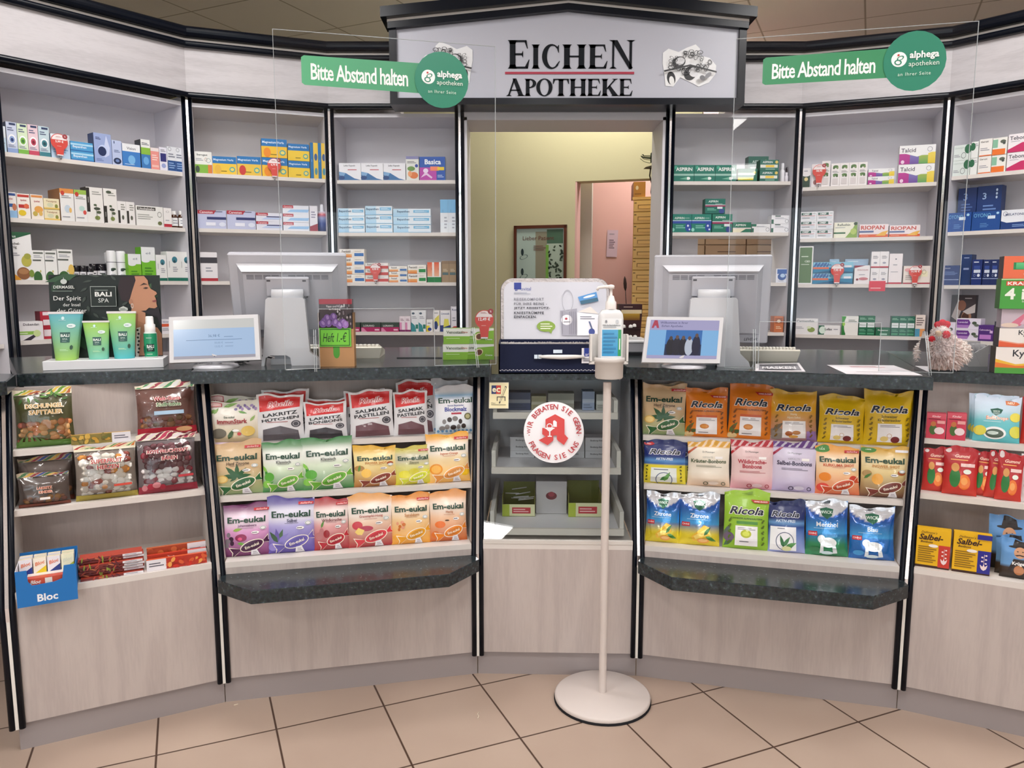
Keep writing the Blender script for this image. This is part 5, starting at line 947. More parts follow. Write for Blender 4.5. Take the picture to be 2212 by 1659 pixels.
# clear bags with sweets on the far left display
def clear_bag(fr, z, px0, px1, pyt, lab, n0, kind, depth=.05, idx=0, tilt_=8):
    nc = n0 + depth * .55; u0, u1, h = fr.fit(px0, px1, pyt, z, nc + .012); w = u1 - u0
    sp_ = {'jungle': (['6a9a3c', 'd8b840', 'b8683c', '6c2838', '4a7a34', 'e0c050'], 'DSCHUNGEL', 'SAFTTALER', 'c8a060', ['d89a5c', 'c87c48', 'd8a870', 'a85c48'], '5a8038', '6a6a3c'), 'world': (['5a9a6c', 'e8e8e8', 'a84c5c', 'd8dcd8'], 'Welt-Gums', 'Südfrüchte', 'b8304c', ['8a3c34', '7c4028', 'a06838', '6c4c20'], 'b01c30', '8a5a50'),
           'kinder': (['3c6a44', 'c8a040', '8c2c3c', '3c4c8c'], 'LAKRITZ', 'KINDER', 'c86040', ['7c4434', '8c5c40', '4a2c24', '9c6c34'], '6c3424', '6a5a54'), 'super': (['b83830', 'e0d0a0', '5a8a3c', 'c8702c'], 'SUPERFRUIT', 'HERZEN', 'a82c34', ['f0ece4', 'e8e0d4', 'd8903c', '8c3c30', 'f4f0ea'], '9a8a3c', 'a89a90'), 'bear': (['8c2c48', 'e4d8dc', '6c1c38', 'c04060'], 'ROTE FRUCHTSAFT', 'BÄREN', 'a82440', ['f2eeec', 'e8e2e2', '8c2c3c', 'f4f2f0'], '9c2c3c', '8c7c80')}[kind]
    B = [(0, sp_[6]), (1, sp_[6])]; me0 = bagmesh('back_film', w, h, depth * .9, B, [], seed=idx, mats=[FOIL])
    root = empty('striped_sweet_bag', tuple(fr.pt((u0 + u1) / 2, nc, z + .0005)), fr.a); root.rotation_euler = (-R(tilt_), 0, fr.a)
    # printed film: only header, foot and lettering; the rest is clear
    r_ = random.Random(idx + 3); st = sp_[0]
    top = [('s', 0.0, .90, 1, .995, 9, st, 1.6)] if kind != 'super' else [('s', 0.0, .94, 1, .995, 12, st, 1.8)]
    def base(u, v): return L('d8d8d8')
    me = bagmesh('front_film', w, h, depth, base, [], seed=idx, mats=[FILM]); fo = link('front_film', me, root, (0, -0.0005, 0))
    pr = [('r', 0, .895, 1, .998, 'e8e0c8' if kind != 'kinder' else 'a89880')] + top + [('g', 0, 0, 1, .10, sp_[5], mix(sp_[5], '202010', .3))]
    if kind == 'jungle': pr += [leaf(.04 + .1 * i, .86 - .03 * (i % 2), .14, 200 + 40 * i, '3c6428' if i % 2 else '5a8838') for i in range(10)] + [leaf(.05 + .12 * i, .06, .16, 60 + 20 * i, '5a8040') for i in range(8)]
    if kind == 'world': pr += [('r', 0, .0, 1, .16, 'a81c30'), ('s', 0, .0, 1, .05, 12, ['7c1828', 'e0c8c8'], 1.2), ('e', .78, .11, .14, .045, 'd8a878'), ('r', .28, .40, .80, .47, 'a8c4dc')]
    if kind == 'bear': pr += [('g', 0, 0, 1, .12, '8c2838', '6a5a5c')] + berries('b83048', [(.1 + .1 * i, .1 + .02 * (i % 3)) for i in range(4)], .06) + [('r', .68, .24, .95, .28, 'c04048')]
    if kind == 'super': pr += [('r', .62, .22, .92, .26, 'c84838')]
    if kind == 'kinder': pr += [('r', .42, .20, .62, .27, 'e4dcd8')]
    pr += [('t', sp_[1], .52, .70 if kind != 'kinder' else .55, .74, .085, 'f4ecdc', 'w'), ('t', sp_[1], .52, .70 if kind != 'kinder' else .55, .72, .075, sp_[3], 'B'), ('t', sp_[2], .54, .59 if kind != 'kinder' else .43, .62, .085, 'f4ecdc', 'w'), ('t', sp_[2], .54, .59 if kind != 'kinder' else .43, .60, .075, '5c8a5c' if kind == 'world' else sp_[3], 'B')]
    mp = bagmesh('x', w, h, depth, base, pr, seed=idx, mats=[CARD])
    # keep only the printed faces (drop the carrier grid)
    import bmesh
    bm = bmesh.new(); bm.from_mesh(mp); bm.faces.ensure_lookup_table(); bmesh.ops.delete(bm, geom=bm.faces[:2 * 20 * 26], context='FACES'); bm.to_mesh(mp); bm.free(); mp.name = 'printed_header'
    po = link('printed_band', mp, root, (0, -0.0012, 0)); bo_ = link('back_film', me0, root, (0, 0.004, 0))
    mb = MB()
    top_ = {'jungle': .46, 'world': .44, 'kinder': .40, 'super': .86, 'bear': .84}[kind]
    cell = 0.019 if kind != 'kinder' else 0.013; nx = int(w * .86 / cell); nz = int(h * (top_ - .09) / (cell * .8))
    for j in range(nz):
        for i in range(nx):
            x = (i + .5 - nx / 2) * cell + r_.uniform(-.006, .006); zz = h * .09 + (j + .5) * cell * .8 + r_.uniform(-.004, .004); c = r_.choice(sp_[4]); s = cell * r_.uniform(.6, .85)
            if kind in ('bear', 'super') and j > nz * .42 and abs(x) < w * .34 and kind == 'bear': c = '6c3c44'
            v_ = zz / h; pv = max(0.15, min(1, v_ / .16) ** .55 * min(1, max(0, (0.90 - v_) / .24)) ** .8); yf = -depth * .5 * pv * max(.2, math.sin(math.pi * (x / w + .5))) ** .62 * .86
            a = r_.uniform(0, 3.14); rx, rz = s, s * r_.uniform(.6, 1)
            ring = lambda q, y: [(x + q * rx * math.cos(a + 6.283 * t / 8), y, zz + q * rz * math.sin(a + 6.283 * t / 8)) for t in range(8)]
            P = ring(.6, yf + .0005) + ring(1, yf + .003) + ring(.9, yf + .009)
            mb.mesh(P, [tuple(range(8))] + [(r0 + t, r0 + 8 + t, r0 + 8 + (t + 1) % 8, r0 + (t + 1) % 8) for r0 in (0, 8) for t in range(8)], c, 0, True)
    o = mb.build('sweets', [PLAST], root); o['kind'] = 'stuff'
    tag(root, lab, 'bag', 'striped-top bags on the far left display'); return root
clear_bag(FA, ZB['A'][0], 31, 160, 839, 'clear sweets bag with yellow and green striped top, far left of the upper shelf', nslant(.857) + .01, 'jungle', idx=1)
clear_bag(FA, ZB['A'][0], 293, 423, 826, 'clear bag with dark gums and a red foot, right end of the upper shelf', nslant(.857) + .02, 'world', idx=2)
clear_bag(FA, ZB['A'][1], 38, 152, 1020, 'small clear bag of dark sweets with multicoloured stripes, left end of the lower shelf', nslant(.690) + .005, 'kinder', idx=3, depth=.04)
clear_bag(FA, ZB['A'][1], 40, 160, 985, 'clear bag with dark striped top standing behind the small bag of dark sweets', nslant(.690) + .055, 'kinder', idx=6, depth=.035)
clear_bag(FA, ZB['A'][1], 160, 296, 960, 'clear bag full of white and orange hearts, middle of the lower shelf', nslant(.690) + .004, 'super', idx=4)
clear_bag(FA, ZB['A'][1], 295, 424, 936, 'clear bag of white bears with red striped top, right end of the lower shelf', nslant(.690) + .002, 'bear', idx=5)
# far right display: bags
def simple(fr, z, n, px0, px1, pyt, d, base, decs, lab, cat, group, name='carton', side=None, rotz=0, top=None, z_off=0, tilt_=0, mats=None):
    u0, u1, h = fr.fit(px0, px1, pyt, z + z_off, n); me = boxmesh(name, u1 - u0, d, h, base, decs, side, top, mats)
    o = link(name, me, None, tuple(fr.pt((u0 + u1) / 2, n, z + z_off + 0.0003)), (-R(tilt_), 0, fr.a + R(rotz))); tag(o, lab, cat, group); return o
ge1 = 'sweet bags and packets on the upper shelf of the far right display'
for i, (a, b) in enumerate(((2001, 2043), (2045, 2087))):
    simple(FE, ZB['A'][0], nslant(.857) + .006, a, b, 893, .03, 'cf4058', [('r', 0, .80, 1, 1, 'd85a6c'), ('t', 'Kinder', .5, .88, .7, .08, 'f0c8cc', 'Bi'), ('n', .1, .74, .9, .80, 1, '6c2030'), ('e', .36, .35, .2, .2, '4a6a34'), ('e', .36, .58, .14, .1, 'c87848'), ('e', .68, .32, .26, .14, 'f0dce0'), ('r', .55, .6, .95, .72, 'eca8a8')], ('left', 'right')[i] + ' small pink-red sweets packet on the upper shelf, far right display', 'packet', ge1, 'sweet_packet')
for i, dx in enumerate((0, 6, 12)):
    place_bag(FE, 0, ZB['A'][0], 2103 - dx, 2204 - dx, 858 - i * 2, 'soft', ('front pale blue lemon drops bag on the upper shelf, far right display', 'second pale blue lemon drops bag behind the front one', 'rearmost pale blue lemon drops bag of the three')[i], '', ge1, nslant(.857) + .01 + i * .022, depth=.022, idx=70 + i)
place_bag(FE, 0, ZB['A'][0], 2206, 2290, 860, 'rkid', 'red sweets bag cut by the right picture edge beside the lemon drops', '', ge1, nslant(.857) + .01, idx=74)
ge2 = 'red bags on the lower shelf of the far right display'
for i, (a, b, t, n_, l) in enumerate(((1993, 2048, 968, .03, 'leftmost red gummy bag, partly behind the second one, far right display'), (2037, 2112, 968, .008, 'large front red gummy bag, second from left, far right display'), (2098, 2142, 974, .034, 'red gummy bag squeezed third from left on the lower right shelf'), (2126, 2172, 976, .022, 'red gummy bag squeezed fourth from left on the lower right shelf'), (2150, 2208, 979, .006, 'red gummy bag beside the white one at the right picture edge'))):
    place_bag(FE, 0, ZB['A'][1], a, b, t, 'rkid', l, '', ge2, nslant(.690) + n_, depth=.024 if i != 1 else .034, idx=80 + i, skew=(0, 0, 4, 5, 2)[i])
def _flatbag(): return ([(0, 'e4e0e4'), (1, 'ece8ec')], [('n', .1, .3, .9, .8, 5, 'b8a8b0')])
ST['whit'] = _flatbag()
place_bag(FE, 0, ZB['A'][1], 2204, 2270, 985, 'whit', 'white bag at the right picture edge beside the red gummy bags', '', ge2, nslant(.690) + .006, idx=90, depth=.03)
# small boxes in rows, yellow with red or blue panel
for c, (a, b, t, pc, nm) in enumerate(((1979, 2053, 1143, 'c83c30', 'red'), (2058, 2141, 1153, '2c2c8c', 'blue'))):
    for i in range(5):
        D = [('r', .0, .0, 1, .06, '3c2018'), ('r', .66, .04, 1, .60, pc), ('t', 'Dallmann’s', .36, .90, .5, .055, '4a2c18', 'i'), ('t', 'Salbei-', .42, .78, .72, .15, '3a2018', 'Bi'), ('t', 'Bonbons', .3, .66, .4, .055, '4a2c18', 'bi'), ('n', .06, .12, .60, .56, 8, '8a6418'), ('e', .5, .57, .14, .04, 'f4ece4')] + [leaf(.83, .12, .2, a_, 'f0dcdc') for a_ in (60, 90, 120)] + [('r', .825, .12, .835, .52, 'f0dcdc')] + [('e', .83 + .05 * (-1) ** q, .3 + .05 * q, .03, .02, 'f0dcdc') for q in range(5)]
        if c: D += [('r', .62, .88, 1, 1, pc)]
        simple(FE, ZB['A'][2], 0.012 + .026 * i, a, b, t - 0.2, .024, 'e8b418', D, ('front', 'second', 'third', 'fourth', 'rearmost')[i] + ' yellow sage sweets box with %s panel, bottom shelf at far right' % nm, 'box', 'yellow boxes with %s panel' % nm, 'sweets_box', side='c89a18', tilt_=0, top='d8a818')
ST['hatm'] = ([(0, '2c2420'), (.28, '3a2c26'), (.34, '6a9cd0'), (1, '5a90cc')], [('p', [(.3, .80), (.36, .98), (.66, .98), (.72, .80)], '241c1c'), ('e', .51, .80, .32, .035, '1c1616'), ('e', .51, .66, .17, .14, 'c89470'), ('p', [(.36, .6), (.5, .62), (.64, .6), (.6, .57), (.5, .59), (.42, .57)], '3a2418'), ('e', .44, .69, .025, .012, '2a1c18'), ('e', .58, .69, .025, .012, '2a1c18'), ('p', [(.2, .2), (.34, .5), (.68, .5), (.84, .2)], '2c2020'), ('e', .5, .22, .14, .12, 'b8784c'), ('t', 'Krügerol', .55, .38, .8, .11, 'f4f4f4', 'B')])
for i, (a, b, t, l) in enumerate(((2160, 2242, 1166, 'front blue bag showing a person in a black top hat, bottom shelf'), (2150, 2232, 1157, 'second blue bag showing a black top hat, behind the front one'), (2133, 2222, 1118, 'tall blue bag with a black top hat standing at the back of the bottom shelf'))):
    place_bag(FE, 0, ZB['A'][2], a, b, t, 'hatm', l, '', 'blue bags with a hat picture', (.012, .04, .085)[i], depth=.026, idx=95 + i, tilt_=8)
# far left, lower: blue carton with small packs, fruit bars
ca = FA.fit(33, 166, 1196, ZB['A'][2] - .03, -0.045); cw = ca[1] - ca[0]; cz = ZB['A'][2] + 0.001
car = empty('blue_carton_tray', tuple(FA.pt((ca[0] + ca[1]) / 2, -0.05, cz - 0.0)), FA.a)
mb = MB(); hh = .105
mb.prism_y([(-cw/2, -.03), (cw/2, -.03), (cw/2, hh - .03), (cw * .30, hh - .03), (cw * .26, hh * .36), (cw * .12, hh * .30), (-cw * .24, hh * .28), (-cw * .30, hh * .40), (-cw * .31, hh - .03), (-cw/2, hh - .03)], -.002, 0, '1f72bc')
paint(mb, [('t', 'Bloc', .5, .2, .34, .22, 'eef2f8', 'B')], lambda x, y, k: ((x - .5) * cw, -.0025 - .0003 * k, -.03 + y * hh), cw, hh); mb.build('carton_front', [CARD], car)
mb = MB(); mb.box(-cw/2, cw/2, 0, .14, 0.0, .002, '2a6cb0'); mb.box(-cw/2, -cw/2 + .002, 0, .14, .0, hh - .03, 'e4e2e8'); mb.box(cw/2 - .002, cw/2, 0, .14, 0, hh - .03, '2a78c0'); mb.box(-cw/2, cw/2, .138, .14, 0, hh - .02, '2a78c0'); mb.build('carton_body', [CARD], car)
tag(car, 'bright blue open carton tray of small sweets blocks at the lower left', 'carton tray')
lf = Fr((FA.pt((ca[0] + ca[1]) / 2, -.05, 0).x, FA.pt((ca[0] + ca[1]) / 2, -.05, 0).y), math.degrees(FA.a))
cols = [('e8e4ea', '2c3c8c', 'e0703c'), ('f0e8d8', 'e0c420', 'e0703c'), ('e8e4ea', '243880', 'e0703c'), ('eceacc', 'b8c040', 'd8dcc8')]
for i in range(4):
    w_ = cw * .215; x = -cw * .36 + i * cw * .235
    for j in range(2):
        me = boxmesh('dextrose_block', w_, .02, .045, cols[i][0], [('p', [(.0, .0), (1, .0), (1, .5)], cols[i][1]), ('t', 'Bloc', .5, .68, .8, .25, cols[i][2], 'bi', 15)], side='e0d8d4', top='e8dcc0')
        o = link('dextrose_block', me, None, tuple(lf.pt(x, .055 + .03 * j, cz + .0425 - .0 * j)), (-.12, 0, FA.a)); tag(o, '%s upright %s-cornered sweets block, %s of the blue carton' % (('first', 'second', 'third', 'fourth')[i], ('blue', 'yellow', 'navy', 'green')[i], ('front row', 'back row')[j]), 'packet', 'upright blocks in the blue carton')
for i, (z_, c, nm, y_) in enumerate(((.002, 'ece4c8', 'white lemon stick pack lying lowest at the front of the blue carton', .006), (.024, 'c8503c', 'red stick pack lying on the lemon one in the blue carton', .010), (.0245, 'e8d8d0', 'white and orange stick pack lying behind in the blue carton', .034), (.0023, 'd8d0d0', 'white stick pack lying under the orange one in the blue carton', .030))):
    me = boxmesh('stick_pack', cw * .60, .021, .021, c, [('t', 'Citrone', .32, .5, .5, .7, '2a2a3a', 'Bi'), ('e', .78, .5, .14, .42, 'e8cc40')] if i == 0 else [('r', .5, .1, .7, .9, 'e8e0dc'), ('t', 'Bloc', .24, .5, .3, .6, 'f4e8e4', 'Bi')])
    o = link('stick_pack', me, None, tuple(lf.pt(-cw * .03, y_, cz + z_)), (0, 0, FA.a)); tag(o, nm, 'packet', 'stick packs in the blue carton')
def bar(fr, z, n, a, b, i, cols_, lab, grp, h=.009, d=.05, tilt_=0, zo=0, flip=False, tall=None):
    u0, u1, _ = fr.fit(a, b, 1200, z, n); w = u1 - u0; hh_ = tall or h; r_ = random.Random(i)
    D = [('r', .68 if not flip else 0, 0, 1 if not flip else .32, 1, 'e4e0e6'), ('n', .72 if not flip else .04, .3, .96 if not flip else .28, .75, 2 if tall else 1, '5c5a68')]
    for q in range(22 if tall else 9): D.append(('e', (.04 + .6 * r_.random()) if not flip else .36 + .6 * r_.random(), .15 + .7 * r_.random(), .05, .16 if tall else .3, cols_[q % len(cols_)], 40 * q))
    me = boxmesh('fruit_bar', w, d, hh_ * (1 if tall else .72), cols_[0], D, top=cols_[1], mats=[FOIL])
    o = link('fruit_bar', me, None, tuple(fr.pt((u0 + u1) / 2, n, z + zo + .0003)), (-R(tilt_), 0, fr.a)); tag(o, lab, 'bar', grp); return o
for i in range(7):
    bar(FA, ZB['A'][2], .004 + .005 * ((i * 3) % 4), 172 - 2 * (i % 3), 309 + 3 * (i % 2), i, ['7c3030', 'b84838', '8c9c3c', '5c2430', 'c87850'], ('lowest', 'second-lowest', 'third-lowest', 'middle', 'third-highest', 'second-highest', 'uppermost')[i] + ' of the seven stacked dark fruit bars, bottom shelf at far left', 'stacked fruit bars', zo=i * .0094)
bar(FA, ZB['A'][2], .004, 316, 447, 21, ['b83424', 'd85c34', 'c82c20', 'e8a050'], 'red berry bar standing on edge in front, right of the stacked fruit bars', 'upright fruit bars', tall=.034, d=.012, flip=True)
bar(FA, ZB['A'][2], .055, 318, 446, 22, ['a84428', 'c86438', 'd87844'], 'raspberry bar standing on edge behind the red berry bar', 'upright fruit bars', tall=.055, d=.012)
bar(FA, ZB['A'][2], .030, 318, 446, 23, ['b83c2c', 'c83c28', 'e0e0e4'], 'flat red bar lying between the two upright fruit bars', 'upright fruit bars', tall=.040, d=.012)
bar(FA, ZB['A'][0], nslant(.857) + .012, 163, 291, 31, ['8a7a3c', 'c89a38', '6a6c34', 'd8b050'], 'pineapple fruit bar standing on edge on the upper shelf, far left display', 'upright fruit bars', tall=.030, d=.012)
# things inside the glass cabinet
C0 = FC.pt(0, 0, 0)
def inC(px0, px1, pyt, k, n, d, base, decs, lab, cat, group=None, name='carton', **kw):
    z = TR[k][0] + .0085; u0, u1, h = FC.fit(px0, px1, pyt, z + kw.get('zo', 0), n)
    if 'h' in kw: h = kw['h']
    me = boxmesh(name, u1 - u0, d, h, base, decs, kw.get('side'), kw.get('top')); o = link(name, me, None, tuple(FC.pt((u0 + u1) / 2, n, z + kw.get('zo', 0) + .0003)), (0, 0, FC.a)); tag(o, lab, cat, group); return o
g_ = 'white boxes in the middle tray'
for s, (a, b, l) in enumerate(((1102, 1156, 'left'), (1158, 1212, 'second'), (1214, 1268, 'third'), (1270, 1322, 'right'))):
    for i in range(3):
        inC(a, b, 0, 1, .30 - .008 * (i == 2), .07, 'd8d6dc', [('t', 'Boxberg-Aktiv', .5, .55, .8, .3, '3a3a44', 'b')], '%s white carton in the %s stack on the middle tray of the glass cabinet' % (rowname(i, 3), l), 'carton', g_, 'white_carton', h=.026, zo=i * .0265)
ycab = [('r', 0, 0, .22, 1, 'a8b840'), ('r', .3, .25, .86, .75, 'b83440'), ('n', .34, .32, .8, .68, 2, 'e8b8b8')]
def open_box(px0, px1, lab, n, hf, hb, sticks=False):
    z = TR[2][0] + .0085; u0, u1, _ = FC.fit(px0, px1, 1060, z, n); w = u1 - u0; d = .13
    root = empty('open_carton', tuple(FC.pt((u0 + u1) / 2, n, z + .0003)), FC.a)
    mb = MB(); mb.box(-w/2, w/2, 0, .0015, 0, hf, 'd8d8b0'); paint(mb, ycab, lambda x, y, k: ((x - .5) * w, -.0005 - .0003 * k, y * hf), w, hf); mb.build('carton_front', [CARD], root)
    mb = MB(); mb.box(-w/2, w/2, 0, d, 0, .0015, '5c6030'); mb.box(-w/2, -w/2 + .0015, 0, d, 0, hb, 'a8a850'); mb.box(w/2 - .0015, w/2, 0, d, 0, hb, 'a8a850'); mb.box(-w/2, w/2, d - .0015, d, 0, hb * 1.3, '6c7028'); mb.build('carton_body', [CARD], root)
    tag(root, lab, 'carton'); return root, w
ob, w_ = open_box(1085, 1156, 'yellow open carton of white sticks, left on the lowest tray of the cabinet', .20, .045, .075)
rr = random.Random(9)
for i in range(7):
    mb = MB(); x = rr.uniform(-w_ * .3, w_ * .3); y = rr.uniform(.02, .10); a = rr.uniform(-.6, .6); l_ = .028
    mb.tube([(-l_ * math.cos(a), -l_ * math.sin(a), 0), (l_ * math.cos(a), l_ * math.sin(a), .006)], .0018, 6, 'd4d2d6')
    o = mb.build('wooden_spatula' if 0 else 'white_stick', [PLAST], None, tuple(ob.matrix_basis @ Vector((x, y, .052 + .0042 * i)))); tag(o, '%s of the thin white sticks lying loose in the yellow carton' % ('lowest', 'second-lowest', 'third-lowest', 'middle', 'third-highest', 'second-highest', 'uppermost')[i], 'stick', 'white sticks in the yellow carton')
open_box(1228, 1300, 'yellow-green open carton with red label, right on the lowest tray', .20, .052, .08)
inC(1158, 1224, 1040, 2, .24, .10, 'c9c6cc', [('e', .5, .55, .18, .12, '7a3440'), ('e', .5, .6, .1, .08, 'a04050')], 'pile of white paper bags between the two yellow cartons', 'paper bags', None, 'paper_bag_pile', side='b8b6ba')
for i, (a, b, t, c, l) in enumerate(((1098, 1146, 848, '3a4464', 'dark blue crumpled pack on the top tray, leftmost'), (1148, 1180, 856, '9a9478', 'olive pack on the top tray beside the dark blue one'), (1184, 1240, 850, '8c8c84', 'grey round tin shaped pack in the middle of the top tray'), (1258, 1284, 846, '8c98b4', 'blue-grey pack on the top tray near the right end'), (1288, 1316, 852, 'a8a8a4', 'pale grey pack on the top tray at the right end'))):
    inC(a, b, t, 0, .28, .07, c, [('r', 0, .4, 1, .6, mix(c, 'ffffff', .2)), ('n', .1, .1, .8, .35, 2, mix(c, '000000', .4))], l, 'pack', 'packs on the top tray', 'small_pack')
# ------------------------------------------------------------------ medicine boxes on the wall units
SN = ('top', 'second', 'third', 'bottom')
_cache = {}
def bx(u, s, x0, x1, yt, look, base, decs=(), cols=1, rows=1, depth=.06, side=None, top=None, n=.004, zo=0.0, name='medicine_box', cat='box', rz=0):
    fr, ln = BK[u]; z = SH[u][s]; n0 = SF + n; u0, u1, h = fr.fit(x0, x1, yt, z + zo, n0)
    w = (u1 - u0) / cols; hh = h / rows; me = boxmesh(name, w * .985, depth, hh * .985, base, decs, side, top)
    for c in range(cols):
        for r in range(rows):
            pos = ''
            if rows > 1: pos += rowname(r, rows) + ' '
            if cols > 1: pos += ordinal(c, cols) + ' '
            o = link(name, me, None, tuple(fr.pt(u0 + w * (c + .5), n0 + rnd.uniform(-.0015, .0015), z + zo + .0004 + r * hh)), (0, 0, fr.a + R(rz + rnd.uniform(-.5, .5))))
            tag(o, '%s%s, %s shelf, %s' % (pos, look, SN[s], UN[u]), cat, 'packs on the %s shelf of the %s' % (SN[s], UN[u]))
T = lambda s, x, y, w, h, c, st='b': ('t', s, x, y, w, h, c, st)
N = lambda x0, y0, x1, y1, r, c='9a9aa4': ('n', x0, y0, x1, y1, r, c)
Rr = lambda x0, y0, x1, y1, c: ('r', x0, y0, x1, y1, c)
E_ = lambda x, y, a, b, c: ('e', x, y, a, b, c)
# --- unit A
def eye(c1, c2): return [Rr(.3, .90, .9, .97, '2c3a60'), N(.12, .70, .7, .84, 2, '4a5478'), E_(.5, .44, .36, .16, 'f2f4f8'), E_(.5, .43, .26, .115, c1), E_(.5, .42, .14, .06, c2), Rr(0, 0, 1, .14, c1), N(.1, .17, .8, .27, 2, '8a90a8')]
bx('A', 0, -12, 13, 271, 'pale blue and white box cut by the picture edge', 'c4dcec', [Rr(0, .55, 1, 1, 'e4ecf0'), N(.3, .3, .9, .45, 2)])
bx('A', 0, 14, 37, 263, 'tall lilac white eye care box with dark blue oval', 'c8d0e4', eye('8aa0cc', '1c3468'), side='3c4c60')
bx('A', 0, 38, 60, 267, 'tall green eye care box', 'd4e4c4', eye('78b048', '3c7a30'))
bx('A', 0, 61, 83, 269, 'tall pink-red eye care box', 'e4c8d0', eye('c04860', '7c1830'))
bx('A', 0, 84, 107, 273, 'tall teal eye care box', 'c0d4dc', eye('3c7c88', '1c4854'))
bx('A', 0, 110, 151, 290, 'pale blue box partly behind the red price bulb', 'b4cce4', [Rr(0, .6, 1, 1, 'dce4ec'), N(.1, .2, .9, .5, 3, '7c9cc8')])
bx('A', 0, 153, 202, 307, 'long bright blue and white carton', '4c9cd0', [Rr(.0, .6, 1, .8, 'a8d4ec'), T('Bepanthen', .4, .42, .6, .4, 'e8f4fc'), Rr(0, 0, 1, .12, '2c6cb0')], rows=2)
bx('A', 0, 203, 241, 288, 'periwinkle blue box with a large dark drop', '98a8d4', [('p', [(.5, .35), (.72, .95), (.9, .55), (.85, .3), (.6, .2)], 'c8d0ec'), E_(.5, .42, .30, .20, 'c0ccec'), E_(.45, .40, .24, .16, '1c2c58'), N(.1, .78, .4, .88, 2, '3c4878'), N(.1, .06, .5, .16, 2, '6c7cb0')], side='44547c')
bx('A', 0, 242, 263, 303, 'pale periwinkle box with small dark circle at its foot', 'b8c4e4', [E_(.5, .16, .4, .13, '1c2c50'), E_(.5, .17, .2, .06, '6c84b8'), N(.2, .5, .8, .62, 2, '5c6c98'), Rr(.2, .86, .3, .96, '3c4c78')])
bx('A', 0, 264, 303, 311, 'blue box with white top band', '3c7cc4', [Rr(0, .66, 1, 1, 'e8eaee'), T('Vision', .5, .8, .5, .14, '6a6c78'), E_(.5, .3, .2, .2, '78b4e4'), N(.1, .06, .8, .12, 1, 'b8d4f0')])
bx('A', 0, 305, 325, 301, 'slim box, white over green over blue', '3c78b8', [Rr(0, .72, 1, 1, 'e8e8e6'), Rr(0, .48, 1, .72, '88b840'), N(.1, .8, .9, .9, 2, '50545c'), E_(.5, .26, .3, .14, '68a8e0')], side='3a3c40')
bx('A', 0, 326, 344, 319, 'coral pink slim box', 'e8948c', [Rr(0, .84, 1, 1, 'e8dcdc'), N(.15, .4, .85, .7, 3, 'f8dcd8'), Rr(.1, .1, .9, .2, 'f0c0b8')])
bx('A', 0, 345, 361, 318, 'white slim box with navy square', 'e4e2ee', [Rr(.1, .38, .9, .74, '2c2c70'), N(.15, .80, .85, .92, 2, '80808c'), E_(.5, .2, .3, .1, '98a4d4')])
bx('A', 0, 362, 397, 318, 'white and blue eye drops box', 'e0e2e8', [Rr(0, .02, 1, .44, '28508c'), ('o', .3, .9, .2, .08, '30384c'), N(.12, .1, .9, .38, 3, '90b0dc'), N(.1, .55, .9, .75, 2, '7c8090')], cols=2)
bx('A', 1, 7, 36, 414, 'white box with blue tissue print', 'e8e4e0', [Rr(.05, .86, .95, .96, '34508c'), T('ipalat', .5, .73, .7, .1, 'b04850'), Rr(.05, .42, .9, .55, '2c5c9c'), Rr(0, 0, 1, .28, '90b8dc'), E_(.82, .42, .16, .14, 'b87050')])
bx('A', 1, 37, 65, 418, 'white box with red band and yellow foot', 'ece4dc', [Rr(.05, .86, .95, .96, 'b83c34'), T('ipalat', .5, .73, .7, .1, 'b04850'), Rr(.1, .42, .9, .56, 'b02c2c'), E_(.35, .22, .3, .12, 'e0c030'), E_(.7, .5, .2, .1, 'd86848')])
bx('A', 1, 67, 94, 420, 'white box with orange top stripe', 'ece2d6', [Rr(.05, .88, .95, .97, 'd88c50'), T('ipalat', .5, .72, .7, .1, 'b04850'), E_(.6, .4, .35, .14, 'e0a050'), E_(.3, .22, .2, .1, 'c0a850'), E_(.75, .24, .15, .1, 'd8b060')])
bx('A', 1, 95, 129, 429, 'small cream yellow lozenge box', 'e8dcb8', [T('Tonsipret', .5, .72, .7, .22, '9a6c50'), E_(.8, .3, .1, .2, '8a8c40'), E_(.4, .4, .2, .2, 'd0d0b0'), Rr(0, 0, 1, .14, 'e0bc60')], rows=2)
bx('A', 1, 130, 160, 407, 'tall white box with orange rim', 'e6e4e2', [Rr(0, .86, 1, 1, 'd88c48'), E_(.2, .86, .14, .07, 'c04030'), N(.1, .70, .8, .80, 2, '808080'), E_(.5, .38, .22, .12, 'c0ccd8'), E_(.7, .34, .1, .08, 'e0b468'), N(.1, .1, .8, .16, 1)], side='a87850', depth=.13)
bx('A', 1, 161, 191, 410, 'tall white box with green rim', 'e6e4e2', [Rr(0, .86, 1, 1, '98b850'), E_(.2, .86, .14, .07, 'c04030'), N(.1, .70, .8, .80, 2, '808080'), E_(.5, .42, .2, .08, 'b8d4cc'), E_(.7, .3, .12, .07, 'd05048'), N(.1, .1, .8, .16, 1)], depth=.1)
um = lambda side: [Rr(.0, .30, .2, .98, '2c2824') if side else Rr(.0, .02, .22, .5, '2c2824'), ('t', 'Umckaloabo', .1, .64 if side else .26, .12 * 3, .40 if side else .3, 'e4e0dc', 'b', 90), N(.35, .78, .9, .9, 2, '9a9a94'), E_(.6, .4, .2, .04, '3c4438'), E_(.5, .5, .1, .03, '4a5a40'), E_(.7, .3, .14, .04, '505a44'), E_(.6, .14, .16, .06, '7c8848'), Rr(.55, .1, .58, .5, '5a6450')]
bx('A', 1, 187, 223, 404, 'white herbal box with black upright title bar', 'e6e2de', um(1), side='3c3834')
bx('A', 1, 224, 253, 407, 'white herbal box with low black title bar', 'e6e2de', um(0) + [E_(.4, .9, .2, .04, '4a5444')], side='4a4038')
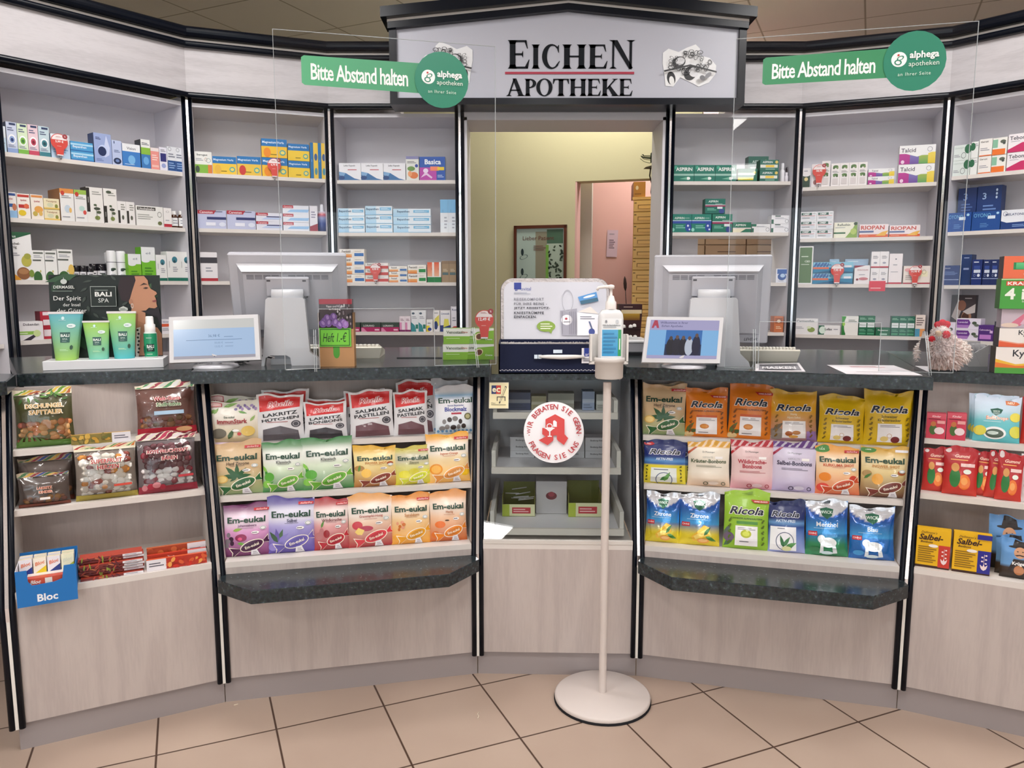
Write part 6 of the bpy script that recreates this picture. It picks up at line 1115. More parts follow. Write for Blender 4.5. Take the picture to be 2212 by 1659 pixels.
bx('A', 1, 254, 291, 435, 'small white box with black spine', 'e8e4e2', [Rr(.05, .05, .3, .6, '34302c'), N(.4, .6, .9, .9, 3, '8c8c84'), E_(.6, .3, .14, .1, '5a5c50')], cols=2)
bx('A', 1, 294, 353, 445, 'wide white box with dark title band', 'e8e6e2', [Rr(.04, .78, .72, .94, '3a3632'), T('Umckaloabo', .38, .86, .6, .14, 'ece8e4'), N(.05, .3, .6, .6, 3, 'a8a8a2'), ('o', .86, .6, .08, .14, '5a5c54'), E_(.86, .16, .08, .1, '6a7048')])
bx('A', 1, 354, 371, 449, 'slim white box with red foot', 'eae6e4', [Rr(0, 0, 1, .16, 'b83040'), ('o', .5, .8, .2, .05, '606060'), N(.2, .3, .8, .4, 1)])
bx('A', 2, 14, 70, 500, 'large white herbal tea box with green corner', 'e8e6e6', [('p', [(0, .80), (0, 1), (1, 1), (1, .97)], '2c5c40'), T('Salus', .25, .91, .3, .06, 'dce8e0'), T('Fenchel-', .3, .76, .5, .07, '585450'), T('honig', .24, .68, .36, .07, '585450'), N(.08, .5, .5, .58, 2), E_(.75, .4, .2, .12, 'b8b050'), E_(.8, .5, .14, .06, 'a0a048'), E_(.6, .14, .26, .13, '8c5c3c'), E_(.6, .18, .2, .06, 'a87850'), ('p', [(0, 0), (0, .22), (.4, .06), (.5, 0)], 'dc9830'), E_(.92, .14, .1, .08, '7c9040')], side='3c5c44')
for a, b, t, l in ((71, 97, 540, 'first'), (98, 124, 541, 'second'), (125, 158, 538, 'third')):
    bx('A', 2, a, b, t, l + ' white box with dark green foot arc', 'e8e7e4', [Rr(.08, .88, .9, .94, '70746c'), N(.1, .74, .8, .84, 2), Rr(.0, .64, .7, .69, '5c605a'), E_(.35, .08, .36, .22, '3c6438'), E_(.6, .3, .06, .04, 'c8c070')] + ([E_(.85, .34, .2, .18, 'dcb860')] if l == 'third' else []))
def bottle(u, s, x0, x1, yt, look, prof, cols, n=.03, label=None, group=None, name='medicine_bottle', zo=0, flat=False):
    fr, ln = BK[u]; z = SH[u][s]; u0, u1, h = fr.fit(x0, x1, yt, z + zo, SF + n); r = (u1 - u0) / 2
    parts_ = {}
    root = empty(name, tuple(fr.pt((u0 + u1) / 2, SF + n + r, z + zo + .0004)), fr.a)
    for pn, pr in prof.items():
        mb = MB(); mb.lathe([(q * r, zz * h) for q, zz, _ in pr], seg=20, cols=[c for _, _, c in pr])
        if label and pn == 'body':
            a0, a1, c, dd = label
            def fn(x, y, k): a = -math.pi / 2 + (x - .5) * 2.4; rr_ = r * 1.0 + .0006 + .0002 * k; return (rr_ * math.cos(a), rr_ * math.sin(a), (a0 + (a1 - a0) * y) * h)
            paint(mb, [('r', 0, 0, 1, 1, c)] + dd, fn, r * 2.4, (a1 - a0) * h, grid=(12, 1))
        mb.build(pn, [GLOSS], root)
    tag(root, '%s, %s shelf, %s' % (look, SN[s], UN[u]), 'bottle', group or 'bottles on the %s shelf of the %s' % (SN[s], UN[u])); return root
BRW = {'body': [(.92, 0, '4a2c1c'), (1, .06, '4a2c1c'), (1, .66, '4a2c1c'), (.6, .80, '4a2c1c')], 'cap': [(.66, .79, 'e8e6e4'), (.66, .98, 'e8e6e4'), (.6, 1, 'e8e6e4'), (0, 1, 'e8e6e4')]}
for i, (a, b) in enumerate(((372, 387), (388, 403))): bottle('A', 1, a, b, 456, ('left', 'right')[i] + ' small brown bottle with white label', BRW, 0, label=(.12, .6, 'e6e6e6', [N(.2, .2, .8, .8, 2)]))
JAR = {'body': [(.95, 0, 'd8d8d8'), (1, .05, '2c2430'), (1, .62, '2c2430')], 'lid': [(1.04, .62, '18161c'), (1.04, .98, '18161c'), (.98, 1, '222028'), (0, 1, '222028')]}
for i, (a, b, t, n_) in enumerate(((160, 173, 574, .03), (174, 188, 574, .03), (190, 205, 575, .03), (197, 212, 570, .075), (213, 234, 570, .07))):
    bottle('A', 2, a, b, t, ('first', 'second', 'third', 'fourth', 'fifth')[i] + ' black-lidded jar behind the cosmetics display board', JAR, 0, n=n_, label=(.14, .58, 'e0dee2', [N(.2, .2, .8, .8, 2, '3c3c44')]), name='black_lid_jar')
SPR = {'body': [(.95, 0, 'e6e6e8'), (1, .03, 'e6e6e8'), (1, .60, 'e6e6e8'), (1.0, .605, '2a2c30'), (1.0, .62, '2a2c30')], 'cap': [(1.0, .62, 'e8e8ea'), (1.0, .94, 'e8e8ea'), (.86, .99, 'e8e8ea'), (0, 1, 'e8e8ea')]}
for i, (a, b, n_) in enumerate(((235, 255, .03), (256, 276, .03), (229, 240, .09))): bottle('A', 2, a, b, (541, 542, 545)[i], ('left front', 'right front', 'rear')[i] + ' white spray can with a dark ring and leaf', SPR, 0, n=n_, label=(.1, .5, 'e6e6e8', [E_(.5, .7, .24, .1, '3c5044'), E_(.4, .6, .14, .08, '2c3c34'), N(.25, .1, .75, .3, 2)]), name='spray_can')
bx('A', 2, 277, 305, 548, 'short white box with bright green lower half', '7cbc30', [Rr(0, .62, 1, 1, 'e8eaea'), E_(.3, .62, .3, .07, 'e8eaea'), T('ei-8', .55, .82, .4, .08, '9098a4'), N(.2, .1, .8, .4, 3, '4c8c28'), Rr(0, 0, 1, .03, '4c7830')])
bx('A', 2, 306, 336, 533, 'tall white box with bright green lower half', '74bc34', [Rr(0, .60, 1, 1, 'e8eaea'), E_(.3, .6, .3, .06, 'e8eaea'), T('ei-8', .5, .82, .4, .07, '9098a4'), N(.2, .16, .8, .42, 3, '4c8c28'), Rr(0, 0, 1, .05, '3c7c60')])
con = [('t', 'Contramutan', .18, .56, .5, .66, '4a4c50', 'b', 90), E_(.62, .72, .22, .11, '3c7c8c'), E_(.6, .66, .1, .05, '2c4c58'), N(.45, .3, .85, .5, 3), Rr(0, 0, 1, .11, '1f6c5c')]
bx('A', 2, 337, 360, 550, 'narrower white box with teal tree', 'e8e8e6', con)
bx('A', 2, 361, 414, 543, 'white box with teal tree and upright title', 'e8e8e6', con, cols=2)
bx('A', 3, 36, 94, 694, 'wide white box with green tablet picture', 'e6e2e4', [T('Dobendan', .55, .84, .6, .14, '3c3440'), Rr(.0, .30, .7, .48, '8cb850'), Rr(.05, .36, .4, .40, 'e8f0d8'), ('p', [(.2, .0), (.5, .0), (.9, .4), (.8, .42)], '3c3440'), E_(.75, .36, .14, .18, 'c8d898')])
bx('A', 3, 88, 111, 672, 'red and white striped box', 'b02c3c', [Rr(.25, .86, 1, .98, 'e8dce0'), Rr(.25, .50, 1, .7, 'e8dce0'), Rr(.25, .1, 1, .34, 'e8dce0')], side='7c1c2c', n=.04)
bx('A', 3, 345, 372, 690, 'white box with orange band seen behind the price screen', 'e4e0e6', [T('Silomat', .5, .84, .8, .1, '6c5c8c'), Rr(.1, .5, 1, .7, 'd85c3c'), N(.2, .2, .8, .4, 2)])
# --- unit B
mg = lambda f: [Rr(0, .60, 1, 1, '1f72b4'), T('Magnesium Verla', .46, .80, .84, .22, 'dcecf8'), E_(.82, .28, .12, .15, '48a0a4'), E_(.82, .28, .08, .09, 'e4d468'), E_(.22, .26, .14, .26, f), N(.35, .12, .65, .22, 1, '8c7c20')]
bx('B', 0, 420, 458, 327, 'white box with green foot', 'e8e8e4', [T('Iberogast', .45, .84, .7, .12, '484c4c'), N(.08, .56, .5, .7, 2), ('o', .8, .6, .14, .1, '4a8c90'), ('o', .66, .64, .08, .08, 'c07048'), Rr(0, .0, 1, .40, '80b43c'), E_(.16, .18, .12, .16, '3c4c3c'), Rr(.76, .0, 1, .40, 'd87c34')])
bx('B', 0, 459, 511, 338, 'blue and yellow mineral box, left lower one', 'ecc43c', mg('e4b440'))
bx('B', 0, 512, 564, 338, 'blue and yellow mineral box with red berry', 'e8c048', mg('c83c34'))
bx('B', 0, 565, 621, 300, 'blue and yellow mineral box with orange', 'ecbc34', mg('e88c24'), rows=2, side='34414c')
bx('B', 0, 622, 669, 311, 'yellow mineral box with blue top band', 'ecc83c', mg('ecc83c'), rows=2)
bx('B', 0, 670, 704, 308, 'upright yellow box with blue spine', 'e8c44c', [Rr(0, 0, .42, 1, '1f70ac'), ('t', 'Magnesium', .2, .5, .3, .8, 'dcecf8', 'b', 90), E_(.72, .6, .2, .1, '3c5c90'), E_(.72, .2, .18, .1, '4a8ca0')], cols=2)
cn = [Rr(.0, .80, .58, 1, 'a82c3c'), ('p', [(.5, .80), (.58, 1), (.66, 1), (.56, .80)], 'a82c3c'), T('Canesten', .3, .90, .46, .14, 'f0dce0'), Rr(.32, .50, 1, .64, '2c3468'), Rr(.28, .16, .62, .34, 'e8e8f4'), E_(.86, .24, .12, .12, 'dce0f0'), N(.62, .9, .95, .98, 1, '50506c')]
bx('B', 1, 427, 489, 454, 'lavender box with dark red title flag', 'bcc0dc', cn, cols=1, side='8890b4')
bx('B', 1, 490, 552, 455, 'second lavender box with dark red title flag', 'bcc0dc', cn)
cn2 = [Rr(0, .68, .46, 1, 'b03444'), T('Canesten', .24, .84, .36, .2, 'f0dce0'), ('p', [(.2, .25), (.95, .25), (1, .45), (.36, .45)], 'b8c8ec'), Rr(.4, .5, .95, .62, '3c4478')]
bx('B', 1, 553, 610, 460, 'flat lavender carton with red flag', 'dcdce8', cn2, rows=2)
bx('B', 1, 611, 668, 444, 'flat white and pale blue carton with red flag', 'e4e6f0', [Rr(0, .66, .4, 1, 'b84450'), T('Canesten', .2, .82, .32, .2, 'f0dce0'), ('p', [(.16, .2), (.96, .2), (1, .55), (.3, .5)], '9cc4ec')], rows=3)
bx('B', 1, 669, 686, 444, 'upright white box with dark red corner', 'e4e2ea', [('p', [(0, 0), (1, 0), (1, .3), (0, .18)], '983044'), N(.2, .5, .8, .8, 3, '8c88a0')])
bottle('B', 1, 687, 706, 441, 'dark blue bottle with white cap at the right end', {'body': [(.9, 0, '28386c'), (1, .04, '28386c'), (1, .30, '30448c'), (1, .5, '8c98c4'), (1, .62, 'c84c54'), (.8, .74, 'd8dce8')], 'cap': [(.42, .74, 'e8eaf0'), (.40, .94, 'e8eaf0'), (.3, 1, 'e8eaf0'), (0, 1, 'e8eaf0')]}, 0)
bx('B', 2, 433, 470, 544, 'white box with red foot and a dark picture', 'e4dfe2', [Rr(0, .62, 1, .82, '38343c'), N(.3, .3, .7, .5, 2), Rr(0, .0, 1, .1, 'b02c38')])
bx('B', 3, 640, 700, 690, 'white box hidden behind the flower brochures', 'dcdade', [N(.1, .3, .9, .7, 3)])
# --- unit C
bx('C', 0, 732, 876, 352, 'white gel box with a blue wave', 'e8e8ee', [T('Lefax Kapseln', .48, .84, .82, .12, '5c6068'), N(.4, .56, .92, .66, 1, 'b8404c'), ('p', [(0, 0), (1, 0), (.7, .1), (.3, .42), (0, .5)], '3c70a4'), ('p', [(0, .5), (.3, .42), (.2, .2), (0, .3)], '80a8d0'), E_(.12, .14, .14, .12, '2c4c80')], cols=3)
bx('C', 0, 877, 905, 337, 'white and green box with carrot orange foot', 'dfe0dc', [Rr(0, .88, 1, 1, '8484b0'), N(.1, .7, .8, .8, 2, '606068'), E_(.4, .48, .3, .1, '6c9450'), E_(.6, .2, .34, .14, 'dc7c48'), E_(.3, .26, .16, .12, 'e8a070'), E_(.82, .6, .12, .07, '34489c')])
bx('C', 0, 906, 962, 338, 'blue box with magenta field and white title', '2c58ac', [T('Basica', .52, .78, .74, .22, 'eef2f8', 'B'), Rr(0, 0, .66, .54, 'b848a8'), E_(.24, .4, .1, .1, 'e8d8f0'), ('p', [(.04, .1), (.2, .32), (.3, .3), (.5, .12), (.46, .06), (.26, .22)], 'e8c8e8'), Rr(.42, .4, .76, .58, 'f08868'), Rr(.7, .42, .96, .56, 'e8c838'), N(.7, .1, .94, .24, 2, 'b8c8e8')], side='9cb4cc')
be = lambda: [('g', 0, 0, .4, 1, 'a8d0ec', 'c4dff0'), T('Bepanthen', .27, .62, .46, .36, '28486c'), Rr(.54, .5, .96, .84, '80bce0'), N(.58, .58, .9, .76, 2, 'e8f4fc'), Rr(0, .0, 1, .08, '90c0e0')]
bx('C', 1, 730, 788, 450, 'pale blue and white ointment carton, left stack', 'e4ecf4', be(), rows=3)
bx('C', 1, 789, 848, 445, 'pale blue and white ointment carton, middle stack', 'e4ecf4', be(), rows=3)
bx('C', 1, 849, 931, 451, 'longer pale blue ointment carton, right stack', 'e2ebf4', be(), rows=3)
bx('C', 1, 951, 985, 430, 'upright pale blue ointment box', 'e4e8ee', [('g', 0, 0, 1, .3, 'e8ecf0', 'e4ecf4'), Rr(0, .6, 1, 1, '80b8e0'), ('t', 'Bepanthen', .34, .66, .3, .56, '28405c', 'b', 90), N(.5, .1, .9, .5, 4, 'a8acb8')], cols=2)
fe = lambda c: [Rr(0, .66, .56, .94, 'f0ece8'), ('g', 0, 0, .5, .4, 'e07828', 'e8b478'), T('Fenistil', .28, .72, .44, .28, '50403c'), Rr(.6, .14, .97, .52, c), N(.62, .68, .94, .8, 1, 'b0a8a0')]
bx('C', 2, 733, 788, 538, 'orange and white gel carton with blue patch', 'ece4da', fe('2468b0'), rows=4)
bx('C', 2, 789, 812, 568, 'red and orange carton left of the price bulb', 'e0e0dc', [Rr(0, .1, 1, .5, 'd05030'), T('Fenistil', .5, .75, .7, .26, '604038')], rows=3)
bx('C', 2, 813, 839, 568, 'red striped white carton right of the price bulb', 'ece4e0', [Rr(0, .1, 1, .56, 'c43c38'), N(.1, .7, .8, .8, 1)], rows=3)
bx('C', 2, 840, 880, 575, 'orange topped carton with blue patch', 'ece4da', fe('3468a8'), rows=3)
bx('C', 2, 881, 921, 572, 'orange and white carton with green patch', 'ece8e0', fe('2c8c4c'), rows=2)
bx('C', 2, 923, 953, 566, 'slim upright orange-red box with green foot', 'ece4e0', [('g', 0, .3, .7, 1, 'e8b090', 'd85838'), ('t', 'Fenistil', .6, .66, .3, .5, '504038', 'b', 90), Rr(0, 0, 1, .26, '1f7c44')], cols=2)
bx('C', 2, 954, 986, 563, 'kraft brown upright box', '9c8468', [N(.2, .5, .8, .64, 2, 'c8b89c'), Rr(.1, .34, .9, .46, '50686c'), Rr(0, .86, 1, 1, '8c745c')], cols=2)
lo = [Rr(0, 0, 1, .50, 'b02c64'), Rr(0, .84, 1, 1, '3c4c44'), T('LORANO', .4, .66, .56, .24, 'e4e4e4'), Rr(.7, .12, .94, .3, 'e8c0d0'), ('p', [(0, 0), (.3, 0), (.12, .4), (0, .4)], 'dc8cb0')]
bx('C', 3, 737, 778, 697, 'leftmost magenta and dark green allergy carton', '3c4c44', lo)
bx('C', 3, 780, 822, 697, 'middle magenta and dark green allergy carton', '3c4c44', lo)
bx('C', 3, 823, 862, 697, 'right magenta and dark green allergy carton', '3c4c44', lo)
bx('C', 3, 863, 887, 683, 'small pink and white upright box', 'e8dce4', [Rr(0, 0, .4, .6, 'd890b8'), N(.2, .7, .8, .85, 2, '80606c'), Rr(0, 0, 1, .12, '78205c')], cols=2)
bx('C', 3, 888, 920, 670, 'white upright box with teal lower corner', 'e2e4e8', [E_(.3, .86, .2, .05, '506070'), N(.15, .6, .8, .74, 2), ('p', [(0, 0), (0, .45), (.5, .3), (.7, 0)], '3c8c94'), Rr(.6, .14, .95, .34, '2c7c6c')], cols=2)
bx('C', 3, 921, 935, 690, 'very small white and yellow box', 'e8e6e4', [Rr(0, 0, .5, .5, 'e0cc40'), E_(.5, .2, .3, .14, '30408c'), N(.2, .6, .8, .8, 1)])
bx('C', 3, 936, 950, 670, 'slim white, yellow and navy box', 'e8e4e4', [('p', [(.1, .1), (.9, .3), (.9, .8), (.2, .6)], 'dcd060'), E_(.4, .3, .3, .2, '283c74'), N(.1, .84, .9, .92, 1)])
bx('C', 3, 951, 973, 670, 'white box with navy foot and yellow shape', 'e8e4e6', [T('Livocab', .5, .85, .8, .1, '50608c'), Rr(0, 0, 1, .3, '2c3c80'), ('p', [(.3, .2), (.9, .3), (.8, .6), (.4, .6)], 'dcd458')])
bx('C', 3, 974, 990, 662, 'tall white box with red foot at the right end', 'e6e2e8', [T('Reef', .5, .88, .7, .08, '3c4470'), E_(.6, .06, .6, .16, 'b8323c'), N(.2, .4, .7, .6, 2)])
# --- unit D
asp = [Rr(0, .34, 1, .46, '9cc4b8'), T('ASPIRIN', .52, .74, .78, .24, 'eef4f2', 'B'), E_(.12, .84, .07, .1, '48a88c'), E_(.72, .18, .1, .09, 'eef4f2'), ('p', [(.3, .14), (.66, .10), (.66, .26)], '70b49c')]
bx('D', 0, 1454, 1591, 356, 'dark green tablets box with white title', '1f7464', asp, cols=3)
bx('D', 0, 1594, 1636, 364, 'green and yellow box below the bright reflection', '2c7058', [Rr(0, .1, .8, .3, 'e0d040'), Rr(0, .5, .9, .66, 'd8e0d4'), E_(.86, .7, .07, .1, 'e0c850')], rows=1)
gp_ = [T('ASPIRIN', .4, .78, .6, .2, 'e4ece8'), Rr(.02, .26, .94, .54, 'e4e4dc'), Rr(.3, .30, .76, .50, 'ecc848'), E_(.88, .78, .08, .14, 'dcc468'), Rr(.3, .08, .8, .16, '90c4b0')]
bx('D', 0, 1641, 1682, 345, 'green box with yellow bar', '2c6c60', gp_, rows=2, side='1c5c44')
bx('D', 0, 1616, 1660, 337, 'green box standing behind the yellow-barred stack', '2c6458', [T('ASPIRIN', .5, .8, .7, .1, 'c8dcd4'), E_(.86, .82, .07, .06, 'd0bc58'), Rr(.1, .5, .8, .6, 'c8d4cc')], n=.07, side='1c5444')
for i, (a, b, t, c) in enumerate(((1686, 1697, 352, 'e6e4ea'), (1697, 1705, 361, '3c2c38'), (1696, 1704, 372, 'dcd8e0'))):
    bottle('D', 0, a, b, t, ('white', 'dark', 'short white')[i] + ' tiny bottle at the right end', {'body': [(.9, 0, '3c2c3c'), (1, .04, c), (1, .6, c), (.5, .7, c)], 'cap': [(.7, .68, c), (.7, .97, c), (.5, 1, c), (0, 1, c)]}, 0, n=(.03, .06, .02)[i])
ac = [T('ASPIRIN', .38, .78, .5, .14, 'e4f0ec'), N(.66, .76, .96, .80, 1, 'c8e0d8'), Rr(0, .48, 1, .64, '2c4ca0'), Rr(0, .62, 1, .66, 'c8d4ec'), N(.2, .2, .7, .4, 2, '8cd0c0'), E_(.84, .28, .16, .24, '28489c'), E_(.82, .36, .05, .06, 'dce4f4'), E_(.9, .16, .04, .05, 'dce4f4'), E_(.06, .14, .08, .1, '90d4c4')]
bx('D', 1, 1451, 1537, 462, 'green box with blue band', '1f7c6c', ac, cols=2)
ag = [T('ASPIRIN', .4, .82, .5, .14, 'e4f0ec'), N(.5, .62, .95, .68, 1, 'c8e0d8'), Rr(0, .46, 1, .58, '8c2c54'), Rr(0, .56, 1, .60, 'd8d4dc'), N(.1, .2, .55, .38, 2, '7cc8b0'), Rr(.6, .32, .86, .46, 'dce4e8'), E_(.82, .16, .14, .16, '34488c')]
bx('D', 1, 1538, 1582, 462, 'green box with dark red band', '1f7460', ag)
bx('D', 1, 1523, 1567, 429, 'topmost green box with dark red band, set above others', '1f6c60', ag, n=.0065, zo=.0955, side='1c5c4c')
bx('D', 1, 1583, 1623, 480, 'low green box with cream foot', '1f7058', [T('ASPIRIN', .42, .72, .6, .22, 'e4ece8'), Rr(0, .34, 1, .46, 'd8d0cc'), ('p', [(0, 0), (0, .34), (.7, .34), (.4, 0)], 'e8e0c4')])
bx('D', 1, 1624, 1664, 484, 'low white box with dark arc at its right', 'e4e2e4', [Rr(.0, .7, .24, 1, '2c6c58'), N(.26, .6, .8, .8, 2), ('o', .86, .34, .1, .24, '5c5864'), Rr(0, 0, .1, .5, '2c6c58')])
bx('D', 1, 1666, 1706, 465, 'white box with round mark', 'e6e4e8', [Rr(.2, .84, .5, .96, '2c4c44'), N(.2, .55, .8, .75, 2), ('o', .84, .32, .1, .22, '50505c'), Rr(0, 0, .12, .5, '2c6450')], rows=2)
bx('D', 2, 1676, 1702, 580, 'white box with a blue globe', 'e2e4ee', [Rr(.1, .62, .9, .95, '3c64ac'), E_(.5, .42, .36, .26, '3c5c9c'), E_(.56, .5, .2, .14, 'b8d0ec'), N(.2, .06, .8, .14, 1)])
bx('D', 3, 1672, 1692, 683, 'orange-brown slim box', 'c8744c', [Rr(.1, .55, .9, .9, 'a05c40'), E_(.5, .7, .2, .1, 'e0c8b0'), N(.2, .2, .8, .4, 2, 'f0d0b0')])
# --- unit E
bx('E', 0, 1733, 1750, 363, 'slim white and dark green box with olives', 'e4e0e2', [Rr(0, .0, 1, .64, '34483c'), E_(.5, .42, .24, .1, 'd8c890'), E_(.5, .66, .5, .1, 'e4e0e2'), N(.2, .8, .8, .9, 1)])
bx('E', 0, 1753, 1773, 354, 'white box behind the red price bulb', 'e8e2e4', [N(.2, .7, .8, .85, 2), E_(.4, .2, .2, .1, 'a87878')])
ol = [E_(.5, .86, .3, .06, '5c7c4c'), E_(.3, .8, .12, .05, '48683c'), E_(.7, .8, .12, .05, '7c9460'), N(.15, .58, .85, .68, 2, '8a8a88'), E_(.5, .5, .3, .05, '587848'), E_(.36, .45, .12, .05, '6c8c58'), E_(.68, .44, .12, .05, '48683c'), Rr(.2, .08, .8, .34, 'd8d0d0')]
bx('E', 0, 1775, 1793, 347, 'tallest white box with olive twig', 'ece6e6', ol)
bx('E', 0, 1795, 1873, 351, 'white box with olive twig print', 'ece6e6', ol, cols=4)
tl = lambda: [('g', 0, 0, .3, .56, 'a82c88', 'b83c90'), ('g', .3, 0, .55, .5, '6c4c98', '7c74b4'), ('g', .55, 0, .8, .45, '5c9c58', 'a0b450'), ('g', .8, 0, 1, .6, 'e0c030', 'e8d058'), ('p', [(0, .66), (.5, .38), (.9, .6), (.78, .75), (0, .75)], 'ecebec'), T('Talcid', .25, .74, .42, .22, '5c5664'), ('o', .84, .76, .07, .13, '8c8894', ), E_(.1, .12, .05, .1, 'e8c8e0')]
bx('E', 0, 1875, 1932, 364, 'low white box with rainbow band', 'ecebec', tl(), rows=2)
bx('E', 0, 1941, 2020, 313, 'large white box with rainbow band', 'ecebec', tl(), rows=2)
om = [Rr(.06, .6, .7, .88, '30584c'), T('OMEP', .36, .74, .5, .2, 'f0f4f2', 'B'), E_(.84, .8, .1, .1, 'c8ccd0'), Rr(.06, .5, .9, .55, 'c86868'), N(.1, .2, .9, .4, 2, '7c8088'), E_(.74, .3, .16, .2, 'd8dce4')]
bx('E', 1, 1728, 1800, 457, 'small white box with dark green title', 'e8e8ec', om, cols=2, rows=3)
bx('E', 1, 1801, 1852, 480, 'white box with green melon corner', 'ecead8', [T('Refluthin', .42, .84, .74, .16, '4c544c'), N(.06, .62, .6, .70, 1), Rr(0, .26, .5, .36, '3c6c48'), ('p', [(.5, 0), (.78, .5), (.94, 1), (1, 1), (1, 0)], '88a850'), E_(.84, .4, .13, .2, 'b0c468'), E_(.92, .9, .08, .1, '3c4c38')])
ri = [T('RIOPAN', .46, .74, .82, .32, 'c44c40', 'Bf'), Rr(0, .0, 1, .22, 'd85c30'), Rr(0, .36, .5, .5, '5c6c98'), ('p', [(.55, .1), (.9, .1), (1, .5), (.8, .4)], 'e8b048'), N(.05, .08, .4, .14, 1, 'f0c8b0')]
bx('E', 1, 1856, 1919, 484, 'pink-white box with red capitals, left of two', 'ecdee0', ri)
bx('E', 1, 1921, 1988, 486, 'pink-white box with red capitals, right of two', 'ecdee0', ri)
bx('E', 2, 1724, 1756, 531, 'tall olive green box with white frame', 'e8e6e8', [Rr(.08, .03, .92, .97, '5c7850'), T('CBD', .62, .6, .4, .05, 'dce4d8'), N(.2, .7, .8, .76, 1, 'c8d4c0'), N(.2, .5, .9, .54, 1, 'c8d4c0')])
im = [('s', 0, .56, .4, .96, 5, ['3c6ca8'], .8), Rr(0, 0, 1, .5, '2c80a8'), Rr(0, .36, .4, .54, 'd86c4c'), T('Imodium', .26, .76, .44, .28, '3c64a0'), Rr(.78, .5, .96, .7, 'e4e4ec'), ('p', [(0, .0), (.5, .3), (1, .1), (1, 0)], '1c5c84')]
bx('E', 2, 1755, 1843, 566, 'wide blue box with white wave', '8cc4dc', im, rows=2)
bx('E', 2, 1791, 1812, 559, 'pale blue box rising behind the wide blue ones', 'a8c4dc', [N(.2, .8, .8, .95, 1, 'd8e8f4')], n=.075)
bx('E', 2, 1824, 1875, 559, 'wider pale blue box rising behind the blue ones', 'a8c0d8', [N(.1, .86, .7, .95, 1, 'd8e8f4')], n=.08)
bx('E', 2, 1845, 1879, 573, 'white box with dark red top corner', 'ece6e8', [('p', [(0, .86), (0, 1), (.7, 1)], '8c1c3c'), T('DULCOLAX', .55, .76, .7, .09, 'a04c58'), N(.3, .46, .8, .54, 1), E_(.6, .28, .3, .08, 'c87c84'), E_(.2, .24, .08, .06, '7c1c34')])
bx('E', 2, 1881, 1919, 543, 'upright white box with red foot', 'ece8ea', [Rr(0, 0, 1, .08, 'b8243c'), N(.2, .55, .8, .75, 3, '8c8890'), E_(.5, .3, .2, .06, 'a0a0b0')], cols=2, rows=2)
bx('E', 2, 1920, 1949, 547, 'tallest white box with thin red foot', 'ece4e6', [Rr(0, 0, 1, .05, 'b8243c'), E_(.5, .82, .06, .02, '5c5c68'), N(.3, .6, .7, .66, 1), N(.15, .38, .85, .42, 1)])
bx('E', 2, 1951, 2010, 574, 'wide cream box with red foot behind the bulb', 'e8dcd4', [Rr(0, 0, 1, .07, 'a8243c'), E_(.16, .78, .12, .1, 'e8a8a8'), Rr(.6, .4, .9, .7, 'ece4c4'), N(.08, .2, .5, .5, 3, 'a89890'), ('o', .76, .66, .08, .12, 'a09468')])
bx('E', 3, 1716, 1767, 688, 'white box with leafy capsule picture', 'e8e6e8', [T('Carmenthin', .46, .84, .8, .16, '4c5058'), N(.06, .34, .4, .5, 2), E_(.72, .3, .16, .16, '8ca058'), E_(.62, .44, .1, .08, 'dce4c8')])
bx('E', 3, 1768, 1815, 703, 'low white box with dark green left end', 'ebe9ea', [Rr(0, 0, .26, 1, '24644c'), E_(.18, .5, .16, .4, 'd8e8dc'), T('Lefax', .46, .6, .34, .34, '3c4048'), N(.7, .5, .95, .7, 1)])
bx('E', 3, 1818, 1854, 683, 'white box with glossy green left side', 'eceae6', [('g', 0, 0, .24, 1, '1c7030', '48a048'), E_(.36, .5, .22, .5, 'eceae6'), E_(.12, .6, .08, .12, 'a8d868'), N(.4, .7, .9, .84, 2, '7c8478')])
gt = [Rr(.06, .42, .94, .66, 'e4eaec'), N(.1, .8, .9, .92, 2, '90c4a8'), T('Flohsamen', .5, .54, .7, .1, '5c7068'), N(.1, .2, .9, .34, 2, '70b090'), Rr(.06, .06, .9, .14, '50a078')]
bx('E', 3, 1855, 1890, 682, 'dark green box with white label, left pair', '1c6848', gt, cols=2)
bx('E', 3, 1891, 1923, 708, 'low dark green box between the taller green ones', '1c6848', [T('Flohsamen', .5, .7, .7, .2, 'd8e8e0'), Rr(.3, .1, .8, .3, 'a8d0c0')])
bx('E', 3, 1925, 1976, 683, 'dark green box with white label, right trio', '1c6450', gt, cols=3)
bx('E', 3, 1977, 1998, 680, 'cream box with blue and orange foot', 'ecdcd4', [Rr(0, 0, .5, .36, '4c98b8'), Rr(.5, 0, 1, .36, 'e89c5c'), N(.1, .5, .9, .9, 4, '705c5c')])
# --- unit F
bx('F', 0, 2059, 2096, 313, 'white and dark green leaf box', 'dce4e0', [T('Gelomyrtol', .4, .8, .7, .18, 'a8b8b0', 'i'), E_(.84, .7, .2, .3, '2c6848'), ('o', .6, .3, .14, .2, '5c6468'), N(.05, .2, .4, .4, 2)], rows=2)
bx('F', 0, 2097, 2112, 306, 'slim dark green and white side of a box', 'e4e6e4', [E_(.2, .7, .4, .24, '2c6848'), N(.5, .7, .95, .9, 2)], rows=2)
bx('F', 0, 2114, 2142, 300, 'white box with thin orange rim', 'ece8e4', [T('Gerust', .4, .84, .6, .12, '50504c'), N(.1, .3, .8, .5, 2), Rr(0, 0, 1, .06, 'e06c30'), Rr(.0, .0, .04, 1, 'd8d8d4')], rows=2)
bx('F', 0, 2143, 2174, 297, 'white, green and orange plant box', 'eae8e2', [Rr(0, 0, .9, .34, 'e8742c'), Rr(0, .42, .36, .9, '88bca0'), E_(.72, .76, .2, .1, '5c6458'), E_(.8, .66, .1, .08, '48504c')], rows=2)
